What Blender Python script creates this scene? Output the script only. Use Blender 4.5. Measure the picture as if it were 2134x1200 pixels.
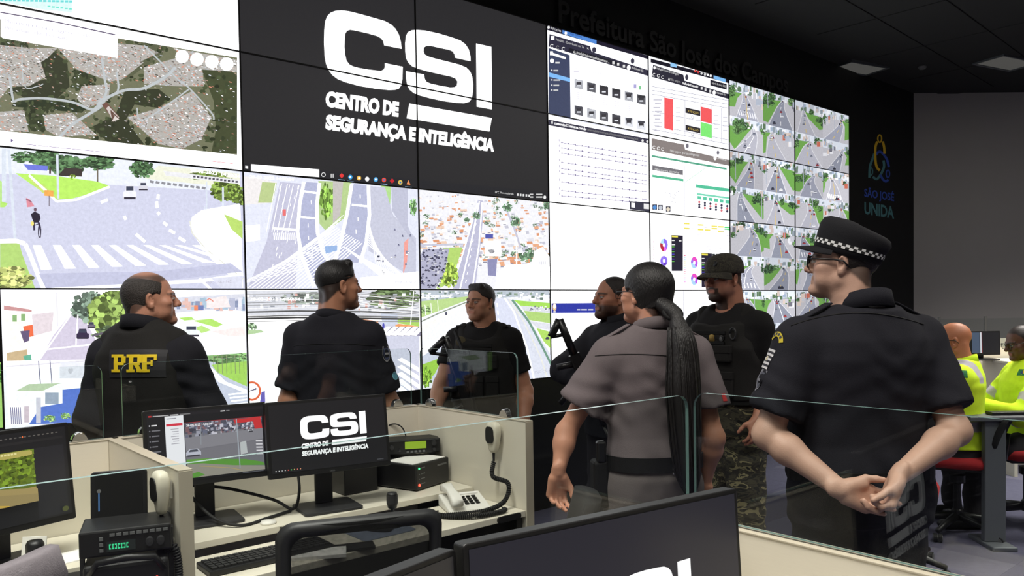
import bpy, math, random
import numpy as np
from mathutils import Vector, Matrix
from mathutils.bvhtree import BVHTree
from mathutils.geometry import tessellate_polygon

# ---------------------------------------------------------------- camera, light, exposure
S = bpy.context.scene
for o in list(bpy.data.objects):
    bpy.data.objects.remove(o)
COL = S.collection
F, CX, CY, PITCH, ROLL, HC = 1649.0, 1067.0, 688.0, math.radians(1.74), -0.0154, 1.58
cam_d = bpy.data.cameras.new('camera')
cam = bpy.data.objects.new('camera', cam_d)
COL.objects.link(cam)
cam_d.sensor_fit = 'HORIZONTAL'
cam_d.sensor_width = 36.0
cam_d.lens = F / 2134 * 36.0
cam_d.shift_y = (CY - 600) / 2134
cam_d.clip_start = 0.05
cam.matrix_world = Matrix.Translation((0, 0, HC)) @ Matrix.Rotation(math.pi / 2 - PITCH, 4, 'X') @ Matrix.Rotation(ROLL, 4, 'Z')
S.camera = cam

world = bpy.data.worlds.new('world')
S.world = world
world.use_nodes = True
bg = world.node_tree.nodes['Background']
bg.inputs[0].default_value = (0.05, 0.05, 0.055, 1)
bg.inputs[1].default_value = 0.12

vs = S.view_settings
vs.view_transform = 'Standard'
vs.look = 'None'
vs.exposure = 0.0
vs.gamma = 1.0
vs.use_curve_mapping = False

CEIL = 4.35
LAMPS = [(-2.1, 0.6, 40), (-0.9, 1.7, 43), (0.1, 0.5, 24), (2.0, 1.0, 20), (-1.2, -1.9, 34), (1.2, -1.7, 34),
         (3.6, 3.2, 34), (5.6, 4.6, 60), (4.6, 6.4, 80), (7.2, 7.4, 64)]  # all out of view; some added only to brighten the partitions and grey wall
for i, (x, y, p) in enumerate(LAMPS):
    ld = bpy.data.lights.new('ceiling_lamp', 'AREA')
    ld.shape = 'RECTANGLE'
    ld.size, ld.size_y = 1.2, 0.6
    ld.energy = p
    ld.color = (1.0, 0.955, 0.88)
    ld.spread = math.radians(108)
    lo = bpy.data.objects.new('ceiling_lamp', ld)
    lo.location = (x, y, CEIL - 0.035)
    lo.rotation_euler = (0, 0, 0.7088)
    COL.objects.link(lo)
# ---------------------------------------------------------------- projection helpers
_c, _s = math.cos(ROLL), math.sin(ROLL)
_cp, _sp = math.cos(PITCH), math.sin(PITCH)
EYE = Vector((0, 0, HC))


def ray(px, py):
    u, v = (px - CX) / F, (py - CY) / F
    u, v = _c * u + _s * v, -_s * u + _c * v
    return Vector((u, _cp - _sp * v, -_sp - _cp * v))


def aty(px, py, Y):
    r = ray(px, py)
    return EYE + r * (Y / r.y)


def atz(px, py, z):
    r = ray(px, py)
    return EYE + r * ((z - HC) / r.z)


def proj(p):
    x, y, z = p[0], p[1], p[2] - HC
    yf, zu = _cp * y - _sp * z, _sp * y + _cp * z
    u, v = x / yf, -zu / yf
    return CX + F * (_c * u - _s * v), CY + F * (_s * u + _c * v)


YAW = 0.7088                               # the screen wall and the rows of desks run this way
DV = Vector((math.cos(YAW), math.sin(YAW), 0))
NV = Vector((-math.sin(YAW), math.cos(YAW), 0))
W0 = Vector((-2.457, 3.8004, 1.7015))      # where column line 0 meets the row line at eye level
PW, PH = 1.2096, 0.6804


def wp(px, py):                            # pixel -> (along wall, height) on the screen plane
    r = ray(px, py)
    t = (W0 - EYE).dot(NV) / r.dot(NV)
    p = EYE + r * t
    return (p - W0).dot(DV), p.z


def G(n, m):                               # panel grid corner -> pixel
    p = W0 + DV * (n * PW) + Vector((0, 0, m * PH))
    return proj(p)


# ---------------------------------------------------------------- colour and materials
def lin(c):
    c = c / 255.0
    return c / 12.92 if c <= 0.04045 else ((c + 0.055) / 1.055) ** 2.4


def C(r, g=None, b=None):
    if g is None:
        g = b = r
    return (lin(r), lin(g), lin(b), 1.0)


MATS = {}


def mat(name, col, rough=0.6, metal=0.0, var=0.06, scale=8.0, bump=0.0, bscale=60.0, coat=0.0, spec=0.5, aniso=None, baniso=None):
    if name in MATS:
        return MATS[name]
    m = bpy.data.materials.new(name)
    m.use_nodes = True
    nt = m.node_tree
    p = nt.nodes['Principled BSDF']
    p.inputs['Roughness'].default_value = rough
    p.inputs['Metallic'].default_value = metal
    p.inputs['Specular IOR Level'].default_value = spec
    p.inputs['Coat Weight'].default_value = coat
    tc = nt.nodes.new('ShaderNodeTexCoord')
    if var > 0:
        n = nt.nodes.new('ShaderNodeTexNoise')
        n.inputs['Scale'].default_value = scale
        n.inputs['Detail'].default_value = 4
        if aniso:
            mp = nt.nodes.new('ShaderNodeMapping')
            mp.inputs['Scale'].default_value = aniso
            nt.links.new(tc.outputs['Object'], mp.inputs[0])
            nt.links.new(mp.outputs[0], n.inputs['Vector'])
        else:
            nt.links.new(tc.outputs['Object'], n.inputs['Vector'])
        mx = nt.nodes.new('ShaderNodeMix')
        mx.data_type = 'RGBA'
        mx.inputs['A'].default_value = [max(0, x * (1 - var)) for x in col[:3]] + [1]
        mx.inputs['B'].default_value = [min(1, x * (1 + var)) for x in col[:3]] + [1]
        nt.links.new(n.outputs['Fac'], mx.inputs['Factor'])
        nt.links.new(mx.outputs['Result'], p.inputs['Base Color'])
    else:
        p.inputs['Base Color'].default_value = col
    if bump > 0:
        n2 = nt.nodes.new('ShaderNodeTexNoise')
        n2.inputs['Scale'].default_value = bscale
        n2.inputs['Detail'].default_value = 3
        if baniso:
            mp2 = nt.nodes.new('ShaderNodeMapping')
            mp2.inputs['Scale'].default_value = baniso
            nt.links.new(tc.outputs['Object'], mp2.inputs[0])
            nt.links.new(mp2.outputs[0], n2.inputs['Vector'])
        else:
            nt.links.new(tc.outputs['Object'], n2.inputs['Vector'])
        b = nt.nodes.new('ShaderNodeBump')
        b.inputs['Strength'].default_value = bump
        b.inputs['Distance'].default_value = 0.01
        nt.links.new(n2.outputs['Fac'], b.inputs['Height'])
        nt.links.new(b.outputs[0], p.inputs['Normal'])
    MATS[name] = m
    return m


def emat(name, col, strength=1.0):
    if name in MATS:
        return MATS[name]
    m = bpy.data.materials.new(name)
    m.use_nodes = True
    p = m.node_tree.nodes['Principled BSDF']
    p.inputs['Base Color'].default_value = (0.02, 0.02, 0.02, 1)
    p.inputs['Roughness'].default_value = 0.35
    p.inputs['Emission Color'].default_value = col
    p.inputs['Emission Strength'].default_value = strength
    MATS[name] = m
    return m


def screen_mat(name, strength, rough=0.4, grain=0.0):
    """a lit display: shows the picture stored per face, under a matt panel surface"""
    m = bpy.data.materials.new(name)
    m.use_nodes = True
    nt = m.node_tree
    p = nt.nodes['Principled BSDF']
    p.inputs['Base Color'].default_value = (0.012, 0.012, 0.013, 1)
    p.inputs['Roughness'].default_value = rough
    a = nt.nodes.new('ShaderNodeAttribute')
    a.attribute_name = 'Col'
    if grain > 0:
        tc = nt.nodes.new('ShaderNodeTexCoord')
        n = nt.nodes.new('ShaderNodeTexNoise')
        n.inputs['Scale'].default_value = 55
        n.inputs['Detail'].default_value = 6
        n.inputs['Roughness'].default_value = .7
        nt.links.new(tc.outputs['Object'], n.inputs['Vector'])
        mr = nt.nodes.new('ShaderNodeMapRange')
        mr.inputs['From Min'].default_value = .3
        mr.inputs['From Max'].default_value = .7
        mr.inputs['To Min'].default_value = 1 - grain
        mr.inputs['To Max'].default_value = 1 + grain
        nt.links.new(n.outputs['Fac'], mr.inputs['Value'])
        mx = nt.nodes.new('ShaderNodeMix')
        mx.data_type = 'RGBA'
        mx.blend_type = 'MULTIPLY'
        mx.inputs['Factor'].default_value = 1
        nt.links.new(a.outputs['Color'], mx.inputs['A'])
        nt.links.new(mr.outputs[0], mx.inputs['B'])
        nt.links.new(mx.outputs['Result'], p.inputs['Emission Color'])
    else:
        nt.links.new(a.outputs['Color'], p.inputs['Emission Color'])
    p.inputs['Emission Strength'].default_value = strength
    MATS[name] = m
    return m


def attr_mat(name, rough=0.55, var=0.08, scale=40, bump=0.15, bscale=120, sss=0.0):
    m = bpy.data.materials.new(name)
    m.use_nodes = True
    nt = m.node_tree
    p = nt.nodes['Principled BSDF']
    p.inputs['Roughness'].default_value = rough
    a = nt.nodes.new('ShaderNodeAttribute')
    a.attribute_name = 'Col'
    tc = nt.nodes.new('ShaderNodeTexCoord')
    n = nt.nodes.new('ShaderNodeTexNoise')
    n.inputs['Scale'].default_value = scale
    nt.links.new(tc.outputs['Object'], n.inputs['Vector'])
    mr = nt.nodes.new('ShaderNodeMapRange')
    mr.inputs['To Min'].default_value = 1 - var
    mr.inputs['To Max'].default_value = 1 + var
    nt.links.new(n.outputs['Fac'], mr.inputs['Value'])
    mx = nt.nodes.new('ShaderNodeMix')
    mx.data_type = 'RGBA'
    mx.blend_type = 'MULTIPLY'
    mx.inputs['Factor'].default_value = 1
    nt.links.new(a.outputs['Color'], mx.inputs['A'])
    nt.links.new(mr.outputs[0], mx.inputs['B'])
    nt.links.new(mx.outputs['Result'], p.inputs['Base Color'])
    if bump:
        n2 = nt.nodes.new('ShaderNodeTexNoise')
        n2.inputs['Scale'].default_value = bscale
        nt.links.new(tc.outputs['Object'], n2.inputs['Vector'])
        b = nt.nodes.new('ShaderNodeBump')
        b.inputs['Strength'].default_value = bump
        b.inputs['Distance'].default_value = 0.004
        nt.links.new(n2.outputs['Fac'], b.inputs['Height'])
        nt.links.new(b.outputs[0], p.inputs['Normal'])
    MATS[name] = m
    return m


def glass_mat(name, tint, refl=1.0, rough=0.0):
    """thin clear pane: what lies behind shows through, and the pane mirrors by its Fresnel share"""
    m = bpy.data.materials.new(name)
    m.use_nodes = True
    nt = m.node_tree
    nt.nodes.clear()
    out = nt.nodes.new('ShaderNodeOutputMaterial')
    tr = nt.nodes.new('ShaderNodeBsdfTransparent')
    tr.inputs[0].default_value = tint
    gl = nt.nodes.new('ShaderNodeBsdfGlossy')
    gl.inputs['Roughness'].default_value = rough
    gl.inputs['Color'].default_value = (refl, refl, refl, 1)
    lw = nt.nodes.new('ShaderNodeLayerWeight')
    lw.inputs['Blend'].default_value = 0.5
    pw = nt.nodes.new('ShaderNodeMath')
    pw.operation = 'POWER'
    pw.inputs[1].default_value = 5
    nt.links.new(lw.outputs['Facing'], pw.inputs[0])
    fr = nt.nodes.new('ShaderNodeMapRange')
    fr.inputs['To Min'].default_value = 0.022
    fr.inputs['To Max'].default_value = 1.0
    nt.links.new(pw.outputs[0], fr.inputs['Value'])
    mx = nt.nodes.new('ShaderNodeMixShader')
    nt.links.new(fr.outputs[0], mx.inputs[0])
    nt.links.new(tr.outputs[0], mx.inputs[1])
    nt.links.new(gl.outputs[0], mx.inputs[2])
    nt.links.new(mx.outputs[0], out.inputs[0])
    MATS[name] = m
    return m


# ---------------------------------------------------------------- mesh builder
class MB:
    def __init__(self):
        self.v, self.f = [], []

    def add(self, vs_, fs):
        b = len(self.v)
        self.v += [tuple(x) for x in vs_]
        self.f += [tuple(i + b for i in f) for f in fs]
        return self

    def box(self, lo, hi, M=None):
        x0, y0, z0 = lo
        x1, y1, z1 = hi
        vs_ = [Vector(p) for p in ((x0, y0, z0), (x1, y0, z0), (x1, y1, z0), (x0, y1, z0), (x0, y0, z1), (x1, y0, z1), (x1, y1, z1), (x0, y1, z1))]
        if M:
            vs_ = [M @ p for p in vs_]
        return self.add(vs_, [(0, 3, 2, 1), (4, 5, 6, 7), (0, 1, 5, 4), (1, 2, 6, 5), (2, 3, 7, 6), (3, 0, 4, 7)])

    def prism(self, pts, h0, h1, M=None):
        """polygon pts in local xy pulled from z=h0 to z=h1"""
        n = len(pts)
        vs_ = [Vector((p[0], p[1], h0)) for p in pts] + [Vector((p[0], p[1], h1)) for p in pts]
        if M:
            vs_ = [M @ p for p in vs_]
        fs = [tuple(range(n - 1, -1, -1)), tuple(range(n, 2 * n))]
        fs += [(i, (i + 1) % n, n + (i + 1) % n, n + i) for i in range(n)]
        return self.add(vs_, fs)

    def loft(self, rings, cap=True):
        n = len(rings[0])
        vs_, fs = [], []
        for r in rings:
            vs_ += list(r)
        for k in range(len(rings) - 1):
            for i in range(n):
                j = (i + 1) % n
                fs.append((k * n + i, k * n + j, (k + 1) * n + j, (k + 1) * n + i))
        if cap:
            fs.append(tuple(range(n - 1, -1, -1)))
            b = (len(rings) - 1) * n
            fs.append(tuple(range(b, b + n)))
        return self.add(vs_, fs)

    def tube(self, pts, r, n=8, cap=True):
        pts = [Vector(p) for p in pts]
        rs = r if isinstance(r, (list, tuple)) else [r] * len(pts)
        rings = []
        up = Vector((0, 0, 1))
        prev = None
        for i, p in enumerate(pts):
            t = (pts[min(i + 1, len(pts) - 1)] - pts[max(i - 1, 0)]).normalized()
            if prev is None:
                a = t.cross(up if abs(t.z) < 0.9 else Vector((1, 0, 0))).normalized()
            else:
                a = (prev - t * prev.dot(t)).normalized()
            prev = a
            b = t.cross(a)
            rings.append([p + (a * math.cos(2 * math.pi * k / n) + b * math.sin(2 * math.pi * k / n)) * rs[i] for k in range(n)])
        return self.loft(rings, cap)

    def lathe(self, prof, n=16, M=None):
        rings = []
        for r, z in prof:
            rg = [Vector((r * math.cos(2 * math.pi * k / n), r * math.sin(2 * math.pi * k / n), z)) for k in range(n)]
            rings.append([M @ p for p in rg] if M else rg)
        return self.loft(rings, True)

    def build(self, name, material, parent=None, bevel=0.0, smooth=False, subsurf=0):
        me = bpy.data.meshes.new(name)
        me.from_pydata([tuple(p) for p in self.v], [], self.f)
        me.update()
        return link(name, me, material, parent, bevel, smooth, subsurf)


def link(name, me, material, parent=None, bevel=0.0, smooth=False, subsurf=0):
    o = bpy.data.objects.new(name, me)
    COL.objects.link(o)
    if material and not me.materials:
        me.materials.append(MATS[material] if isinstance(material, str) else material)
    if parent:
        o.parent = parent
    if smooth:
        me.polygons.foreach_set('use_smooth', [True] * len(me.polygons))
    if bevel > 0:
        b = o.modifiers.new('bevel', 'BEVEL')
        b.width = bevel
        b.segments = 2
        b.limit_method = 'ANGLE'
    if subsurf:
        s = o.modifiers.new('sub', 'SUBSURF')
        s.levels = s.render_levels = subsurf
    return o


def tag(o, label, cat, group=None):
    o['label'] = label
    o['category'] = cat
    if group:
        o['group'] = group
    return o


def thing(name, label, cat, loc=(0, 0, 0), rz=0.0, group=None):
    o = bpy.data.objects.new(name, None)
    o.empty_display_size = 0.05
    COL.objects.link(o)
    o.location = loc
    o.rotation_euler = (0, 0, rz)
    return tag(o, label, cat, group)


def struct(o):
    o['kind'] = 'structure'
    return o


def copy_tree(o, parent=None):
    c = o.copy()
    COL.objects.link(c)
    c.parent = parent
    for ch in list(o.children):
        copy_tree(ch, c)
    return c


def catmull(pts, n=8, closed=False):
    pts = [Vector(p) for p in pts]
    out = []
    m = len(pts)
    for i in range(m if closed else m - 1):
        if closed:
            p0, p1, p2, p3 = pts[(i - 1) % m], pts[i], pts[(i + 1) % m], pts[(i + 2) % m]
        else:
            p0, p1, p2, p3 = pts[max(i - 1, 0)], pts[i], pts[i + 1], pts[min(i + 2, m - 1)]
        for k in range(n):
            t = k / n
            out.append(0.5 * ((2 * p1) + (p2 - p0) * t + (2 * p0 - 5 * p1 + 4 * p2 - p3) * t * t + (3 * p1 - p0 - 3 * p2 + p3) * t ** 3))
    if not closed:
        out.append(pts[-1])
    return out


def rrect(x0, y0, x1, y1, r, n=5):
    pts = []
    for cx, cy, a0 in ((x1 - r, y1 - r, 0), (x0 + r, y1 - r, 90), (x0 + r, y0 + r, 180), (x1 - r, y0 + r, 270)):
        for k in range(n + 1):
            a = math.radians(a0 + 90 * k / n)
            pts.append((cx + r * math.cos(a), cy + r * math.sin(a)))
    return pts


# ---------------------------------------------------------------- lettering
_tcache = {}


def text_tris(s, bold=0.0):
    key = (s, bold)
    if key in _tcache:
        return _tcache[key]
    cu = bpy.data.curves.new('t', 'FONT')
    cu.body = s
    cu.offset = bold
    cu.resolution_u = 3
    o = bpy.data.objects.new('t', cu)
    COL.objects.link(o)
    dg = bpy.context.evaluated_depsgraph_get()
    me = o.evaluated_get(dg).to_mesh()
    v = [(p.co.x, p.co.y) for p in me.vertices]
    f = [tuple(p.vertices) for p in me.polygons]
    o.evaluated_get(dg).to_mesh_clear()
    bpy.data.objects.remove(o)
    bpy.data.curves.remove(cu)
    _tcache[key] = (v, f)
    return v, f


class Canvas:
    """flat picture on a display, drawn as coloured faces; coordinates run through self.map"""

    def __init__(self, fmap, gain=1.0, boost=0.0):
        self.map, self.gain, self.boost = fmap, gain, boost
        self.v, self.f, self.c, self.o = [], [], [], 0.0006
        self.clip = None
        self.step = 1.5e-5

    def _col(self, c):
        r, g, b = [lin(max(0, min(255, x))) for x in (c if isinstance(c, (tuple, list)) else (c, c, c))]
        k = self.gain * (1 + self.boost * min(r, g, b) ** 14)
        return (r * k, g * k, b * k, 1.0)

    def _emit(self, pts, faces, col):
        b = len(self.v)
        for p in pts:
            s, z = self.map(p[0], p[1])
            self.v.append((s, -self.o, z))
        for f in faces:
            self.f.append(tuple(i + b for i in f))
            self.c.append(self._col(col))
        self.o = min(self.o + self.step, 0.0082)

    def _clip(self, pts):
        q = self.clip
        n = len(q)
        ar = sum(q[i][0] * q[(i + 1) % n][1] - q[(i + 1) % n][0] * q[i][1] for i in range(n))
        sg = 1 if ar > 0 else -1
        for i in range(n):
            ax, ay = q[i]
            bx, by = q[(i + 1) % n]
            d = [sg * ((bx - ax) * (p[1] - ay) - (by - ay) * (p[0] - ax)) for p in pts]
            out = []
            for k in range(len(pts)):
                a, b = pts[k - 1], pts[k]
                da, db = d[k - 1], d[k]
                if (da >= 0) != (db >= 0):
                    t = da / (da - db)
                    out.append((a[0] + t * (b[0] - a[0]), a[1] + t * (b[1] - a[1])))
                if db >= 0:
                    out.append(b)
            pts = out
            if len(pts) < 3:
                return []
        return pts

    def poly(self, pts, col):
        pts = [(p[0], p[1]) for p in pts]
        if self.clip:
            pts = self._clip(pts)
        if len(pts) >= 3:
            self._emit(pts, [tuple(range(len(pts)))], col)

    def rect(self, x0, y0, x1, y1, col):
        self.poly([(x0, y0), (x1, y0), (x1, y1), (x0, y1)], col)

    def line(self, pts, w, col):
        for a, b in zip(pts[:-1], pts[1:]):
            dx, dy = b[0] - a[0], b[1] - a[1]
            L = math.hypot(dx, dy) or 1
            nx, ny = -dy / L * w / 2, dx / L * w / 2
            self.poly([(a[0] + nx, a[1] + ny), (b[0] + nx, b[1] + ny), (b[0] - nx, b[1] - ny), (a[0] - nx, a[1] - ny)], col)

    def oval(self, x, y, rx, ry, col, n=12):
        self.poly([(x + rx * math.cos(2 * math.pi * k / n), y + ry * math.sin(2 * math.pi * k / n)) for k in range(n)], col)

    def ring(self, x, y, rx, ry, w, col, a0=0, a1=360, n=20):
        p = [(x + rx * math.cos(math.radians(a0 + (a1 - a0) * k / n)), y + ry * math.sin(math.radians(a0 + (a1 - a0) * k / n))) for k in range(n + 1)]
        self.line(p, w, col)

    def tree(self, x, y, rx, ry, base, rnd, n=40):
        keep, self.step = self.step, 2e-6
        for k in range(n * 3):
            a, r = rnd.uniform(0, 6.283), math.sqrt(rnd.random())
            f = rnd.uniform(0.5, 1.4)
            s = rnd.uniform(0.06, 0.2) if k > n // 2 else rnd.uniform(.2, .34)
            if k <= n // 2:
                f = rnd.uniform(.55, .8)
                r *= .75
            self.oval(x + rx * r * math.cos(a), y + ry * r * math.sin(a), rx * s, ry * s, [c * f for c in base], 6)
        self.step = keep
        self.o += keep

    def text(self, s, x, y, x1, y1, h, col, bold=0.0, shear=0.0):
        """baseline from (x,y) to (x1,y1); h = letter height in the same units (y down)"""
        v, f = text_tris(s, bold)
        if not v:
            return
        w = max(p[0] for p in v) or 1
        hh = 0.70
        pts = [(x + (x1 - x) * (p[0] + shear * p[1]) / w, y + (y1 - y) * p[0] / w - h * p[1] / hh) for p in v]
        self._emit(pts, f, col)

    def build(self, name, material, parent=None):
        me = bpy.data.meshes.new(name)
        me.from_pydata(self.v, [], self.f)
        at = me.color_attributes.new('Col', 'FLOAT_COLOR', 'CORNER')
        arr = np.repeat(np.array(self.c, dtype=np.float32), [len(f) for f in self.f], axis=0)
        at.data.foreach_set('color', arr.ravel())
        me.update()
        return link(name, me, material, parent)
# ---------------------------------------------------------------- materials
mat('black_wall', C(20), 0.75, var=0.15, bump=0.05)
mat('grey_wall', C(176, 173, 170), 0.85, var=0.03, scale=3, bump=0.05, bscale=200)
mat('dark_ceiling', C(36), 0.9, var=0.1, bump=0.1, bscale=150)
mat('carpet', C(84, 82, 104), 0.95, var=0.22, scale=26, bump=0.5, bscale=320)
mat('carpet_b', C(100, 97, 116), 0.95, var=0.22, scale=26, bump=0.5, bscale=320)
mat('carpet_c', C(72, 70, 92), 0.95, var=0.22, scale=26, bump=0.5, bscale=320)
mat('laminate', C(214, 208, 192), 0.55, var=0.03, scale=30, aniso=(1, 1, 12))
mat('laminate_top', C(218, 212, 196), 0.45, var=0.03, scale=30)
mat('edge_band', C(176, 168, 150), 0.5, var=0.03)
mat('panel_black', C(13), 0.45, var=0.05)
mat('bezel_black', C(9), 0.4, var=0.05)
mat('plastic_black', C(20, 20, 21), 0.45, var=0.08, bump=0.03)
mat('plastic_dark', C(38, 38, 40), 0.5, var=0.08, bump=0.03)
mat('plastic_gray', C(96, 97, 98), 0.5, var=0.06)
mat('plastic_white', C(225, 223, 216), 0.4, var=0.03)
mat('cream_plastic', C(205, 200, 182), 0.45, var=0.03)
mat('chrome', C(205), 0.18, metal=1.0, var=0.03)
mat('steel_gray', C(104, 108, 112), 0.5, metal=0.3, var=0.05)
mat('red_fabric', C(170, 34, 40), 0.9, var=0.12, scale=60, bump=0.2, bscale=400)
mat('black_fabric', C(24, 24, 26), 0.95, var=0.15, scale=60, bump=0.25, bscale=400)
mat('grey_fabric', C(122, 114, 120), 0.95, var=0.18, scale=60, bump=0.3, bscale=300)
mat('paper', C(238, 236, 232), 0.8, var=0.02)
mat('rubber', C(16), 0.7, var=0.1)
glass_mat('glass', (0.93, 0.955, 0.945, 1))
mat('glass_edge', C(96, 124, 120), 0.25, var=0.05)
emat('led_red', (1.0, 0.06, 0.03, 1), 4)
emat('led_green', (0.05, 1.0, 0.25, 1), 3)
emat('lcd_green', (0.36, 0.55, 0.02, 1), 0.75)
emat('lamp_unlit_glow', (0.9, 0.88, 0.82, 1), 0.07)  # unlit panels: faint emission stands in for light caught by the lens
emat('lamp_lit', (1.0, 0.955, 0.88, 1), 6)
screen_mat('wall_screen', 1.0, 0.38, 0.10)
screen_mat('wall_letters', 1.0, 0.38)
screen_mat('desk_screen', 1.0, 0.28)
attr_mat('print', 0.7, 0.04, 60, 0.05)


def wl(s, y, z):                      # wall frame -> world
    return W0.xy.to_3d() + DV * s + NV * y + Vector((0, 0, z))


WBASE = Vector((W0.x, W0.y, 0))
# ---------------------------------------------------------------- the room
s_end = (Vector((5.497, 10.62, 0)) - WBASE).dot(DV)          # where the black wall ends
wb = MB().box((-6.0, 0.10, 0), (s_end, 0.35, CEIL))
o = wb.build('wall_front', 'black_wall')
o.location = WBASE
o.rotation_euler = (0, 0, YAW)
struct(o)
e = WBASE + DV * s_end + NV * 0.10
g = MB().box((0, 0, 0), (7.0, 0.2, CEIL))
o = g.build('wall_right', 'grey_wall')
o.location = e
o.rotation_euler = (0, 0, math.radians(1.5))
struct(o)
o = MB().box((-9, -7, -0.1), (14, 13, 0)).build('floor', 'carpet')
struct(o)
floor = o
# carpet tiles that can be told apart on the open floor to the right
tile = [MB().box((-0.2495, -0.2495, 0), (0.2495, 0.2495, 0.003)).build('carpet_tile', m, floor) for m in ('carpet', 'carpet_b', 'carpet_c')]
rnd = random.Random(5)
first = [True] * 3
for i in range(-2, 9):
    for j in range(-2, 9):
        p = Vector((3.0, 5.0, 0)) + DV * (i - 3) * 0.5 + NV * (j - 4) * 0.5
        q = proj((p.x, p.y, 0))
        if not (1500 < q[0] < 2300 and q[1] < 1290 and q[1] > 850):
            continue
        k = rnd.choice((0, 0, 1, 2))
        t = tile[k] if first[k] else tile[k].copy()
        if not first[k]:
            COL.objects.link(t)
        first[k] = False
        t.parent = floor
        t.location = (p.x, p.y, 0)
        t.rotation_euler = (0, 0, YAW)
o = MB().box((-9, -7, CEIL), (14, 13, CEIL + 0.1)).build('ceiling', 'dark_ceiling')
struct(o)
ceil = o
# ceiling tiles, 0.625 m, set in a dark grid over the far right where they show
cgx = Vector((math.cos(YAW + 0.05), math.sin(YAW + 0.05), 0))
cgy = Vector((-cgx.y, cgx.x, 0))
ct = MB().box((-0.615, -0.305, -0.012), (0.615, 0.305, 0)).build('ceiling_tile', 'dark_ceiling', ceil, bevel=0.004)
used = False
for i in range(0, 12):
    for j in range(-14, 7):
        p = Vector((2.0, 5.0, CEIL)) + cgx * (i - 2) * 1.25 + cgy * j * 0.625
        q = proj(p)
        if p.y < 3.5 or not (1250 < q[0] < 2300 and -60 < q[1] < 230) or (p - WBASE).dot(NV) > -0.4 or p.y > 10.3:
            continue
        t = ct.copy() if used else ct
        if used:
            COL.objects.link(t)
        used = True
        t.parent = ceil
        t.location = p
        t.rotation_euler = (0, 0, YAW + 0.05)


def lamp_fixture(p, rz, lit, label, group, sc=1.0):
    t = thing('ceiling_light', label, 'light', p, rz, group)
    t.scale = (sc, sc, 1)
    MB().box((-0.64, -0.34, -0.03), (0.64, -0.3, 0)).box((-0.64, 0.3, -0.03), (0.64, 0.34, 0)).box((-0.64, -0.3, -0.03), (-0.6, 0.3, 0)).box((0.6, -0.3, -0.03), (0.64, 0.3, 0)).build('frame', 'steel_gray', t)
    MB().box((-0.6, -0.3, -0.018), (0.6, 0.3, -0.006)).build('diffuser', 'lamp_lit' if lit else 'lamp_unlit_glow', t)
    return t


for x, y, p in LAMPS:
    lamp_fixture((x, y, CEIL), YAW, True, 'unseen lit rectangular ceiling light panel above the rows of desks', 'lit ceiling lights over the desks')
a, b = atz(2098, 128, CEIL), atz(1790, 139, CEIL)
lamp_fixture(a, YAW - 0.25, False, 'unlit rectangular ceiling light panel at the far right, nearer the frame edge', None, 0.55)
lamp_fixture(b, YAW - 0.25, False, 'unlit ceiling light panel above the black wall end', None, 0.5)
# round black loudspeaker-like detector on the ceiling
d = thing('smoke_detector', 'tiny round ceiling detector between the two ceiling lights', 'detector', atz(1922, 137, CEIL))
MB().lathe([(0.05, 0), (0.05, -0.02), (0.03, -0.04), (0.0, -0.045)]).build('housing', 'plastic_gray', d, smooth=True)

# raised dark lettering over the screens
sx0, sz0 = wp(1175, 28)
sx1, sz1 = wp(1655, 178)
sign = thing('wall_sign', 'dark raised lettering on the black wall above the screens', 'sign', WBASE, YAW)
words = 'Prefeitura São José dos Campos'
v_, f_ = text_tris(words, 0.02)
mat('sign_black', C(50), 0.35, var=0.1)
tw = max(p[0] for p in v_)
sc = (sx1 - sx0) / tw
xcur = 0
cu = bpy.data.curves.new('lettering', 'FONT')
cu.body = words
cu.offset = 0.02
cu.extrude = 0.06
ob = bpy.data.objects.new('lettering', cu)
COL.objects.link(ob)
me = bpy.data.meshes.new_from_object(ob.evaluated_get(bpy.context.evaluated_depsgraph_get()))
bpy.data.objects.remove(ob)
for v in me.vertices:
    x, y, z = v.co
    v.co = (sx0 + x * sc, 0.085 - z * sc * 0.9, 3.83 + y * sc * 0.95)
link('lettering', me, 'sign_black', sign)

# ---------------------------------------------------------------- crest and slogan on the black wall
slog = thing('wall_emblem', 'interlaced yellow, blue and green emblem with slogan on the black wall', 'sign', WBASE, YAW)
cv = Canvas(wp)
cv.o = 0.002


def band(pts, w, col):
    p = catmull([(a, b, 0) for a, b in pts], 6)
    cv.line([(q.x, q.y) for q in p], w, col)


Yl, Bl, Gn = (250, 206, 50), (64, 96, 205), (92, 150, 156)
band([(1828, 368), (1829, 345), (1834, 330), (1838, 318)], 5, Gn)
cv.ring(1831, 355, 3.6, 8, 2.6, Gn)
band([(1835, 366), (1843, 371), (1852, 360), (1858, 345), (1857, 332)], 5, Gn)
band([(1842, 320), (1848, 313), (1856, 318), (1864, 330), (1868, 346)], 5, Bl)
cv.ring(1866, 360, 3.6, 8, 2.6, Bl)
band([(1850, 362), (1856, 372), (1862, 376), (1867, 372)], 5, Bl)
cv.ring(1849, 286, 4, 8, 3, Yl)
band([(1844, 292), (1840, 305), (1840, 330), (1843, 346), (1849, 353)], 5, Yl)
band([(1855, 292), (1858, 304), (1859, 318)], 5, Yl)
ob = cv.build('emblem_print', 'print', slog)
ob['kind'] = 'stuff'
for v in ob.data.vertices:
    v.co.y += 0.098
cv = Canvas(wp)
cv.o = 0.002
cv.text('SÃO JOSÉ', 1817, 407, 1879, 417, 16, Bl, 0.025)
cv.text('UNIDA', 1817, 443, 1879, 453, 24, Gn, 0.03)
ob = cv.build('slogan_print', 'print', slog)
for v in ob.data.vertices:
    v.co.y += 0.098
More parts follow.
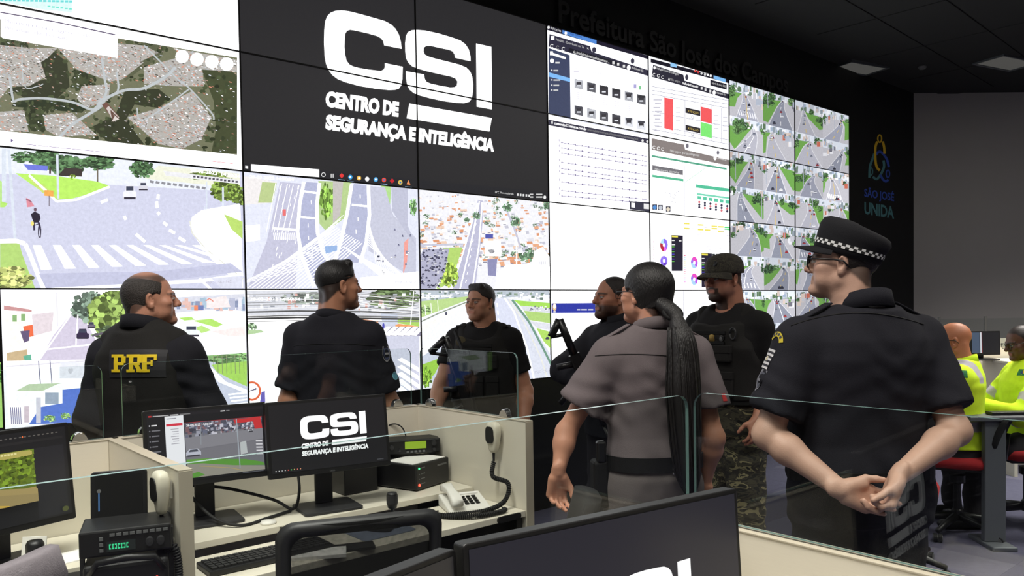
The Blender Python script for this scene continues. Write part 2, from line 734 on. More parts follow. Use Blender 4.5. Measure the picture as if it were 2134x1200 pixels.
# ---------------------------------------------------------------- the screen wall
vw = thing('video_wall', 'wall-wide bank of lit display panels with thin black bezels', 'video wall', WBASE, YAW)
body = MB().box((0.001, 0.0, 0.001), (PW - 0.001, 0.09, PH - 0.001)).build('display_panel', 'panel_black', vw)
bz = MB()
bw = 0.0042
for lo, hi in (((0, 0), (PW, bw)), ((0, PH - bw), (PW, PH)), ((0, bw), (bw, PH - bw)), ((PW - bw, bw), (PW, PH - bw))):
    bz.box((lo[0], -0.009, lo[1]), (hi[0], 0.0, hi[1]))
bez = bz.build('bezel', 'bezel_black', body)
k = 0
for n in range(-1, 7):
    for m in range(-1, 3):
        if k == 0:
            a, b = body, bez
        else:
            a, b = body.copy(), bez.copy()
            COL.objects.link(a)
            COL.objects.link(b)
        k += 1
        a.parent, b.parent = vw, a
        a.location = (n * PW, 0, W0.z + m * PH)
MB().box((-PW, 0.0, 0.0), (7 * PW, 0.09, W0.z - PH - 0.004)).build('plinth', 'panel_black', vw)

R = random.Random(11)


def quad(n0, m0, n1, m1):             # pixel corners of a block of panels, clockwise from top left
    return [G(n0, m1), G(n1, m1), G(n1, m0), G(n0, m0)]


def qmap(q):
    def f(u, v):
        a = [q[0][i] * (1 - u) + q[1][i] * u for i in (0, 1)]
        b = [q[3][i] * (1 - u) + q[2][i] * u for i in (0, 1)]
        return wp(a[0] * (1 - v) + b[0] * v, a[1] * (1 - v) + b[1] * v)
    return f


def newc(q=None, boost=1.0):
    c = Canvas(wp, 1.0, boost)
    c.clip = q
    return c


def car(cv, x, y, w, h, col, rnd=R):
    cv.poly([(x - w / 2, y), (x - w / 2, y - h * .5), (x - w * .36, y - h * .55), (x - w * .28, y - h), (x + w * .28, y - h), (x + w * .36, y - h * .55), (x + w / 2, y - h * .5), (x + w / 2, y)], col)
    cv.rect(x - w * .28, y - h * .92, x + w * .28, y - h * .6, (70, 75, 95))
    cv.rect(x - w * .45, y - h * .12, x + w * .45, y + h * .05, (60, 55, 70))


# weather page and satellite picture
q = quad(-1, 2, 1, 3)
cv = newc(q)
cv.poly(q, 255)
cv.poly([(0, 0), (150, 0), (150, 26), (90, 20), (0, 4)], (225, 252, 250))
for x in range(0, 150, 9):
    cv.rect(x, 0.02 * x - 2, x + 7, 0.02 * x + 2.5, (120, 225, 225))
    if x > 92:
        cv.rect(x, 11 + 0.12 * (x - 92), x + 6, 14 + 0.12 * (x - 92), (120, 235, 215))
cv.line([(12, 11), (48, 17)], 4, (214, 206, 232))
cv.build('screen_image', 'wall_screen', vw)
q = quad(-1, 1, 1, 2)
cv = newc(q)
cv.poly(q, 254)
top = lambda x: 40 + 0.162 * x
bot = lambda x: 272 + 0.102 * x
sat = [(-60, top(-60)), (494, top(494)), (494, bot(494)), (-60, bot(-60))]
cv.clip = sat
cv.poly(sat, (120, 122, 96))
rs = random.Random(3)
forest = [[(70, 130), (110, 105), (140, 130), (145, 180), (120, 205), (60, 210), (20, 185), (95, 165)],
          [(150, 170), (170, 145), (200, 150), (190, 175), (160, 190)],
          [(260, 170), (300, 140), (335, 120), (350, 90), (300, 85), (270, 110), (255, 150)],
          [(28, 215), (70, 205), (150, 215), (180, 225), (170, 235), (60, 225), (25, 222)],
          [(240, 240), (260, 190), (330, 185), (355, 205), (330, 225), (280, 218), (262, 250), (300, 300), (230, 300), (190, 265)],
          [(420, 145), (470, 140), (497, 160), (497, 320), (440, 320), (450, 270), (445, 210)],
          [(0, 75), (60, 90), (55, 108), (0, 95)], [(60, 240), (90, 230), (92, 275), (55, 268)]]
for i, p in enumerate(forest):
    cv.poly(p, [(58, 62, 44), (74, 80, 54), (96, 100, 76), (48, 58, 40)][i % 4])
    xs = [a[0] for a in p]
    ys = [a[1] for a in p]
    for k in range(70):
        x, y = rs.uniform(min(xs), max(xs)), rs.uniform(min(ys), max(ys))
        f = rs.uniform(.7, 1.3)
        cv.step = 1e-6
        cv.oval(x, y, rs.uniform(2, 7), rs.uniform(2, 6), (66 * f, 74 * f, 50 * f), 6)


def inside(x, y, p):
    c = False
    for i in range(len(p)):
        (x1, y1), (x2, y2) = p[i - 1], p[i]
        if (y1 > y) != (y2 > y) and x < (x2 - x1) * (y - y1) / (y2 - y1) + x1:
            c = not c
    return c


town = [[(-40, 90), (60, 100), (120, 100), (100, 120), (85, 130), (95, 160), (60, 180), (20, 180), (-20, 230), (-60, 230)],
        [(120, 100), (240, 115), (300, 130), (255, 165), (230, 170), (160, 145)],
        [(300, 140), (370, 120), (420, 130), (425, 180), (370, 180), (300, 175)],
        [(170, 180), (230, 175), (225, 210), (180, 225), (160, 205)],
        [(265, 245), (330, 225), (400, 190), (440, 245), (420, 290), (380, 310), (330, 300)],
        [(-40, 235), (50, 230), (60, 275), (-40, 270)], [(90, 240), (150, 235), (200, 280), (120, 285), (95, 270)],
        [(240, 90), (300, 95), (330, 110), (290, 130), (240, 115)], [(360, 100), (495, 125), (495, 150), (420, 145)]]
cv.step = 1.5e-5
for p in town:
    cv.poly(p, (186, 182, 176))
cv.step = 1e-7
for k in range(7000):
    x, y = rs.uniform(-40, 494), rs.uniform(70, 320)
    if not any(inside(x, y, p) for p in town):
        if rs.random() > 0.1:
            continue
    w, h = rs.uniform(1.0, 3.2), rs.uniform(0.9, 2.6)
    col = rs.choice([(235, 235, 240), (222, 226, 235), (214, 200, 192), (205, 168, 152), (190, 196, 205), (176, 120, 100), (250, 250, 252), (110, 104, 98), (150, 138, 130), (226, 150, 125), (90, 88, 80)])
    a = 0.35
    cv.poly([(x - w, y - h * .5 - w * a * .4), (x + w * .8, y - h * .6 + w * a), (x + w, y + h * .6 + w * a * .4), (x - w * .8, y + h * .5 - w * a)], col)
cv.step = 1.5e-5
for p, w in (([(20, 160), (28, 210), (40, 207), (90, 205), (150, 213), (188, 228), (200, 224), (212, 210), (222, 190), (218, 165), (212, 120)], 5),
             ([(120, 290), (150, 260), (188, 236), (210, 222), (222, 205), (260, 188), (300, 184), (345, 160), (365, 140)], 6),
             ([(200, 228), (205, 215), (215, 205), (245, 190), (242, 150)], 4), ([(300, 95), (330, 125), (370, 165), (395, 185), (440, 235), (445, 250)], 3),
             ([(90, 175), (78, 180), (50, 178), (45, 95)], 2), ([(395, 185), (300, 250), (285, 225)], 3)):
    cv.line([(a.x, a.y) for a in catmull([(x, y, 0) for x, y in p], 5)], w, (196, 202, 205))
for i in range(4):
    cv.poly([(212 + i * 9, 218 + i * 8), (222 + i * 4, 213 + i * 8), (248, 243 + i * 2), (238 - i * 2, 254)], [(120, 85, 75), (215, 205, 200), (110, 80, 70), (225, 215, 210)][i])
cv.clip = q
cv.line([(0, 26), (120, 47), (240, 73)], 2.4, (92, 80, 110))
cv.poly([(1, 28), (240, 74), (245, 80), (244, 121), (6, 80), (1, 76)], 255)
cv.text('Mapas meteorológicos e de', 8, 46, 188, 80, 7.5, (205, 202, 226))
cv.text('Previsão de Tempo', 8, 61, 140, 83, 7.5, (205, 202, 226))
for x, y in ((379, 118), (410, 124), (441, 129), (472, 134)):
    cv.oval(x, y, 14, 14, 255, 18)
cv.poly([(22, 289), (28, 293), (22, 297)], (120, 105, 150))
for k in range(7):
    cv.line([(54 + 24 * k, 301 + 2.4 * k), (75 + 24 * k, 303 + 2.4 * k)], 1.4, (168, 150, 190))
cv.line([(440, 336), (485, 341)], 1.2, (240, 130, 140))
cv.build('screen_image', 'wall_screen', vw)

# crossing with cyclist
q = quad(-1, 0, 1, 1)
cv = newc(q)
rs = random.Random(4)
cv.poly(q, (218, 220, 242))
cv.poly([(-40, 300), (500, 350), (500, 400), (230, 385), (20, 362), (-40, 362)], (236, 240, 250))
cv.poly([(330, 345), (500, 362), (500, 392), (300, 372)], (245, 246, 226))
for x, y, rx, ry, n in ((50, 328, 26, 12, 40), (95, 332, 30, 20, 70), (140, 345, 34, 22, 80), (205, 338, 34, 16, 60), (295, 352, 26, 18, 50), (430, 366, 40, 9, 40), (470, 395, 30, 24, 70), (500, 410, 20, 18, 40)):
    cv.tree(x, y, rx, ry, (92, 126, 86) if x < 400 else (130, 156, 74), rs, n)
cv.poly([(135, 350), (172, 352), (170, 368), (120, 366)], (70, 62, 60))
cv.poly([(48, 342), (100, 346), (98, 356), (58, 354)], (120, 130, 230))
cv.line([(104, 350), (104, 362)], 4, (90, 75, 70))
cv.line([(203, 352), (203, 380)], 3, (120, 110, 95))
cv.poly([(32, 361), (110, 366), (200, 378), (228, 387), (215, 396), (150, 414), (118, 416), (88, 400)], (196, 248, 110))
cv.poly([(60, 372), (90, 385), (120, 412), (88, 402)], (214, 234, 130))
cv.tree(151, 370, 8, 6, (175, 220, 80), rs, 12)
cv.poly([(0, 376), (5, 380), (4, 420), (16, 424), (10, 432), (0, 432)], (190, 240, 120))
cv.line([(60, 365), (96, 398), (118, 420), (160, 416), (228, 389)], 5, 250)
for a, b, w in (((8, 310), (8, 420), 9), ((18, 312), (34, 538), 6), ((119, 322), (121, 414), 5), ((464, 390), (466, 528), 4), ((430, 378), (430, 436), 3), ((426, 430), (427, 476), 2)):
    cv.line([a, b], w, (226, 234, 246))
cv.poly([(92, 396), (111, 397), (111, 410), (92, 408)], (250, 180, 90))
cv.line([(102, 408), (102, 430)], 1.6, (120, 110, 120))
cv.poly([(54, 412), (62, 416), (72, 430), (56, 432)], (232, 150, 165))
cv.line([(54, 415), (66, 421)], 2, (150, 90, 115))
cv.poly([(400, 452), (420, 438), (466, 430), (500, 425), (506, 600), (440, 540), (410, 500), (395, 470)], 254)
cv.poly([(466, 446), (505, 462), (505, 498), (482, 478)], (196, 230, 120))
cv.line([(395, 460), (400, 486), (430, 520), (508, 582)], 2.5, (236, 236, 225))
cv.poly([(340, 356), (500, 375), (500, 384), (345, 366)], (236, 236, 240))
for x in range(312, 430, 12):
    cv.line([(x, 378 + (x - 312) * .12), (x + 8, 380 + (x - 312) * .12)], 5, (150, 150, 158))
cv.poly([(0, 505), (25, 503), (40, 508), (46, 530), (74, 604), (0, 606)], (190, 226, 128))
cv.tree(25, 580, 40, 24, (205, 215, 130), rs, 60)
cv.line([(0, 503), (34, 502), (52, 508), (62, 530), (92, 606)], 9, 252)
for i in range(9):
    t = i / 8.0
    x0, x1 = 68 + 42.5 * i * (1 - .065 * t * 2), 90 + 50 * i * (1 - .03 * t)
    cv.poly([(x0, 511), (x0 + 17 - 4 * t, 511), (x1 + 18 - 2 * t, 561 - 16 * t), (x1 - 5, 562 - 16 * t)], 254)
cv.poly([(400, 511), (415, 511), (440, 521), (425, 523)], 254)
for a, b in (((258, 450), (262, 458)), ((283, 488), (302, 504)), ((328, 442), (332, 447)), ((340, 463), (348, 470)), ((352, 479), (364, 486)), ((372, 495), (386, 503)), ((326, 420), (327, 434)), ((210, 422), (224, 416)), ((330, 405), (328, 415))):
    cv.line([a, b], 6, 254)
cv.line([(95, 604), (300, 592), (420, 585), (506, 572)], 7, 250)
cv.line([(415, 580), (440, 604)], 5, 250)
cv.poly([(440, 580), (505, 574), (505, 600), (460, 600)], (228, 230, 246))
cv.poly([(80, 570), (330, 565), (480, 548), (505, 566), (300, 590), (95, 600)], (204, 206, 232))
car(cv, 270, 414, 27, 28, (238, 238, 246))
car(cv, 298, 396, 20, 16, (225, 225, 235))
cv.text('28-03-2022  14:50:34', 396, 358, 500, 371, 6.5, 255, 0.02)
for k in range(12):
    cv.rect(402 + k * 8, 366 + k, 407 + k * 8, 370 + k, (90, 86, 100))
cv.text('PSJC-CSI-1 562', 428, 591, 482, 589, 5, (200, 196, 210))
cv.oval(73, 437, 3.2, 4, (120, 95, 110), 10)
cv.poly([(64, 446), (72, 441), (82, 446), (84, 456), (80, 464), (70, 464), (66, 454)], (48, 42, 58))
cv.line([(70, 463), (71, 480)], 4, (60, 52, 80))
cv.line([(80, 463), (84, 480)], 4, (78, 62, 110))
cv.ring(82, 482, 2.5, 13, 2, (60, 55, 75))
cv.line([(70, 470), (82, 466), (84, 495)], 1.6, (58, 52, 70))
cv.oval(67, 466, 3.5, 5, (250, 235, 130), 8)
cv.build('screen_image', 'wall_screen', vw)

# four feeds of the bottom row
q = quad(0, -1, 1, 0)
cv = newc(q)
cv.poly(q, (244, 245, 252))
q1 = [(6, 606), (262, 606), (262, 752), (12, 756)]
cv.clip = q1
cv.poly(q1, 253)
cv.poly([(150, 650), (170, 655), (190, 690), (225, 756), (80, 756), (110, 700)], (222, 214, 234))
cv.poly([(8, 648), (66, 652), (66, 700), (56, 740), (18, 730)], (252, 252, 240))
cv.poly([(8, 646), (66, 650), (66, 645), (8, 636)], (214, 160, 160))
cv.poly([(48, 680), (70, 676), (72, 700), (52, 704)], (250, 120, 80))
cv.poly([(42, 690), (62, 688), (60, 710), (50, 714)], (110, 96, 130))
for x, y in ((26, 662), (44, 660)):
    cv.rect(x, y - 6, x + 9, y + 8, (150, 190, 130))
cv.poly([(66, 655), (112, 650), (108, 690), (70, 700)], (238, 226, 232))
cv.poly([(14, 735), (56, 728), (60, 752), (14, 754)], (214, 190, 150))
cv.poly([(48, 742), (64, 738), (66, 750), (52, 752)], (110, 190, 160))
cv.line([(118, 610), (120, 680)], 2, (225, 222, 236))
cv.tree(190, 640, 40, 32, (136, 158, 140), rs, 60)
cv.tree(240, 655, 52, 48, (150, 176, 96), rs, 160)
cv.tree(235, 695, 40, 16, (110, 130, 95), rs, 40)
cv.line([(162, 655), (158, 720)], 2.5, 252)
cv.line([(148, 655), (80, 752)], 3, 250)
cv.line([(95, 728), (190, 718)], 3, 250)
car(cv, 172, 705, 26, 20, (62, 52, 80))
car(cv, 190, 683, 16, 12, (120, 112, 130))
cv.line([(192, 700), (214, 694)], 4, (110, 100, 118))
cv.clip = q
q2 = [(12, 752), (262, 748), (262, 880), (18, 886)]
cv.clip = q2
cv.poly(q2, (249, 250, 255))
cv.line([(8, 764), (180, 752)], 3, (232, 230, 240))
cv.line([(80, 752), (84, 800)], 2, (120, 118, 150))
cv.line([(104, 750), (108, 800)], 2, (140, 138, 165))
cv.rect(124, 755, 182, 788, (236, 238, 248))
cv.text('♥', 141, 778, 152, 777, 8, (214, 216, 226))
cv.poly([(32, 815), (60, 800), (130, 798), (90, 815)], (206, 226, 190))
cv.poly([(30, 818), (85, 816), (120, 800), (132, 798), (132, 838), (94, 850), (30, 840)], (246, 250, 252))
cv.rect(94, 818, 122, 842, (170, 184, 205))
cv.poly([(130, 812), (190, 806), (190, 880), (60, 884), (84, 848), (130, 840)], (98, 132, 226))
for x in range(22, 44, 4):
    cv.line([(x, 848), (x + 2, 884)], 1.6, (110, 100, 150))
cv.rect(50, 846, 60, 880, (228, 210, 222))
cv.rect(75, 828, 85, 882, (226, 224, 238))
cv.tree(104, 872, 13, 7, (170, 225, 130), rs, 24)
cv.tree(136, 867, 11, 7, (170, 225, 130), rs, 24)
cv.clip = q
q3 = [(262, 606), (509, 606), (513, 735), (262, 752)]
cv.clip = q3
cv.poly(q3, (247, 247, 255))
cv.poly([(360, 620), (510, 612), (510, 640), (360, 652)], (226, 228, 240))
for k in range(60):
    x = rs.uniform(365, 508)
    cv.rect(x, rs.uniform(618, 636), x + rs.uniform(3, 12), rs.uniform(638, 648), rs.choice([(236, 236, 246), (196, 200, 222), (150, 160, 190), (240, 200, 190), (180, 205, 225)]))
cv.rect(404, 636, 412, 647, (250, 150, 110))
cv.rect(412, 636, 424, 646, (120, 135, 190))
cv.poly([(430, 624), (470, 616), (480, 640), (430, 642)], (246, 236, 236))
cv.line([(428, 627), (436, 622), (444, 628)], 2, (240, 140, 120))
cv.poly([(372, 662), (398, 660), (406, 666), (384, 668)], (190, 240, 120))
cv.poly([(400, 668), (440, 664), (464, 676), (450, 682)], (190, 240, 120))
cv.poly([(396, 684), (420, 678), (440, 688), (420, 694)], (200, 242, 140))
cv.poly([(440, 690), (510, 680), (510, 700), (470, 700)], (252, 238, 236))
car(cv, 398, 700, 36, 22, (238, 244, 246))
cv.clip = q
q4 = [(262, 752), (513, 735), (516, 838), (262, 862)]
cv.clip = q4
cv.poly(q4, (222, 226, 246))
cv.tree(478, 744, 46, 14, (140, 185, 120), rs, 70)
cv.poly([(440, 760), (514, 752), (514, 805), (480, 790), (452, 775)], (186, 235, 110))
for x in range(444, 512, 9):
    cv.line([(x, 740), (x + 1, 778)], 1.2, (150, 160, 120))
cv.poly([(440, 765), (470, 795), (514, 812), (514, 820), (455, 796), (436, 774)], 252)
for i in range(4):
    cv.line([(475 + i * 3, 822 + i * 7), (514, 818 + i * 7)], 3, 252)
cv.clip = q
cv.line([(262, 606), (264, 880)], 1.5, (160, 160, 180))
cv.build('screen_image', 'wall_screen', vw)
q = quad(-1, -1, 0, 0)
cv = newc(q)
cv.poly(q, (14, 14, 18))
cv.poly([(-200, 755), (12, 755), (20, 890), (-200, 900)], (176, 226, 120))
cv.tree(0, 780, 14, 20, (90, 150, 70), rs, 30)
cv.line([(0, 690), (6, 660)], 2, 240)
cv.text('1-1', -1, 745, 9, 745, 5, 240)
cv.build('screen_image', 'wall_screen', vw)

# the big black desktop with the letters
q = quad(1, 1, 3, 3)
cv = newc(q, 0.9)
cv.poly(q, (44, 43, 45))


def crop_pt(x, y):
    return 660 + x / 3.749, 10 + y / 3.749


CPOLY = [(660, 345), (655, 290), (640, 235), (615, 190), (580, 155), (530, 128), (450, 105), (330, 72), (250, 52), (190, 45), (140, 50), (105, 65), (80, 90), (65, 130), (57, 200), (55, 300), (60, 400), (70, 460), (90, 510), (120, 550), (160, 580), (220, 605), (330, 635), (450, 655), (560, 667), (610, 665), (640, 655), (658, 630), (667, 580), (670, 485), (530, 457), (530, 490), (520, 508), (500, 517), (470, 515), (400, 507), (330, 495), (280, 482), (250, 465), (230, 435), (220, 390), (215, 330), (217, 260), (222, 225), (235, 203), (260, 196), (300, 202), (400, 225), (470, 245), (500, 262), (518, 285), (525, 318)]
SPOLY = [(1200, 442), (1198, 400), (1185, 350), (1160, 310), (1120, 280), (1060, 258), (950, 225), (850, 203), (780, 197), (740, 200), (710, 215), (695, 245), (689, 300), (690, 370), (697, 420), (715, 455), (745, 482), (790, 500), (860, 520), (960, 543), (1040, 560), (1080, 575), (1097, 600), (1093, 630), (1075, 645), (1040, 647), (960, 633), (890, 617), (858, 605), (842, 580), (836, 545), (695, 520), (697, 580), (705, 630), (725, 665), (755, 690), (800, 708), (880, 730), (980, 752), (1090, 768), (1150, 770), (1190, 758), (1210, 730), (1218, 680), (1220, 620), (1212, 560), (1195, 520), (1165, 490), (1110, 468), (1020, 445), (920, 420), (870, 405), (842, 390), (832, 365), (835, 335), (855, 322), (890, 322), (960, 338), (1030, 352), (1060, 365), (1075, 390), (1080, 415)]
IPOLY = [(1243, 303), (1362, 330), (1367, 818), (1248, 797)]
BPOLY = [(722, 772), (1365, 885), (1347, 990), (700, 887)]
LOGO = [[wp(*crop_pt(*p)) for p in poly] for poly in (CPOLY, SPOLY, IPOLY, BPOLY)]
L0 = wp(*crop_pt(55, 300))[0]
LZ = wp(*crop_pt(1367, 818))[1]


def logo(cv, fx, fy):
    """the same mark anywhere: fx, fy turn metres on the big wall (from its lower left) into canvas units"""
    keep = cv.clip
    cv.clip = None
    for poly in LOGO:
        pts = [(fx(s - L0), fy(z - LZ)) for s, z in poly]
        tri = tessellate_polygon([[Vector((a, b, 0)) for a, b in pts]])
        cv._emit(pts, [tuple(t) for t in tri], 255)
    for s, a, b, h in (('CENTRO DE', crop_pt(66, 787), crop_pt(636, 868), 0.086), ('SEGURANÇA E INTELIGÊNCIA', crop_pt(68, 965), crop_pt(1382, 1143), 0.082)):
        (s0, z0), (s1, z1) = wp(*a), wp(*b)
        cv.text(s, fx(s0 - L0), fy(z0 - LZ), fx(s1 - L0), fy(z1 - LZ), abs(fy(h) - fy(0)), 255, 0.06, 0.12)
    cv.clip = keep


# letters are laid straight on the wall plane in metres (y up there, so flip the height)
wcv = Canvas(lambda a, b: (a, -b), 1.0, 0.9)
wcv.o = 0.004
logo(wcv, lambda s: s + L0, lambda z: -(z + LZ))
wcv.build('screen_letters', 'wall_letters', vw)
# task bar of that desktop
tb = lambda x: 341 + (x - 503) * 0.094
cv.poly([(504, 340), (1142, 400), (1142, 417), (504, 357)], (40, 40, 44))
cv.poly([(511, 345), (517, 346), (517, 352), (511, 351)], 240)
cv.poly([(523, 342), (665, 353), (665, 369), (523, 358)], 252)
icons = [(674, 364, 230), (692, 366, 200), (712, 366, (230, 60, 60)), (730, 369, (60, 160, 220)), (748, 371, (240, 190, 80)), (765, 373, (235, 235, 235)), (783, 374, (80, 170, 230)), (800, 375, (235, 80, 60)), (817, 377, (200, 40, 50)), (834, 380, (230, 200, 90)), (851, 381, (245, 150, 90))]
for i, (x, y, c) in enumerate(icons):
    if i == 0:
        cv.ring(x, y, 4, 4, 1.4, c)
    elif i == 1:
        for dx in (-3, 1):
            cv.rect(x + dx, y - 4, x + dx + 2.5, y + 4, c)
    elif i == 10:
        cv.poly([(x, y - 6), (x + 4, y + 4), (x - 4, y + 3)], c)
    elif i in (2, 8):
        cv.poly([(x, y - 5.5), (x + 5, y), (x, y + 5.5), (x - 5, y)], c)
    else:
        cv.oval(x, y, 4.6, 5, c, 10)
        cv.oval(x, y, 2, 2.2, (60, 120, 200) if i in (7, 9) else 250, 8)
    if i in (2, 3, 7, 9, 10):
        cv.line([(x - 7, y + 8), (x + 7, y + 9.4)], 1.2, (150, 190, 225))
cv.text('28°C  Parc ensolarado', 1031, 402, 1070, 406, 4, 230)
for x in range(1077, 1102, 6):
    cv.rect(x, 403 + (x - 1077) * .09, x + 3.5, 408 + (x - 1077) * .09, 225)
for x0, x1 in ((1104, 1111), (1117, 1130)):
    cv.rect(x0, 403.5, x1, 406, 210)
    cv.rect(x0, 409, x1, 412, 210)
cv.oval(1135, 411, 3, 4, 235, 8)
cv.build('screen_image', 'wall_screen', vw)

# cable-stayed bridge from above
q = quad(1, 0, 2, 1)
cv = newc(q)
rs = random.Random(9)
cv.poly(q, (232, 235, 250))
B4 = lambda x, y: (490 + x / 2.3075, 340 + y / 2.3075)


def P4(pts):
    return [B4(*p) for p in pts]


cv.poly(P4([(35, 60), (200, 90), (180, 190), (40, 200)]), (240, 236, 236))
cv.poly(P4([(130, 90), (200, 95), (180, 190), (110, 190)]), (196, 214, 150))
cv.poly(P4([(400, 85), (560, 90), (530, 260), (440, 330), (405, 290)]), (190, 216, 150))
cv.tree(*B4(440, 180), 14, 36, (150, 196, 90), rs, 50)
cv.poly(P4([(470, 85), (520, 88), (505, 250), (470, 290)]), (205, 200, 196))
cv.poly(P4([(700, 100), (750, 110), (745, 200), (720, 190)]), (186, 230, 150))
cv.tree(*B4(855, 210), 8, 18, (150, 210, 130), rs, 24)
cv.poly(P4([(215, 90), (340, 100), (310, 250), (290, 600), (60, 600), (150, 380)]), (206, 206, 228))
cv.poly(P4([(640, 110), (720, 115), (760, 250), (870, 360), (870, 560), (640, 420)]), (208, 210, 228))
cv.poly(P4([(750, 115), (830, 120), (830, 300), (870, 400), (800, 300), (755, 230)]), (200, 202, 222))
for k in range(26):
    x, y = rs.uniform(180, 320), rs.uniform(100, 560)
    cv.line(P4([(x, y), (x - 4, y + 16)]), 1.2, 252)
for k in range(5):
    cv.line(P4([(195 + 28 * k, 95 + 3 * k), (150 + 26 * k, 330)]), 1.4, 250)
L = [(330, 90), (310, 200), (300, 330), (320, 450), (380, 595)]
Rr = [(405, 95), (392, 200), (395, 330), (420, 430), (470, 500)]
cv.poly(P4(L + Rr[::-1]), (188, 192, 222))
cv.line(P4(L), 7, 254)
cv.line(P4(Rr), 7, 254)
L2 = [(560, 100), (540, 230), (510, 370), (480, 470)]
R2 = [(640, 105), (645, 250), (630, 380), (600, 480)]
cv.poly(P4(L2 + R2[::-1]), (190, 194, 222))
cv.line(P4(L2), 7, 254)
cv.line(P4(R2), 7, 254)
for a, b in (((330, 135), (400, 145)), ((312, 258), (390, 266)), ((560, 200), (640, 208))):
    cv.line(P4([a, b]), 4, 254)
for a in ((350, 290), (352, 350), (372, 420), (590, 260), (580, 320), (572, 370), (365, 180), (600, 150)):
    cv.line(P4([a, (a[0] + 1, a[1] + 18)]), 1.6, 252)
for k in range(15):
    cv.line(P4([(60 + 22 * k, 600), (470 + 10 * k, 300 + 6 * k)]), 1.5, 253)
    cv.line(P4([(520 - 12 * k, 250 + 18 * k), (300 - 20 * k, 440 + 10 * k)]), 1.2, 250)
for k in range(12):
    cv.line(P4([(520 + 8 * k, 400 + 5 * k), (700 + 14 * k, 545 + 3 * k)]), 1.4, 252)
    cv.line(P4([(640, 260 + 12 * k), (680 + 12 * k, 500 + 4 * k)]), 1.2, 250)
for x in range(185, 290, 9):
    cv.line(P4([(x, 335), (x + 3, 368)]), 2, 254)
cv.poly(P4([(180, 308), (300, 316), (300, 326), (180, 318)]), 253)
cv.poly(P4([(40, 300), (118, 295), (118, 370), (42, 380)]), 254)
cv.poly(P4([(812, 380), (832, 360), (826, 470), (806, 540)]), (250, 170, 160))
cv.poly(P4([(600, 550), (880, 520), (882, 604), (600, 604)]), (250, 250, 255))
cv.poly(P4([(430, 400), (490, 395), (490, 420), (434, 436)]), (160, 190, 235))
cv.rect(*B4(227, 222), *B4(243, 252), (240, 120, 120))
car(cv, *B4(688, 470), 9, 12, (235, 235, 245))
car(cv, *B4(400, 570), 9, 10, (90, 90, 130))
for k in range(14):
    x, y = rs.uniform(700, 860), rs.uniform(320, 540)
    car(cv, *B4(x, y), 4, 4, rs.choice([(250, 250, 252), (150, 150, 180)]))
cv.text('28-03-2022 14:50:34', 520, 371, 612, 377, 6, 255, 0.02)
cv.text('PSJC-CSI-2', 823, 590, 866, 590, 5.5, (190, 192, 208))
cv.build('screen_image', 'wall_screen', vw)

# aerial view of the town
q = quad(2, 0, 3, 1)
cv = newc(q)
rs = random.Random(21)
cv.poly(q, (238, 238, 244))
B5 = lambda x, y: (860 + x / 2.857, 390 + y / 2.857)


def P5(pts):
    return [B5(*p) for p in pts]


cv.step = 2e-6
for k in range(420):
    x, y = rs.uniform(30, 815), rs.uniform(45, 470) ** 1.0
    d = 0.35 + y / 500
    w, h = rs.uniform(18, 46) * d, rs.uniform(10, 24) * d
    col = rs.choice([(250, 250, 252), (246, 214, 190), (240, 178, 140), (230, 160, 120), (226, 226, 236), (250, 240, 236), (206, 206, 220), (250, 250, 250)])
    px, py = B5(x, y)
    cv.poly([(px - w / 6, py - h / 6), (px + w / 8, py - h / 5), (px + w / 6, py + h / 8), (px - w / 8, py + h / 6)], col)
    if rs.random() < .35:
        cv.rect(px - w / 10, py + h / 8, px + w / 10, py + h / 4.5, (150, 150, 170))
cv.step = 1.5e-5
for k in range(46):
    x, y = rs.uniform(30, 815), rs.uniform(50, 430)
    if 300 < x < 430:
        continue
    cv.tree(*B5(x, y), rs.uniform(3, 9), rs.uniform(3, 7), (150, 180, 150), rs, 10)
cv.poly(P5([(385, 80), (415, 80), (415, 200), (400, 350), (370, 605), (230, 605), (300, 380), (350, 220)]), (198, 198, 222))
cv.line(P5([(395, 85), (345, 330), (280, 605)]), 2.6, 254)
cv.line(P5([(412, 90), (392, 350), (352, 605)]), 2.6, 254)
cv.line(P5([(385, 95), (310, 350), (232, 605)]), 2.4, 254)
for k in range(10):
    y = 120 + k * 48
    cv.line(P5([(398 - (y - 80) * .17, y), (396 - (y - 80) * .17 - 3, y + 16)]), 1.4, 254)
cv.line(P5([(545, 110), (600, 240), (640, 360)]), 4, (206, 206, 224))
cv.line(P5([(40, 345), (300, 340)]), 4, (206, 208, 226))
cv.poly(P5([(180, 360), (295, 358), (230, 560), (150, 608), (140, 600), (215, 470)]), (188, 222, 120))
cv.tree(*B5(215, 520), 18, 26, (170, 205, 90), rs, 50)
cv.poly(P5([(60, 370), (215, 365), (190, 500), (130, 608), (38, 608), (38, 420)]), (186, 186, 210))
for k in range(110):
    x, y = rs.uniform(45, 200), rs.uniform(375, 600)
    if x > 215 - (y - 375) * .25:
        continue
    car(cv, *B5(x, y), 5, 3.4, rs.choice([(90, 88, 115), (60, 58, 80), (235, 235, 242), (150, 150, 175)]))
cv.poly(P5([(425, 320), (520, 320), (525, 410), (425, 412)]), 252)
cv.oval(*B5(462, 382), 8, 5, (96, 96, 108))
cv.poly(P5([(428, 280), (475, 280), (475, 306), (428, 306)]), (90, 96, 180))
cv.poly(P5([(440, 430), (500, 425), (490, 530), (445, 525)]), (150, 150, 190))
cv.poly(P5([(488, 605), (510, 500), (560, 465), (680, 455), (820, 470), (820, 610)]), 254)
cv.line(P5([(615, 300), (615, 470)]), 2.2, 254)
cv.poly(P5([(705, 470), (720, 380), (770, 355), (815, 420), (815, 475)]), (246, 246, 250))
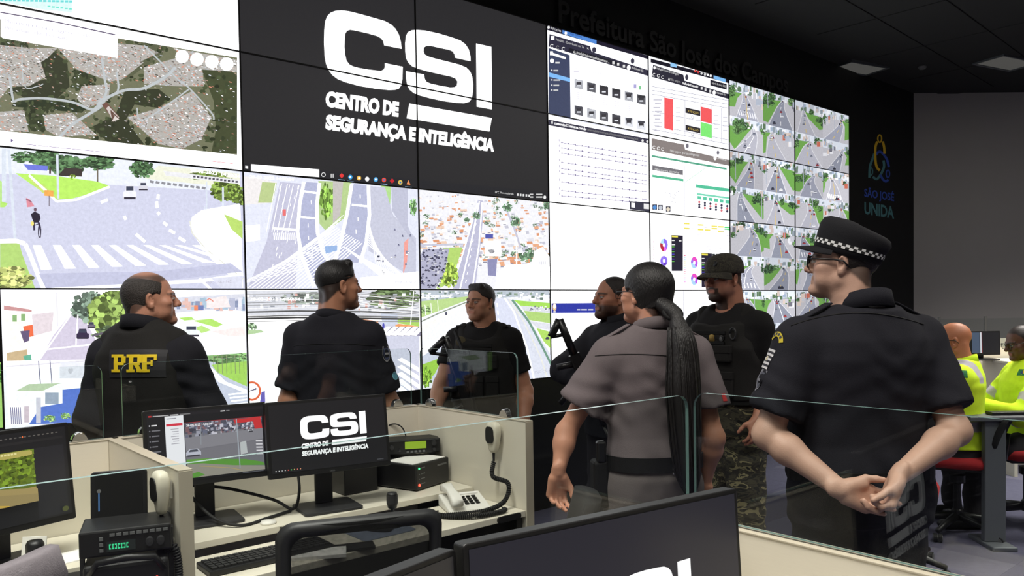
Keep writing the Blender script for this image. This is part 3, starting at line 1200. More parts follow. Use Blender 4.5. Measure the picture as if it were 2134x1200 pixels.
for k in range(4):
    cv.rect(*B5(748 + k * 11, 440), *B5(755 + k * 11, 462), (190, 190, 204))
for x, y, rx, ry in ((670, 410, 16, 13), (560, 120, 10, 9), (610, 210, 10, 10), (375, 170, 8, 8), (318, 195, 6, 5), (800, 110, 10, 9)):
    cv.tree(*B5(x, y), rx, ry, (128, 165, 130), rs, 30)
cv.text('PSJC-CSI-3', 1108, 593, 1143, 593, 5, (206, 208, 222))
cv.build('screen_image', 'wall_screen', vw)

# wires over a street
q = quad(1, -1, 2, 0)
cv = newc(q)
rs = random.Random(31)
cv.poly(q, 253)
cv.poly(P4([(50, 612), (885, 612), (885, 740), (50, 730)]), (226, 228, 236))
cv.tree(*B4(760, 650), 50, 22, (110, 130, 90), rs, 90)
cv.tree(*B4(350, 650), 60, 12, (150, 160, 150), rs, 50)
for k in range(70):
    x = rs.uniform(50, 880)
    y = rs.uniform(620, 700)
    cv.rect(*B4(x, y), *B4(x + rs.uniform(4, 22), y + rs.uniform(4, 22)), rs.choice([250, (200, 204, 215), (150, 155, 165), (230, 180, 170)]))
cv.poly(P4([(590, 745), (885, 785), (885, 1110), (760, 1100), (640, 900)]), (216, 218, 236))
cv.poly(P4([(580, 745), (690, 760), (680, 775), (590, 760)]), (250, 176, 130))
cv.poly(P4([(770, 770), (885, 785), (885, 798), (770, 785)]), (250, 170, 110))
cv.poly(P4([(775, 745), (885, 740), (885, 785), (780, 770)]), (180, 222, 110))
for k in range(6):
    a = 690 + k * 32
    cv.poly(P4([(a + 40, 785), (a + 62, 786), (a + 20, 830), (a - 8, 826)]), 254)
    cv.poly(P4([(a + 62, 786), (a + 74, 786), (a + 46, 832), (a + 20, 830)]), (150, 146, 170))
for k in range(5):
    cv.poly(P4([(780 - k * 2, 945 + k * 34), (800, 935 + k * 34), (885, 985 + k * 40), (885, 1005 + k * 40)]), 254)
cv.poly(P4([(700, 720), (780, 715), (780, 775), (705, 775)]), (214, 222, 240))
cv.oval(*B4(712, 782), 2.5, 6, (90, 90, 190))
for k, (y, w, c) in enumerate(((632, 1.2, 170), (660, 1.4, 236), (684, 1.2, 150), (700, 1.6, 240), (716, 3.2, 96), (738, 2.6, 120), (748, 4.0, 74), (762, 1.6, 150), (672, 1.0, 130), (645, 1.0, 200))):
    cv.line(P4([(48, y), (300, y - 6), (620, y - 2), (885, y + 14 - k * 2)]), w, c)
for k in range(9):
    cv.line(P4([(600, 620 + k * 12), (885, 660 + k * 9)]), 1.2, rs.choice([245, 160, 110]))
cv.line(P4([(858, 615), (842, 775)]), 1.8, 245)
cv.tree(*B4(75, 790), 12, 10, (160, 190, 150), rs, 24)
cv.poly(P4([(58, 825), (140, 812), (120, 800), (60, 800)]), (190, 220, 170))
cv.oval(*B4(80, 1095), 19, 20.5, (250, 120, 80), 24)
cv.oval(*B4(80, 1095), 14.5, 16, 254, 24)
cv.line(P4([(55, 1100), (100, 1085)]), 2, (80, 70, 110))
cv.poly(P4([(104, 1083), (94, 1079), (97, 1092)]), (80, 70, 110))
cv.poly(P4([(118, 1150), (125, 1100), (142, 1095), (144, 1150)]), (120, 110, 200))
cv.text('28-03-2022 14:50:34', 520, 626, 625, 626, 6, 255, 0.02)
cv.text('PSJC-CSI-2', 830, 803, 872, 803, 5, (190, 192, 210))
cv.build('screen_image', 'wall_screen', vw)

# curved highway
q = quad(2, -1, 3, 0)
cv = newc(q)
rs = random.Random(41)
cv.poly(q, (240, 242, 250))
cv.poly(P5([(38, 615), (820, 615), (820, 640), (38, 690)]), (196, 206, 216))
for k in range(120):
    x, y = rs.uniform(40, 815), rs.uniform(616, 665)
    cv.rect(*B5(x, y), *B5(x + rs.uniform(6, 22), y + rs.uniform(5, 16)), rs.choice([(236, 238, 246), (150, 170, 150), (210, 214, 224), (120, 140, 130), 250]))
cv.poly(P5([(38, 680), (330, 650), (330, 670), (38, 780)]), (196, 226, 150))
cv.tree(*B5(70, 730), 16, 8, (160, 195, 130), rs, 30)
cv.poly(P5([(600, 672), (820, 690), (820, 720), (640, 705)]), (176, 232, 100))
cv.poly(P5([(660, 735), (820, 750), (820, 810), (690, 790)]), (186, 222, 130))
cv.poly(P5([(640, 705), (820, 722), (820, 748), (660, 735)]), (226, 230, 238))
cv.poly(P5([(690, 795), (820, 815), (820, 850), (740, 838)]), (228, 230, 240))
cv.poly(P5([(735, 838), (820, 862), (820, 960), (780, 920)]), (186, 230, 110))
for k in range(26):
    x = rs.uniform(690, 815)
    car(cv, *B5(x, rs.uniform(712, 742)), 4, 2.6, rs.choice([250, (150, 150, 170)]))
car(cv, *B5(800, 905), 8, 5, (80, 76, 100))
cv.poly(P5([(520, 655), (590, 670), (680, 770), (820, 1000), (820, 1145), (700, 1150), (640, 900), (560, 720)]), (226, 230, 244))
cv.poly(P5([(500, 660), (545, 665), (620, 790), (720, 1130), (60, 1160), (40, 1000), (330, 810), (460, 690)]), (226, 230, 248))
cv.poly(P5([(38, 830), (330, 680), (345, 690), (45, 860)]), (244, 244, 240))
cv.line(P5([(38, 805), (150, 752), (340, 676)]), 2.4, (150, 160, 140))
cv.poly(P5([(40, 960), (360, 780), (380, 800), (42, 1015)]), (250, 250, 252))
cv.poly(P5([(42, 1060), (180, 1010), (130, 1110), (45, 1195)]), (176, 226, 90))
cv.tree(*B5(80, 1130), 12, 20, (160, 215, 80), rs, 50)
cv.line(P5([(545, 660), (600, 740), (680, 960), (720, 1140)]), 3.2, 254)
cv.line(P5([(590, 670), (690, 800), (770, 950), (825, 1060)]), 4.6, (120, 160, 140))
cv.line(P5([(570, 665), (660, 800), (760, 1010), (800, 1140)]), 3, (236, 236, 230))
for k in range(9):
    cv.line(P5([(500 + k * 4, 690 + k * 46), (502 + k * 5, 712 + k * 46)]), 2.2, 254)
for x, y in ((110, 750), (75, 760), (150, 735)):
    cv.line(P5([(x, y), (x - 4, y - 60)]), 1.2, 245)
cv.oval(*B5(197, 752), 2.4, 3.6, (90, 90, 110))
cv.text('28-03-2022 14:50:34', 876, 622, 940, 618, 5, 255, 0.02)
cv.text('PSJC-CSI-4', 1113, 778, 1146, 774, 5, (190, 192, 210))
cv.build('screen_image', 'wall_screen', vw)

# browser: vehicle list
q = quad(3, 2, 4, 3)
cv = newc(q)
cv.poly(q, (250, 252, 255))
cv.poly([(1139, 52), (1356, 118), (1356, 125), (1139, 62)], (28, 24, 44))
cv.oval(1143, 57, 3, 3, 235, 8)
cv.text('Aplicações', 1147, 60, 1169, 67, 5.5, 230)
cv.poly([(1172, 61), (1243, 83), (1243, 92), (1172, 70)], (84, 140, 220))
cv.oval(1179, 69, 3, 3.6, 240, 8)
cv.text('Google chrome', 1183, 70, 1212, 79, 5, (30, 60, 130))
cv.poly([(1145, 71), (1229, 96), (1233, 108), (1356, 148), (1356, 160), (1143, 97)], (48, 46, 66))
cv.rect(1148, 75, 1155, 83, 250)
cv.text('Fotoblitz - Ocorrências em Te', 1158, 84, 1217, 101, 5, 215)
cv.text('x', 1223, 102, 1227, 103, 5, 240)
cv.oval(1238, 104, 4.4, 6, (58, 56, 76), 12)
cv.oval(1318, 127, 4, 6, (50, 48, 70), 12)
for x, y in ((1150, 96), (1162, 99), (1174, 102)):
    cv.ring(x, y, 3, 3.4, 1.4, 235 if x != 1162 else 140, 40, 330)
cv.poly([(1186, 100), (1292, 131), (1292, 139), (1184, 108)], (26, 26, 38))
cv.text('sjc.fotoblitz.sistemasfotosensor...', 1194, 110, 1270, 132, 5.5, 215, 0.02)
for x, y in ((1278, 131), (1288, 134), (1300, 138)):
    cv.rect(x - 2.4, y - 3, x + 2.4, y + 3, 225)
cv.oval(1310, 141, 4, 5.4, 250, 10)
cv.text('Anônimos (6)', 1316, 143, 1340, 150, 5, 225)
cv.poly([(1143, 100), (1187, 115), (1189, 250), (1143, 236)], (62, 70, 100))
cv.rect(1146, 107, 1152, 115, 250)
cv.poly([(1152, 110), (1179, 119), (1179, 124), (1152, 116)], 240)
cv.oval(1150, 127, 4.2, 5, 252, 12)
cv.rect(1157, 129, 1166, 132.5, 225)
cv.poly([(1144, 151), (1188, 163), (1188, 171), (1144, 160)], (130, 190, 250))
for k, y in enumerate((147, 167, 178, 188)):
    cv.rect(1153, y - 1.5, 1163 + (k * 5 % 3) * 2, y + 1.5, 205)
    cv.rect(1148, y - 2, 1151, y + 1, 225)
cv.text('Ocorrências em Tempo Real', 1195, 144, 1258, 158, 5, (196, 190, 214))
cv.rect(1195, 148, 1206, 150, (220, 216, 230))
cv.rect(1320, 176, 1326, 184, (176, 170, 220))
cv.rect(1331, 179, 1336, 187, (130, 210, 150))
rs = random.Random(77)
for i in range(6):
    for j in range(2):
        x, y = 1197 + i * 26.5 - i * .5, 164 + j * 55 + i * 6.4
        if j == 1:
            y = 219 + i * 6.0
        cv.poly([(x, y), (x + 18, y + 4.4), (x + 18, y + 23), (x, y + 19)], rs.choice([(150, 150, 158), (96, 96, 104), (180, 182, 190), (230, 232, 240), (60, 58, 66)]))
        cv.rect(x + 2, y + 3, x + 16, y + 8, rs.choice([(70, 70, 80), (200, 202, 210), (40, 40, 46)]))
        cv.rect(x + 4, y + 7, x + 14, y + 16, (52, 50, 58))
        cv.rect(x + 5, y + 13, x + 13, y + 16, (225, 228, 236))
        if j == 0:
            for k in range(4):
                cv.line([(x + 4, y + 28 + k * 4), (x + 16, y + 30 + k * 4)], 1, (222, 218, 232))
cv.build('screen_image', 'wall_screen', vw)
q = quad(3, 1, 4, 2)
cv = newc(q)
cv.poly(q, 254)
cv.poly([(1143, 234), (1356, 277), (1356, 283), (1189, 250), (1143, 238)], (230, 232, 246))
cv.poly([(1143, 249), (1355, 290), (1355, 300), (1143, 261)], (54, 52, 72))
cv.rect(1149, 252, 1152, 258, 240)
cv.text('consorcio123sistema.com.br', 1155, 259, 1223, 272, 5.6, 250, 0.02)
cv.text('/site-web/economatica/monitoramento/mensais/hist...', 1224, 272, 1333, 293, 5, 150)
cv.oval(1339, 293, 2.5, 3, 230, 8)
cv.oval(1349, 295, 2.5, 3, 230, 8)
for k, (y, d) in enumerate(((297, 29), (308, 29), (319, 27), (338, 26), (351, 26), (361, 23), (379, 21), (397, 19), (408, 15))):
    cv.line([(1168, y), (1348, y + d)], 1.3, (150, 142, 182))
    for x in range(1170, 1348, 14):
        cv.rect(x, y + (x - 1168) * d / 180 - 2, x + 2, y + (x - 1168) * d / 180 + 1.4, (120, 110, 150))
    cv.rect(1164, y - 7, 1166, y - 2, (200, 195, 215))
cv.poly([(1311, 419), (1356, 422), (1399, 434), (1399, 447), (1311, 436)], (60, 60, 76))
cv.poly([(1315, 422), (1323, 423), (1323, 433), (1315, 432)], 240)
cv.poly([(1341, 424), (1352, 425), (1352, 436), (1341, 435)], 235)
cv.build('screen_image', 'wall_screen', vw)
q = quad(3, -1, 4, 1)
cv = newc(q)
cv.poly(q, 255)
for k in range(26):
    x, y = R.uniform(1150, 1340), R.uniform(440, 600)
    cv.line([(x, y), (x + R.uniform(-30, 50), y + R.uniform(-16, 26))], 0.8, (240, 240, 248))
cv.poly([(1149, 632), (1356, 630), (1356, 651), (1149, 652)], (52, 62, 170))
cv.oval(1155.5, 640, 4, 8, (244, 205, 150), 12)
cv.oval(1155.5, 638, 2.6, 5, 252, 10)
cv.rect(1153, 648, 1158, 651, 235)
for x0, x1 in ((1202, 1209), (1211, 1223), (1226, 1236), (1240, 1250)):
    cv.rect(x0, 644, x1, 646.5, 235)
cv.build('screen_image', 'wall_screen', vw)

# browser: traffic table
q = quad(4, 2, 5, 3)
cv = newc(q)
cv.poly(q, (246, 248, 253))
cv.poly([(1356, 122), (1521, 166), (1521, 174), (1356, 130)], (22, 20, 36))
cv.poly([(1397, 128), (1410, 131), (1410, 141), (1397, 138)], (150, 205, 250))
for x, y, c in ((1449, 148, (230, 70, 60)), (1455, 150, (200, 60, 60)), (1462, 153, 220), (1469, 155, 220), (1475, 156, 240), (1481, 158, 240)):
    cv.oval(x, y, 2.4, 3, c, 8)
cv.poly([(1487, 157), (1512, 165), (1512, 172), (1487, 164)], (130, 190, 245))
cv.poly([(1361, 135), (1424, 156), (1426, 168), (1521, 197), (1521, 207), (1358, 160)], (40, 38, 54))
cv.oval(1364, 141, 2.6, 3.4, 245, 8)
cv.text('trafegfacil.com.br/trafegam', 1368, 144, 1414, 157, 5, 225)
cv.oval(1431, 161, 3.4, 6, (60, 58, 74), 10)
for x, y in ((1363, 156), (1372, 158), (1381, 161)):
    cv.ring(x, y, 2.6, 3, 1.3, 235, 40, 330)
cv.text('Não segura', 1396, 167, 1418, 173, 5, 165)
cv.text('trafegfacil.com.br', 1422, 175, 1455, 184, 5, 245, 0.02)
cv.poly([(1392, 167), (1394, 161), (1396, 168)], 240)
for x, y in ((1462, 184), (1470, 187), (1480, 190)):
    cv.rect(x - 2, y - 3, x + 2, y + 3, 225)
cv.oval(1488, 193, 3.2, 5, 250, 10)
cv.text('Anônimos (5)', 1493, 195, 1511, 199, 4.4, 225)
cv.poly([(1480, 166), (1514, 175), (1514, 187), (1480, 178)], (34, 32, 44))
cv.text('segunda 28 março 2022', 1483, 174, 1512, 182, 4, 220)
for y in (188, 196, 204, 240, 268, 277):
    d = 30 if y < 230 else 32
    cv.line([(1358, y - 8), (1520, y + d - 8)], 0.9, (150, 148, 168))
for x in (1383, 1402, 1427, 1460, 1483, 1503):
    cv.line([(x, 196 + (x - 1358) * .2), (x, 266 + (x - 1358) * .2)], 0.9, (190, 188, 205))
cv.poly([(1384, 203), (1402, 207), (1402, 272), (1384, 267)], (250, 92, 96))
cv.poly([(1460, 222), (1483, 228), (1483, 258), (1460, 252)], (248, 92, 96))
cv.poly([(1460, 254), (1483, 260), (1483, 288), (1460, 283)], (130, 238, 120))
for y in (226, 262):
    cv.poly([(1428, y - 2), (1459, y + 5), (1459, y + 16), (1428, y + 9)], (44, 40, 44))
    cv.text('ATENÇÃO', 1433, y + 7, 1455, y + 12, 4, (220, 190, 90))
    cv.ring(1443, y + 18, 2.4, 3, 1, (110, 110, 130))
for k in range(9):
    y = 207 + k * 8 - (k > 4) * 0
    cv.rect(1361 + (k % 2) * 3, y, 1379 - (k % 3) * 2, y + 2.4, (204, 202, 216))
for k in range(4):
    for x in (1408, 1488, 1506):
        cv.rect(x, 224 + k * 9 + (x - 1408) * .2, x + 9, 226 + k * 9 + (x - 1408) * .2, (216, 214, 226))
cv.build('screen_image', 'wall_screen', vw)
q = quad(4, 1, 5, 2)
cv = newc(q)
cv.poly(q, 252)
cv.poly([(1358, 288), (1425, 301), (1428, 312), (1522, 334), (1522, 346), (1358, 312)], (140, 130, 128))
for x, y in ((1363, 307), (1372, 309), (1381, 311)):
    cv.ring(x, y, 2.6, 3, 1.3, 240, 40, 330)
cv.text('Não segura  portal.trafegamais', 1396, 316, 1457, 326, 5, 225)
cv.oval(1432, 304, 3.4, 5, (120, 118, 130), 10)
cv.oval(1496, 318, 3, 4.4, (120, 118, 130), 10)
cv.oval(1490, 329, 3.2, 5, 250, 10)
cv.text('Anônimos (5)', 1495, 331, 1513, 335, 4.4, 240)
cv.poly([(1358, 323), (1514, 350), (1514, 354), (1358, 327)], (90, 170, 140))
cv.poly([(1359, 344), (1423, 355), (1423, 365), (1359, 354)], (120, 118, 124))
cv.text('Não segura  portal.tr', 1364, 354, 1415, 362, 4.6, 230)
cv.poly([(1359, 364), (1424, 373), (1424, 378), (1359, 369)], (90, 190, 150))
cv.line([(1426, 345), (1426, 452)], 1.2, (225, 225, 235))
cv.line([(1427, 380), (1470, 350)], 1.2, (190, 236, 210))
cv.poly([(1450, 384), (1521, 393), (1521, 400), (1450, 391)], (90, 200, 160))
cv.poly([(1452, 402), (1521, 411), (1521, 415), (1452, 406)], (130, 222, 190))
for i in range(6):
    x, y = 1453 + i * 11.6, 408 + i * 1.7
    cv.poly([(x, y), (x + 8, y + 1), (x + 8, y + 8), (x, y + 7)], (100, 206, 170))
    for j in range(3):
        cv.oval(x + 4, y + 13 + j * 5.4, 2.6, 2.8, (70, 66, 90) if (i + j) % 3 else (225, 120, 130), 8)
for k in range(22):
    x, y = R.gauss(1400, 8), R.gauss(406, 7)
    cv.rect(x, y, x + 1.4, y + 1.4, (170, 170, 190))
for x, y, c in ((1364, 432, (90, 150, 220)), (1376, 433, (200, 205, 215)), (1392, 436, (236, 225, 205))):
    cv.rect(x - 5, y - 6, x + 5, y + 5, (70, 70, 86))
    cv.oval(x, y, 4, 4.6, c, 10)
cv.build('screen_image', 'wall_screen', vw)
q = quad(4, -1, 5, 1)
cv = newc(q)
cv.poly(q, 253)
B6 = lambda x, y: (1340 + x / 6.665, 440 + y / 6.665)


def P6(pts):
    return [B6(*p) for p in pts]


for x, y, c in ((605, 172, 0), (605, 238, 0), (800, 190, 0), (800, 255, 0), (895, 262, 0), (990, 210, 0), (990, 240, 0), (1080, 215, 0), (1080, 280, 0), (1170, 225, 1), (1170, 252, 1)):
    cv.poly(P6([(x - 40, y - 12), (x + 40, y - 8), (x + 40, y + 14), (x - 40, y + 10)]), (110, 230, 140) if c else (245, 232, 110))
for a, b in (((125, 90), (550, 130)), ((565, 310), (1220, 340)), ((560, 390), (1220, 420))):
    cv.line(P6([a, b]), 0.8, (216, 214, 226))
for k in range(46):
    x, y = R.uniform(130, 1180), R.uniform(130, 580)
    if x < 540 and y > 320:
        continue
    cv.line(P6([(x, y), (x + R.uniform(30, 90), y + 5)]), 0.9, (212, 210, 224))
PIE = (((290, 470), 54, 90), ((290, 690), 52, 70), ((710, 715), 48, 82), ((710, 945), 48, 82))
for i, ((x, y), rx, ry) in enumerate(PIE):
    cols = [(150, 120, 250), (240, 100, 240), (190, 50, 70), (190, 235, 255)] if i != 1 else [(150, 120, 250), (110, 70, 200), (150, 120, 250), (160, 130, 250)]
    if i > 1:
        cols = [(190, 90, 240), (180, 220, 255), (170, 120, 240), (240, 80, 200)]
    cuts = (-90, 40, 95, 200, 270) if i < 2 else (-20, 60, 180, 230, 340)
    for k in range(4):
        p = [B6(x, y)] + [B6(x + rx * math.cos(math.radians(cuts[k] + (cuts[k + 1] - cuts[k]) * t / 6)), y + ry * math.sin(math.radians(cuts[k] + (cuts[k + 1] - cuts[k]) * t / 6))) for t in range(7)]
        cv.poly(p, cols[k])
    cv.oval(*B6(x, y), 2.4, 4, 250, 10)
for x, y, w, h in ((392, 330, 160, 500), (808, 580, 150, 475)):
    cv.poly(P6([(x, y), (x + w, y + 8), (x + w, y + h), (x + 4, y + h)]), (42, 38, 56))
    cv.poly(P6([(x + 6, y + 8), (x + 90, y + 12), (x + 90, y + 36), (x + 6, y + 32)]), (240, 228, 90))
    cv.rect(*B6(x + 6, y + 70), *B6(x + 44, y + 84), 235)
    cv.rect(*B6(x + 104, y + 74), *B6(x + 140, y + 90), 235)
    cv.rect(*B6(x + 6, y + 128), *B6(x + 52, y + 142), 235)
    for k in range(7):
        yy = y + 160 + k * 34
        cv.rect(*B6(x + 6, yy), *B6(x + 42, yy + 10), (90, 80, 220) if k % 2 else (100, 190, 80))
cv.poly(P6([(960, 590), (1200, 598), (1200, 720), (960, 720)]), (56, 62, 66))
cv.line(P6([(1000, 592), (1030, 640)]), 2, 240)
cv.rect(*B6(965, 655), *B6(985, 700), (80, 190, 100))
for k in range(14):
    x = 568
    cv.rect(*B6(x, 610 + k * 28), *B6(x + 22, 624 + k * 28), R.choice([(250, 170, 230), (200, 230, 250), (225, 120, 150), (240, 240, 200)]))
    cv.rect(*B6(140, 390 + k * 20), *B6(154, 400 + k * 20), R.choice([(250, 190, 235), (225, 140, 170), (250, 250, 252)]))
cv.rect(*B6(790, 800), *B6(804, 1000), (250, 240, 190))
cv.line([(1424, 606), (1424, 840)], 1, (190, 190, 205))
for k in range(22):
    x, y = R.uniform(1426, 1500), R.uniform(610, 780)
    cv.line([(x, y), (x + R.uniform(5, 22), y)], 1, (214, 214, 228))
cv.build('screen_image', 'wall_screen', vw)


# mosaic of street cameras
def street(cv, q, seed):
    rs = random.Random(seed)
    f = lambda u, v: [(q[0][i] * (1 - u) + q[1][i] * u) * (1 - v) + (q[3][i] * (1 - u) + q[2][i] * u) * v for i in (0, 1)]
    cv.clip = q
    PQ = lambda pts: [f(*p) for p in pts]
    w = abs(q[1][0] - q[0][0])
    kind = rs.randrange(4)
    tone = rs.uniform(.9, 1.06)
    T = lambda c: [x * tone for x in c]
    cv.poly(q, T((226, 232, 244)))
    hz = rs.uniform(.12, .26)
    # skyline
    for k in range(34):
        u, v = rs.uniform(-.05, 1), rs.uniform(0.0, hz + .06)
        cv.rect(*f(u, v), *f(u + rs.uniform(.03, .11), v + rs.uniform(.05, .18)), T(rs.choice([(236, 238, 246), (196, 202, 214), (150, 162, 172), (214, 196, 188), (168, 184, 206), (244, 245, 250), (118, 138, 120), (96, 124, 92)])))
    cv.poly(PQ([(0, hz + .06), (1, hz + .06), (1, 1), (0, 1)]), T((198, 197, 205)))
    vx = rs.uniform(.25, .75)
    side = rs.choice((-1, 1))
    # verge and trees along it
    e = .5 + side * .62
    cv.poly(PQ([(vx + side * .05, hz + .05), (e, hz + .1), (e, rs.uniform(.55, .95)), (.5 + side * rs.uniform(.3, .48), rs.uniform(.62, .95)), (vx + side * .18, hz + .22)]), T((116, 170, 84)))
    for k in range(rs.randint(5, 8)):
        sd = side if rs.random() < .7 else -side
        v = hz + rs.uniform(-.04, .30)
        u = vx + sd * (.12 + 1.1 * max(0, v - hz) + rs.uniform(.05, .35))
        c = f(u, v)
        cv.tree(c[0], c[1], w * rs.uniform(.06, .16), w * rs.uniform(.07, .15), T(rs.choice([(82, 118, 74), (104, 144, 88), (70, 100, 70)])), rs, 26)
    # other side: buildings or pavement
    for k in range(7):
        v = hz + rs.uniform(0, .3)
        u = vx - side * (.1 + 1.2 * max(0, v - hz) + rs.uniform(0.02, .2))
        cv.rect(*f(u, v - .08), *f(u - side * rs.uniform(.05, .16), v + .06), T(rs.choice([(236, 236, 242), (182, 190, 206), (224, 206, 196), (120, 120, 132), (205, 205, 214), (200, 110, 90)])))
    m = rs.uniform(.3, .7)
    wd = rs.uniform(.42, .8)
    bend = rs.uniform(-.12, .12)
    l = [(vx - .035, hz + .03), (vx - .02 + (m - wd / 2 - vx) * .35 + bend, hz + (1 - hz) * .35), (m - wd * .62, 1.02)]
    r = [(vx + .045, hz + .03), (vx + .03 + (m + wd / 2 - vx) * .35 + bend, hz + (1 - hz) * .35), (m + wd * .62, 1.02)]
    cm = lambda P: [(a.x, a.y) for a in catmull([(x, y, 0) for x, y in P], 5)]
    L_, R_ = cm(l), cm(r)
    cv.poly(PQ(L_ + R_[::-1]), T(rs.choice([(164, 167, 184), (178, 180, 196), (150, 154, 170), (188, 188, 200)])))
    cv.line(PQ(L_), 1.3, T((228, 228, 234)))
    cv.line(PQ(R_), 1.3, T((228, 228, 234)))
    M_ = [((a[0] + b[0]) / 2, (a[1] + b[1]) / 2) for a, b in zip(L_, R_)]
    lc = T(rs.choice([(226, 196, 110), (240, 240, 244)]))
    for k in range(0, len(M_) - 1, 2 if rs.random() < .6 else 1):
        cv.line(PQ([M_[k], M_[k + 1]]), .8 + .6 * k / len(M_), lc)
    if kind == 0:
        for k in range(8):
            u = m - wd * .5 + k * wd / 8
            cv.line(PQ([(u, .78), (u + .04, .93)]), 2.0, T((240, 240, 246)))
    for k in range(rs.randint(4, 8)):
        t = rs.randrange(1, len(M_) - 1)
        a, b = L_[t], R_[t]
        x = rs.uniform(.15, .85)
        c = f(a[0] + (b[0] - a[0]) * x, a[1] + (b[1] - a[1]) * x)
        z = .035 + .085 * t / len(M_)
        car(cv, c[0], c[1], w * z, w * z * .85, T(rs.choice([(240, 241, 246), (228, 230, 238), (52, 54, 64), (176, 58, 58), (140, 144, 158)])), rs)
    if kind in (1, 2):
        u = rs.uniform(.06, .94)
        cv.line(PQ([(u, .02), (u + .012, rs.uniform(.5, .9))]), 1.3, T((176, 182, 196)))


k = 100
for n in (5, 6):
    for m in range(-1, 3):
        cv = newc(None, 0.7)
        for i in range(2):
            for j in range(2):
                cv.o = .0006
                street(cv, quad(n + i / 2, m + j / 2, n + (i + 1) / 2, m + (j + 1) / 2), k)
                k += 1
        cv.build('screen_image', 'wall_screen', vw)
# ---------------------------------------------------------------- rows of desks
K0 = Vector((-1.455, 2.87, 0))


def cub(x, y, z=0.0):                 # along the row, towards the screens, up
    return K0 + DV * x + NV * y + Vector((0, 0, z))


PT = 1.12                             # partition top
GT = 1.39                             # glass top


def partition(label, x0, y0, x1, y1):
    """panel between two points of the row frame, standing on the floor"""
    t = thing('partition_panel', label, 'partition', cub(x0, y0), YAW + math.atan2(y1 - y0, x1 - x0))
    L = math.hypot(x1 - x0, y1 - y0)
    MB().box((0, -0.018, 0.02), (L, 0.018, PT - 0.004)).build('panel', 'laminate', t)
    MB().box((-0.002, -0.02, PT - 0.004), (L + 0.002, 0.02, PT)).box((L, -0.02, 0.02), (L + 0.003, 0.02, PT - 0.004)).build('edge_strip', 'edge_band', t, bevel=0.001)
    for x in (0.08, L - 0.08):
        MB().lathe([(0.022, 0), (0.022, 0.02)], 12, Matrix.Translation((x, 0, 0))).build('foot', 'plastic_black', t)
    return t


def pane(label, x0, y0, x1, y1, r0=0.03, r1=0.03, clamps=(0.08, -0.08)):
    t = thing('glass_screen', label, 'glass panel', cub(x0, y0, PT), YAW + math.atan2(y1 - y0, x1 - x0))
    L, H = math.hypot(x1 - x0, y1 - y0), GT - PT
    pts = [(0, 0.004), (L, 0.004)]
    for k in range(6):
        a = math.radians(90 * k / 5)
        pts.append((L - r1 + r1 * math.cos(a), H - r1 + r1 * math.sin(a)))
    for k in range(6):
        a = math.radians(90 + 90 * k / 5)
        pts.append((r0 + r0 * math.cos(a), H - r0 + r0 * math.sin(a)))
    M = Matrix.Rotation(math.pi / 2, 4, 'X')
    n = len(pts)
    th = 0.004
    mb = MB()
    mb.add([M @ Vector((p[0], p[1], th)) for p in pts] + [M @ Vector((p[0], p[1], -th)) for p in pts], [tuple(range(n)), tuple(range(2 * n - 1, n - 1, -1))])
    mb.build('pane', 'glass', t)
    eb = MB()
    vs_ = [M @ Vector((p[0], p[1], th)) for p in pts] + [M @ Vector((p[0], p[1], -th)) for p in pts]
    eb.add(vs_, [(i, n + i, n + (i + 1) % n, (i + 1) % n) for i in range(n)])
    eb.build('polished_edge', 'glass_edge', t)
    for c in clamps:
        x = c if c > 0 else L + c
        cl = MB()
        cl.prism([(0.028 * math.cos(math.radians(a)), 0.034 * math.sin(math.radians(a))) for a in range(0, 181, 18)], -0.013, 0.013, Matrix.Translation((x, 0, 0.001)) @ M)
        cl.build('clamp', 'chrome', t, bevel=0.003)
    return t


partition('beige partition behind the two monitors of the middle desk', 0.0, 0.02, 1.342, 0.02)
partition('beige side partition with the cream microphone and phone beside it', 1.342, 0.04, 1.342, -0.765)
partition('beige side partition between the left desk and the middle desk', 0.0, 0.04, 0.0, -0.765)
partition('beige partition behind the left desk, ending at the man with yellow letters', -1.36, 0.02, -0.02, 0.02)
pane('clear glass screen over the partition behind the middle desk', 0.035, 0.02, 1.30, 0.02)
pane('clear glass screen beside the man in the black T-shirt', 1.342, 0.0, 1.342, -0.70)
pane('clear glass screen over the left desk in front of the man with yellow letters', -1.34, 0.02, -0.03, 0.02)
YN = -2.11
partition('beige partition behind the foreground monitors', -0.71, YN, 0.60, YN)
partition('beige end partition in the lower right corner of the view', 0.633, YN + 0.02, 0.633, YN - 0.80)
pane('long clear glass screen across the foreground desk', -0.70, YN, 0.586, YN)
pane('clear glass screen in front of the officer with clasped hands', 0.633, YN + 0.015, 0.633, YN - 0.76, clamps=(0.045, -0.08))


def desk(label, x0, x1, ys):
    t = thing('desk', label, 'desk', cub((x0 + x1) / 2, ys), YAW)
    w = (x1 - x0) / 2 - 0.021
    MB().box((-w, -0.42, 0.775), (w, -0.002, 0.80)).build('rear_shelf', 'laminate_top', t, bevel=0.002)
    MB().box((-w, -0.762, 0.735), (w, -0.455, 0.76)).build('worktop', 'laminate_top', t, bevel=0.002)
    MB().box((-w, -0.70, 0.62), (w, -0.66, 0.73)).build('cable_tray', 'plastic_black', t)
    for s in (-1, 1):
        MB().box((s * w - 0.03 if s > 0 else -w, -0.74, 0.0), (w if s > 0 else -w + 0.03, -0.03, 0.734)).build('leg', 'plastic_dark', t)
    MB().prism(rrect(-0.06, -0.012, 0.06, 0.012, 0.011), 0, 0.008, Matrix.Translation((w - 0.09, -0.762, 0.748)) @ Matrix.Rotation(math.pi / 2, 4, 'X')).build('cable_grommet', 'plastic_black', t)
    return t


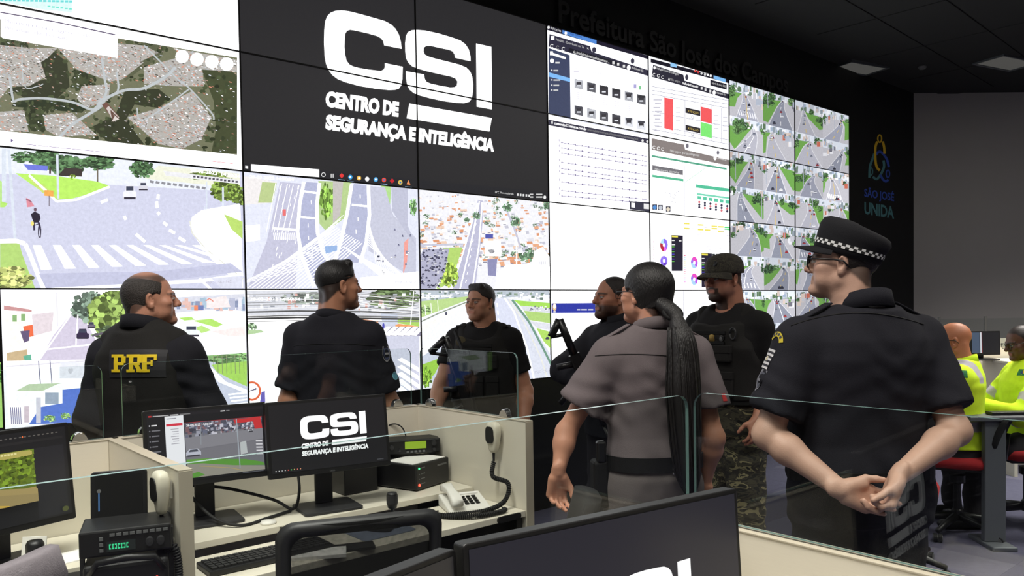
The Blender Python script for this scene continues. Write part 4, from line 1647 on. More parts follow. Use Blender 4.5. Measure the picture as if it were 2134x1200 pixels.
desk('beige desk holding the two monitors and the white telephone', 0.0, 1.342, 0.0)
desk('beige desk at the left edge with joystick and radio', -1.36, 0.0, 0.0)
desk('beige foreground desk under the two cropped monitors', -0.71, 0.633, YN)


def monitor(label, a, b, top, h, tilt, draw, base_z, desk_back=0.10, gain=1.0, thin=0.012, boost=0.0, brand=False):
    """a, b: world xy of the left and right ends of the screen's top edge; top: height of that edge"""
    a, b = Vector((a[0], a[1], 0)), Vector((b[0], b[1], 0))
    yaw = math.atan2((b - a).y, (b - a).x)
    w = (b - a).length
    c = (a + b) / 2
    nb = Vector((-math.sin(yaw), math.cos(yaw), 0))
    base = c - nb * (h * math.sin(tilt) / 2) + nb * 0.055
    t = thing('monitor', label, 'monitor', (base.x, base.y, base_z), yaw)
    T = Matrix.Translation((0, h * math.sin(tilt) / 2 - 0.055, top - base_z)) @ Matrix.Rotation(-tilt, 4, 'X')
    fr = MB()
    bw = thin
    fr.prism(rrect(-w / 2, -h, w / 2, 0, 0.006), -0.014, 0.014, T @ Matrix.Rotation(math.pi / 2, 4, 'X') @ Matrix.Translation((0, 0, -0.014)))
    fr.build('casing', 'plastic_black', t, bevel=0.002)
    bk = MB().loft([[T @ Vector((x, y, z)) for x, z in rrect(-w / 2 * k, -h / 2 - h * .48 * k, w / 2 * k, -h / 2 + h * .48 * k, 0.02)] for y, k in ((0.028, .9), (0.05, .6), (0.058, .45))])
    bk.build('back_shell', 'plastic_black', t)
    cv = Canvas(lambda u, v: (-w / 2 + bw + u * (w - 2 * bw), -bw - v * (h - 2.6 * bw)), gain, boost)
    draw(cv)
    so = cv.build('screen', 'desk_screen', t)
    for vv in so.data.vertices:
        vv.co = T @ Vector((vv.co.x, vv.co.y - 0.0003, vv.co.z))
    if brand:
        v_, f_ = text_tris('DELL', .01)
        k_ = .022 / max(p[0] for p in v_)
        mb_ = MB()
        mb_.v = [tuple(T @ Vector((p[0] * k_ - .011, -.0006, -h + .004 + p[1] * k_ * .8))) for p in v_]
        mb_.f = list(f_)
        mb_.build('maker_name', 'plastic_gray', t)
    zc = top - base_z - h * 0.62
    MB().box((-0.035, 0.03, 0.012), (0.035, 0.05, zc + 0.08)).build('stand_neck', 'plastic_black', t, bevel=0.004)
    MB().prism(rrect(-0.115, -0.10, 0.115, 0.09, 0.015), 0, 0.012).build('stand_base', 'plastic_dark', t, bevel=0.003)
    return t


def ui_street(cv):
    rs = random.Random(2)
    cv.rect(0, 0, 1, 1, (22, 22, 25))
    cv.rect(0, .02, 1, .055, (30, 28, 32))
    cv.rect(.015, .03, .04, .05, (200, 50, 50))
    for a, b, g_ in ((.05, .18, 170), (.19, .26, 200), (.27, .36, 120), (.62, .66, 235), (.67, .70, 120)):
        cv.rect(a, .034, b, .048, g_)
    for k in range(6):
        cv.rect(.035, .163 + k * .075, .08 + (k * 7 % 4) * .008, .18 + k * .075, (225, 225, 225) if k == 0 else (110, 110, 115))
        cv.oval(.02, .172 + k * .075, .006, .01, (200, 200, 205) if k == 0 else (110, 110, 116))
    cv.rect(.145, .055, .30, .84, (226, 229, 232))
    cv.rect(.16, .085, .24, .098, (140, 140, 150))
    cv.rect(.155, .165, .29, .20, (205, 52, 70))
    for k in range(7):
        cv.rect(.19 + k % 3 * .008, .24 + k * .035, .255, .25 + k * .035, (160, 160, 168))
    x0, x1, y0, y1 = .305, .985, .17, .97
    X = lambda u: x0 + u * (x1 - x0)
    Y = lambda v: y0 + v * (y1 - y0)
    P = lambda pts: [(X(a), Y(b)) for a, b in pts]
    cv.clip = [(x0, y0), (x1, y0), (x1, y1), (x0, y1)]
    cv.rect(x0, y0, x1, y1, (112, 112, 118))
    cv.rect(x0, y0, x1, Y(.2), (78, 80, 92))
    for k in range(150):
        u, v = rs.random(), rs.uniform(0, .24)
        cv.rect(X(u), Y(v), X(u + rs.uniform(.01, .05)), Y(v + rs.uniform(.02, .07)), rs.choice([(150, 152, 165), (60, 60, 72), (100, 104, 122), (190, 190, 200), (120, 90, 95)]))
    cv.poly(P([(.62, .02), (.98, 0), (1, .24), (.90, .26), (.88, .08), (.64, .09)]), (190, 50, 52))
    cv.poly(P([(0, .27), (1, .22), (1, .42), (0, .5)]), (126, 126, 132))
    cv.poly(P([(0, .66), (.25, .68), (.5, .73), (.75, .77), (.98, .86), (1, .92), (.6, .86), (.2, .76), (0, .74)]), (92, 150, 60))
    cv.poly(P([(0, .74), (.2, .76), (.6, .86), (1, .93), (1, 1), (0, 1)]), (148, 143, 132))
    cv.poly(P([(0, .94), (.14, .9), (.22, .97), (.1, 1), (0, 1)]), (92, 150, 60))
    cv.line(P([(.15, .8), (.55, .9), (.7, .97)]), .006, (190, 165, 90))
    for k in range(5):
        cv.poly(P([(.9, .44 + k * .06), (.985, .45 + k * .06), (.985, .475 + k * .06), (.9, .465 + k * .06)]), (205, 205, 208))
    cv.line(P([(.66, 0), (.67, .92)]), .010, (150, 158, 166))
    cv.line(P([(.2, .1), (.19, .42)]), .006, (140, 146, 152))
    for k, (u, v, s, c) in enumerate(((.09, .6, .19, (176, 180, 192)), (.84, .26, .07, (196, 200, 206)), (.3, .22, .05, (90, 92, 100)))):
        w, h = s, s * .62
        cv.poly(P([(u - w / 2, v), (u - w * .5, v - h * .45), (u - w * .25, v - h), (u + w * .3, v - h), (u + w * .5, v - h * .5), (u + w / 2, v)]), c)
        cv.poly(P([(u - w * .3, v - h * .55), (u - w * .2, v - h * .9), (u + w * .26, v - h * .9), (u + w * .36, v - h * .55)]), (70, 74, 84))
        cv.rect(X(u - w * .4), Y(v - .01), X(u + w * .4), Y(v + .02), (60, 60, 66))
    cv.poly(P([(.69, .45), (.77, .43), (.78, .66), (.69, .68)]), (176, 182, 182))
    cv.text('28-03-2022 14:50:36', X(.02), Y(.07), X(.34), Y(.07), .03, 240, .02)
    cv.clip = None
    cv.line([(x0, .17), (x1, .17)], .006, (170, 50, 55))
    cv.rect(.78, .978, .97, .99, (90, 90, 96))


def ui_logo(dark=(26, 25, 27), icons=True, cx=.25, sc=.52, top=.55):
    def f(cv):
        cv.rect(0, 0, 1, 1, dark)
        logo(cv, lambda s: cx + s * sc / 1.25, lambda z: top - z * sc / 1.25 * 1.78)
        if icons:
            for k in range(9):
                cv.oval(.03 + k * .025, .965, .005, .009, [(230, 230, 230), 200, 190, 200, (230, 90, 80), (90, 200, 110), (220, 200, 120), (230, 120, 110), (235, 160, 120)][k], 8)
            cv.rect(.90, .955, .96, .972, (70, 70, 74))
    return f


def ui_hedge(cv):
    rs = random.Random(8)
    cv.rect(0, 0, 1, 1, (24, 24, 26))
    for k in range(15):
        cv.rect(.35 + k * .04, .05, .37 + k * .04, .062, (96, 92, 88))
    cv.oval(.62, .055, .006, .012, (230, 110, 60))
    cv.rect(0, .10, .97, .13, (34, 33, 34))
    cv.rect(.70, .20, .97, .98, (33, 33, 37))
    cv.clip = [(-.1, .20), (.70, .20), (.70, .78), (-.1, .78)]
    cv.rect(-.1, .2, .7, .78, (176, 150, 92))
    cv.rect(-.1, .2, .7, .62, (96, 112, 36))
    for k in range(420):
        u, v = rs.uniform(-.05, .72), rs.uniform(.2, .58)
        f = rs.uniform(.5, 1.45)
        cv.oval(u, v, rs.uniform(.01, .03), rs.uniform(.01, .03), (94 * f, 116 * f, 34 * f), 6)
    for k in range(40):
        cv.rect(rs.uniform(.2, .68), rs.uniform(.2, .26), rs.uniform(.2, .68), rs.uniform(.22, .27), (176, 166, 88))
    cv.poly([(-.1, .52), (.3, .56), (.7, .64), (.7, .70), (-.1, .56)], (170, 148, 96))
    cv.poly([(-.1, .56), (.7, .70), (.7, .78), (-.1, .78)], (158, 138, 92))
    cv.line([(0, .66), (.45, .78)], .02, (206, 168, 70))
    for k in range(12):
        cv.rect(.22 + k * .028, .215, .24 + k * .028, .235, (222, 214, 150))
    cv.clip = None
    cv.oval(.93, .93, .03, .03, (80, 84, 44))


def ui_rows(cv):
    cv.rect(0, 0, 1, 1, (30, 29, 31))
    rs = random.Random(6)
    for k in range(9):
        for j in range(10):
            if rs.random() < .8:
                cv.rect(.05 + j * .09, .06 + k * .08, .05 + j * .09 + rs.uniform(.02, .07), .075 + k * .08, rs.choice([(80, 78, 80), (110, 108, 110), (60, 58, 62)]))
    cv.rect(.30, .13, .33, .16, (80, 190, 90))


monitor('desk monitor showing a street camera picture, left one of the middle desk', (-1.305, 2.775), (-0.944, 3.005), 1.231, 0.279, math.radians(9), ui_street, 0.80)
monitor('desk monitor with white letters on black, right one of the middle desk', (-0.925, 2.935), (-0.515, 3.185), 1.235, 0.285, math.radians(9), ui_logo(sc=.54, top=.54), 0.80, brand=True)
monitor('cropped desk monitor at the left edge showing a green hedge', tuple(aty(-130, 895, 2.25).xy), tuple(aty(141, 876, 2.57).xy), 1.225, 0.312, math.radians(6), ui_hedge, 0.80)
a, b = atz(965, 1135, 1.262), atz(1535, 1017, 1.262)
monitor('large dark monitor with white letters at the bottom edge of the view', (a.x, a.y), (b.x, b.y), 1.262, 0.325, math.radians(4), ui_logo((34, 33, 41), True, .25, .50, .61), 0.80, thin=0.008)
a2, b2 = atz(700, 1240, 1.255), atz(950, 1143, 1.255)
monitor('dark monitor with rows of small text, mostly below the view', (a2.x, a2.y), (b2.x, b2.y), 1.255, 0.30, math.radians(4), ui_rows, 0.80, thin=0.008)


# ---------------------------------------------------------------- things on the desks
def cable(name, label, pts, r, parent=None, m='rubber', n=8):
    o = MB().tube(catmull(pts, 8), r, n).build(name, m, parent, smooth=True)
    if not parent:
        tag(o, label, 'cable')
    return o


# power supply box with a paper sheet on it, and the radio behind
p = cub(1.155, -0.165)
t = thing('power_supply', 'black power supply box with red and green lights beside the white telephone', 'power supply', (p.x, p.y, 0.80), YAW + 0.30)
MB().box((-0.115, -0.14, 0.004), (0.115, 0.13, 0.112)).build('case', 'plastic_black', t, bevel=0.006)
for z, m, r in ((0.097, 'led_green', 0.0042), (0.072, 'plastic_gray', 0.002), (0.052, 'plastic_gray', 0.002), (0.026, 'led_red', 0.0062)):
    MB().lathe([(r, 0), (r * .9, 0.003), (0, 0.004)], 10, Matrix.Translation((-0.098, -0.141, z)) @ Matrix.Rotation(math.pi / 2, 4, 'X')).build('indicator_light', m, t)
for z in (0.097, 0.072, 0.052, 0.03):
    MB().box((-0.084, -0.1415, z - .002), (-0.058, -0.14, z + .002)).build('caption', 'plastic_gray', t)
MB().box((0.03, -0.1415, 0.085), (0.095, -0.14, 0.092)).build('caption', 'plastic_gray', t)
pa = MB().box((-0.10, -0.125, 0), (0.105, 0.03, 0.0025)).build('paper_sheet', 'paper')
pa.location = (p.x, p.y, 0.9125)
pa.rotation_euler = (0, 0, YAW + 0.22)
tag(pa, 'white paper sheet lying on the black power supply box', 'paper')
p2 = cub(1.185, -0.10)
t = thing('radio', 'black two-way radio with yellow-green display on top of the power supply', 'radio', (p2.x, p2.y, 0.9155), YAW - 0.42)
for x in (-.13, .1):
    MB().box((x, -0.03, 0.0), (x + .03, 0.05, 0.012)).build('mounting_bracket', 'plastic_dark', t)
MB().box((-0.15, -0.05, 0.012), (0.15, 0.07, 0.075)).build('case', 'plastic_black', t, bevel=0.005)
MB().box((-0.01, -0.054, 0.034), (0.085, -0.05, 0.066)).build('display', 'lcd_green', t)
for k in range(5):
    MB().box((-0.004 + k * .018, -0.056, 0.018), (0.008 + k * .018, -0.05, 0.026)).build('button', 'plastic_gray', t)
for x, z, r in ((0.12, 0.055, 0.012), (0.12, 0.027, 0.008), (-0.035, 0.03, 0.006), (-0.07, 0.045, 0.011), (-0.115, 0.045, 0.011)):
    MB().lathe([(r, 0), (r * .85, 0.014), (0, 0.015)], 12, Matrix.Translation((x, -0.05, z)) @ Matrix.Rotation(math.pi / 2, 4, 'X')).build('knob', 'plastic_dark', t)
cable('antenna_lead', '', [(-0.08, 0.07, 0.05), (-0.08, 0.085, 0.11), (-0.04, 0.085, 0.13), (0.0, 0.085, 0.11), (0.02, 0.07, 0.05)], 0.003, t)
# little black computer behind the letter monitor
p = cub(0.93, -0.12)
t = thing('mini_computer', 'small black computer box behind the monitor with white letters', 'computer', (p.x, p.y, 0.80), YAW)
MB().box((-0.10, -0.06, 0.003), (0.06, 0.10, 0.17)).build('case', 'plastic_black', t, bevel=0.004)
MB().box((-0.09, -0.062, 0.13), (-0.05, -0.06, 0.15)).build('front_panel', 'plastic_dark', t)

# telephone
p = cub(1.165, -0.565)
t = thing('telephone', 'white desk telephone with black keys', 'telephone', (p.x, p.y, 0.76), YAW - 0.35)
t.scale = (.88, .88, .88)
MB().loft([[Vector((x, y, z)) for x, y, z in ((-.10, -.09, z0), (.10, -.09, z0), (.10, .10, z1), (-.10, .10, z1))] for z0, z1 in ((0.002, 0.002), (0.018, 0.055))]).build('base', 'plastic_white', t, bevel=0.006)
pts = [(-0.062, -0.10, 0.052), (-0.062, -0.06, 0.066), (-0.062, 0.02, 0.083), (-0.062, 0.08, 0.088), (-0.062, 0.115, 0.078)]
rings = []
for (x, y, z), w, h in zip(pts, (.026, .027, .02, .027, .025), (.016, .019, .013, .019, .016)):
    rings.append([Vector((x + w * a, y, z + h * b)) for a, b in rrect(-1, -1, 1, 1, .45, 3)])
MB().loft(rings).build('handset', 'plastic_white', t, smooth=True)
for i in range(3):
    for j in range(4):
        x, y = 0.0 + i * .026, -0.035 + j * .024
        z = 0.018 + (y + .09) / .19 * .037 + .001
        MB().box((x - .009, y - .008, z), (x + .009, y + .008, z + .005)).build('key', 'plastic_black', t)
MB().box((-0.01, 0.066, 0.05), (0.085, 0.09, 0.054)).build('name_strip', 'paper', t)


def hand_mic(label, c, nrm, cord_label, cord):
    """cream fist microphone clipped to a partition; c world centre, nrm out of the partition"""
    rz = math.atan2(nrm.x, -nrm.y)
    t = thing('hand_microphone', label, 'microphone', c, rz)
    rings = []
    for z, w, d in ((-.062, .014, .010), (-.05, .022, .014), (-.02, .028, .018), (.015, .034, .021), (.045, .034, .021), (.06, .026, .015), (.064, .014, .008)):
        rings.append([Vector((w * a, -.03 + d * b, z)) for a, b in rrect(-1, -1, 1, 1, .55, 4)])
    MB().loft(rings).build('shell', 'cream_plastic', t, smooth=True)
    rings = [[Vector((.024 * a, y, .012 + .034 * b)) for a, b in rrect(-1, -1, 1, 1, .6, 4)] for y in (-.048, -.054)]
    MB().loft(rings).build('grille', 'plastic_black', t)
    MB().box((-0.015, -0.012, -0.02), (0.015, 0.0, 0.03)).build('hang_clip', 'chrome', t, bevel=0.002)
    MB().tube([(0, -.03, -.06), (0, -.03, -.10)], [.006, .0045], 8).build('cord_sleeve', 'rubber', t)
    return t


c = cub(1.322, -0.60, 1.04)
nrm = -DV
hand_mic('cream hand microphone hung on the partition above the white telephone', c, nrm, '', [])
q0 = c + nrm * .03 + Vector((0, 0, -.1))


def coil_cord(label, pts, r, cr, turns):
    path = catmull(pts, 24)
    L = [0]
    for a, b in zip(path[:-1], path[1:]):
        L.append(L[-1] + (b - a).length)
    out = []
    N = int(turns * 8)
    up = Vector((0.3, 0.2, 1)).normalized()
    k = 0
    for i in range(N + 1):
        d = L[-1] * i / N
        while k < len(L) - 2 and L[k + 1] < d:
            k += 1
        f = (d - L[k]) / max(1e-9, L[k + 1] - L[k])
        p = path[k].lerp(path[k + 1], f)
        tn = (path[k + 1] - path[k]).normalized()
        a = tn.cross(up).normalized()
        b = tn.cross(a)
        ang = 2 * math.pi * turns * i / N
        out.append(p + (a * math.cos(ang) + b * math.sin(ang)) * r)
    o = MB().tube(out, cr, 5).build('coiled_cord', 'rubber', None, smooth=True)
    return tag(o, label, 'cord')


z0 = 0.772
coil_cord('black coiled cord hanging from the cream microphone onto the desk by the telephone', [q0, q0 + Vector((-.005, -.01, -.06)), cub(1.30, -0.68, 0.86), cub(1.26, -0.705, 0.80), cub(1.16, -0.70, z0 + .004), cub(1.03, -0.64, z0), cub(1.0, -0.60, z0), cub(1.02, -0.66, z0), cub(1.09, -0.725, z0), cub(1.19, -0.74, z0), cub(1.24, -0.73, z0), cub(1.235, -0.715, z0)], .0075, .0034, 110)

# gooseneck microphone on the middle desk
p = cub(0.80, -0.60)
t = thing('desk_microphone', 'small black microphone on a stub stand behind the mesh chair', 'microphone', (p.x, p.y, 0.76))
MB().lathe([(.03, 0), (.03, .008), (.012, .014), (.007, .02), (.007, .07), (.017, .075), (.02, .09), (.02, .125), (.017, .132), (0, .134)], 16).build('body', 'plastic_black', t, smooth=True)
MB().lathe([(.0215, .092), (.0215, .122)], 16).build('grille_band', 'plastic_dark', t)
# round white lid
p = cub(0.42, -0.36)
o = MB().lathe([(.028, 0), (.03, .004), (.026, .010), (0, .012)], 20).build('cap', 'plastic_white', None, smooth=True)
o.location = (p.x, p.y, 0.80)
tag(o, 'small round white lid on the desk between the two monitors', 'lid')
cable('monitor_cable', 'black cable looping down behind the two desk monitors', [cub(0.22, -0.1, 0.93), cub(0.36, -0.12, 0.90), cub(0.5, -0.22, 0.85), cub(0.56, -0.27, 0.812), cub(0.62, -0.2, 0.86), cub(0.66, -0.1, 0.93)], 0.006)
cable('monitor_cable', 'black cable lying in a bow on the shelf under the street-picture monitor', [cub(0.22, -0.12, 0.90), cub(0.26, -0.26, 0.83), cub(0.33, -0.34, 0.807), cub(0.44, -0.31, 0.807), cub(0.55, -0.27, 0.807)], 0.006)

# keyboard, note pad, mat and mouse on the worktop
p = cub(0.30, -0.63)
t = thing('keyboard', 'black computer keyboard beside the mesh chair', 'keyboard', (p.x, p.y, 0.76), YAW - 0.02)
MB().box((-0.21, -0.065, 0.002), (0.21, 0.065, 0.02)).build('tray', 'plastic_black', t, bevel=0.004)
kb = MB().box((-0.0085, -0.008, 0), (0.0085, 0.008, 0.006)).build('key', 'plastic_dark', t)
first_k = True
for i in range(20):
    for j in range(5):
        k = kb if first_k else kb.copy()
        if not first_k:
            COL.objects.link(k)
        first_k = False
        k.parent = t
        k.location = (-0.19 + i * .02, -0.045 + j * .022, 0.02)
p = cub(0.44, -0.715)
o = MB().box((-0.09, -0.045, 0), (0.09, 0.045, 0.012)).build('note_pad', 'paper', None, bevel=0.001)
o.location, o.rotation_euler = (p.x, p.y, 0.76), (0, 0, YAW - 0.5)
tag(o, 'white note pad lying in front of the keyboard', 'note pad')
mat('mat_blue', C(120, 130, 150), 0.8)
p = cub(0.74, -0.60)
o = MB().prism(rrect(-0.11, -0.09, 0.11, 0.09, 0.02), 0, 0.003).build('mouse_mat', 'mat_blue')
o.location, o.rotation_euler = (p.x, p.y, 0.76), (0, 0, YAW)
tag(o, 'grey-blue mouse mat seen through the mesh chair back', 'mouse mat')
t = thing('computer_mouse', 'black computer mouse on the grey-blue mat', 'mouse', (p.x, p.y, 0.7635), YAW + 0.5)
MB().loft([[Vector((.031 * k * a, .055 * k * b, z)) for a, b in rrect(-1, -1, 1, 1, .7, 5)] for k, z in ((.9, 0), (1, .008), (.92, .022), (.7, .032), (.3, .036))]).build('shell', 'plastic_black', t, smooth=True)
MB().box((-.003, .02, .031), (.003, .036, .036)).build('wheel', 'plastic_gray', t)
p = cub(0.56, -0.725)
o = MB().prism(rrect(-0.036, -0.075, 0.036, 0.075, 0.008), 0, 0.009).build('smartphone', 'plastic_black')
o.location, o.rotation_euler = (p.x, p.y, 0.76), (0, 0, YAW + 1.2)
tag(o, 'black smartphone lying on the desk edge behind the mesh chair', 'phone')

# ---------------------------------------------------------------- left desk
p = cub(-0.145, -0.70)
t = thing('radio', 'black base radio with green digits and red light on the left desk', 'radio', (p.x, p.y, 0.76), YAW - 0.30)
t.scale = (.80, .80, .98)
MB().box((-0.135, -0.10, 0.0), (0.135, 0.12, 0.13)).build('power_case', 'plastic_black', t, bevel=0.012)
MB().box((-0.145, -0.085, 0.15), (0.145, 0.12, 0.225)).build('case', 'plastic_black', t, bevel=0.006)
for x in (-.15, .136):
    MB().box((x, -0.02, 0.0), (x + .014, 0.02, 0.2)).build('mounting_bracket', 'plastic_dark', t)
for k in range(9):
    MB().box((-0.05 + k * .021, -0.089, 0.206), (-0.034 + k * .021, -0.085, 0.214)).build('button', 'plastic_gray', t)
for k in range(3):
    MB().box((-0.082, -0.089, 0.164 + k * .016), (-0.07, -0.085, 0.174 + k * .016)).build('button', 'plastic_gray', t)
cvd = Canvas(lambda u, v: (-.06 + u * .09, .192 - v * .03), 1.0, 0)
cvd.o = 0.0
cvd.rect(0, 0, 1, 1, (14, 22, 20))
for k in range(7):
    cvd.rect(.08 + k * .1, .25, .15 + k * .1, .38, (60, 220, 150))
    cvd.rect(.08 + k * .1 + (k % 3) * .02, .38, .11 + k * .1 + (k % 3) * .02, .62, (60, 220, 150))
    cvd.rect(.08 + k * .1, .62, .15 + k * .1, .75, (60, 220, 150))
so = cvd.build('display', 'desk_screen', t)
for vv in so.data.vertices:
    vv.co.y -= 0.0865
for x, z, r in ((.075, .18, .014), (.11, .18, .014)):
    MB().lathe([(r, 0), (r * .85, 0.014), (0, 0.015)], 12, Matrix.Translation((x, -0.085, z)) @ Matrix.Rotation(math.pi / 2, 4, 'X')).build('knob', 'plastic_dark', t)
MB().lathe([(.006, 0), (.005, 0.003), (0, 0.004)], 10, Matrix.Translation((0.095, -0.101, 0.075)) @ Matrix.Rotation(math.pi / 2, 4, 'X')).build('indicator_light', 'led_red', t)
MB().box((0.01, -0.1015, 0.03), (0.06, -0.1, 0.055)).build('type_plate', 'paper', t)
MB().tube([(-0.12, -0.1, 0.10), (-0.09, -0.11, 0.14), (0.0, -0.115, 0.148), (0.09, -0.11, 0.14), (0.12, -0.1, 0.10)], .01, 8).build('carry_handle', 'plastic_black', t, smooth=True)
# tablet behind the radio
p = cub(-0.135, -0.59)
t = thing('tablet_display', 'small black tablet display standing behind the left radio', 'display', (p.x, p.y, 0.80), YAW - 0.38)
T = Matrix.Translation((0, 0, 0.165)) @ Matrix.Rotation(math.radians(-8), 4, 'X') @ Matrix.Rotation(math.pi / 2, 4, 'X')
MB().prism(rrect(-0.076, 0, 0.076, 0.145, 0.012), 0, 0.016, T).build('casing', 'plastic_black', t, bevel=0.003)
MB().prism(rrect(-0.064, 0.012, 0.064, 0.133, 0.004), 0.016, 0.0168, T).build('screen', 'panel_black', t)
MB().box((-0.055, 0.03, 0.0168), (-0.0515, 0.085, 0.0174), T).build('blue_bar', emat('bar_blue', (0.12, 0.35, 0.8, 1), 0.5), t)
MB().lathe([(.006, .0168), (.006, .0176)], 10, T @ Matrix.Translation((-.053, .088, 0))).build('home_dot', 'plastic_gray', t)
MB().box((-0.03, 0.0, 0.0), (0.03, 0.05, 0.012)).box((-0.01, 0.015, 0.012), (0.01, 0.03, 0.22)).build('stand', 'plastic_black', t)
# cream microphone on the left partition
c = cub(-0.02, -0.70, 1.05)
hand_mic('cream hand microphone hung on the left partition above the black radio', c, -DV, '', [])
q0 = c - DV * .03 + Vector((0, 0, -.1))
coil_cord('black coiled cord from the left cream microphone down beside the radio', [q0, q0 + Vector((0.005, -.02, -.08)), cub(-0.035, -0.76, 0.90), cub(-0.03, -0.78, 0.82), cub(-0.05, -0.79, 0.785), cub(-0.1, -0.79, 0.772)], .0085, .0035, 42)
# camera joystick
p = cub(-0.325, -0.535)
t = thing('joystick', 'black camera joystick panel on the left desk', 'joystick', (p.x, p.y, 0.76), YAW - 0.1)
MB().loft([[Vector((.12 * a, .085 * b, z + (.018 if b > 0 else 0) * (z > .004))) for a, b in rrect(-1, -1, 1, 1, .35, 4)] for z in (.002, .02)]).build('base', 'plastic_black', t)
MB().lathe([(.036, .03), (.036, .036), (.03, .04), (.033, .045), (.026, .05), (.028, .055), (.02, .06), (.012, .066), (.012, .08), (.02, .085), (.024, .11), (.024, .155), (.019, .165), (0, .167)], 20, Matrix.Translation((-.02, .03, 0))).build('stick', 'plastic_black', t, smooth=True)
for k in range(4):
    MB().box((.0 + k * .028, -.075, .021), (.02 + k * .028, -.035, .027)).build('button', 'plastic_gray', t)
# white document holder behind it
p = cub(-0.335, -0.40)
o = MB().loft([[Vector((x, y, z)) for x, y in ((-.035, 0), (.035, 0), (.035, .004), (-.035, .004))] for z in (0, .11)]).build('card_holder', 'plastic_white', None, bevel=.001)
o.location, o.rotation_euler = (p.x, p.y, 0.80), (math.radians(-12), 0, YAW - 0.6)
tag(o, 'white upright card standing behind the joystick', 'card')
p = cub(-0.21, -0.30)
o = MB().box((-.08, -.06, 0), (.08, .06, .004)).build('paper_sheet', 'paper')
o.location, o.rotation_euler = (p.x, p.y, 0.80), (0, 0, YAW + .2)
tag(o, 'white paper lying on the left desk between joystick and radio', 'paper')


# ---------------------------------------------------------------- office chairs
def castor_base(t, n=5, r=0.3, m='plastic_black'):
    for k in range(n):
        a = 2 * math.pi * k / n + .3
        d = Vector((math.cos(a), math.sin(a), 0))
        sp = MB().tube([d * .03 + Vector((0, 0, .12)), d * (r * .6) + Vector((0, 0, .10)), d * r + Vector((0, 0, .075))], [.028, .022, .016], 8).build('base_spoke', m, t, smooth=True)
        s = Vector((-d.y, d.x, 0))
        Mx = Matrix.Translation(d * r + Vector((0, 0, .03))) @ Matrix.Rotation(a + .5, 4, 'Z') @ Matrix.Rotation(math.pi / 2, 4, 'X')
        MB().lathe([(.012, -.026), (.03, -.024), (.03, -.004), (.012, -.002)], 14, Mx).lathe([(.012, .002), (.03, .004), (.03, .024), (.012, .026)], 14, Mx).build('castor', 'rubber', sp, smooth=False)
        MB().lathe([(.022, -.028), (.022, .028)], 14, Mx).build('castor_hub', 'plastic_gray', sp)
    MB().lathe([(.035, .09), (.035, .16), (.025, .17), (.025, .34), (.05, .35), (.05, .40)], 14).build('gas_column', m, t, smooth=False)


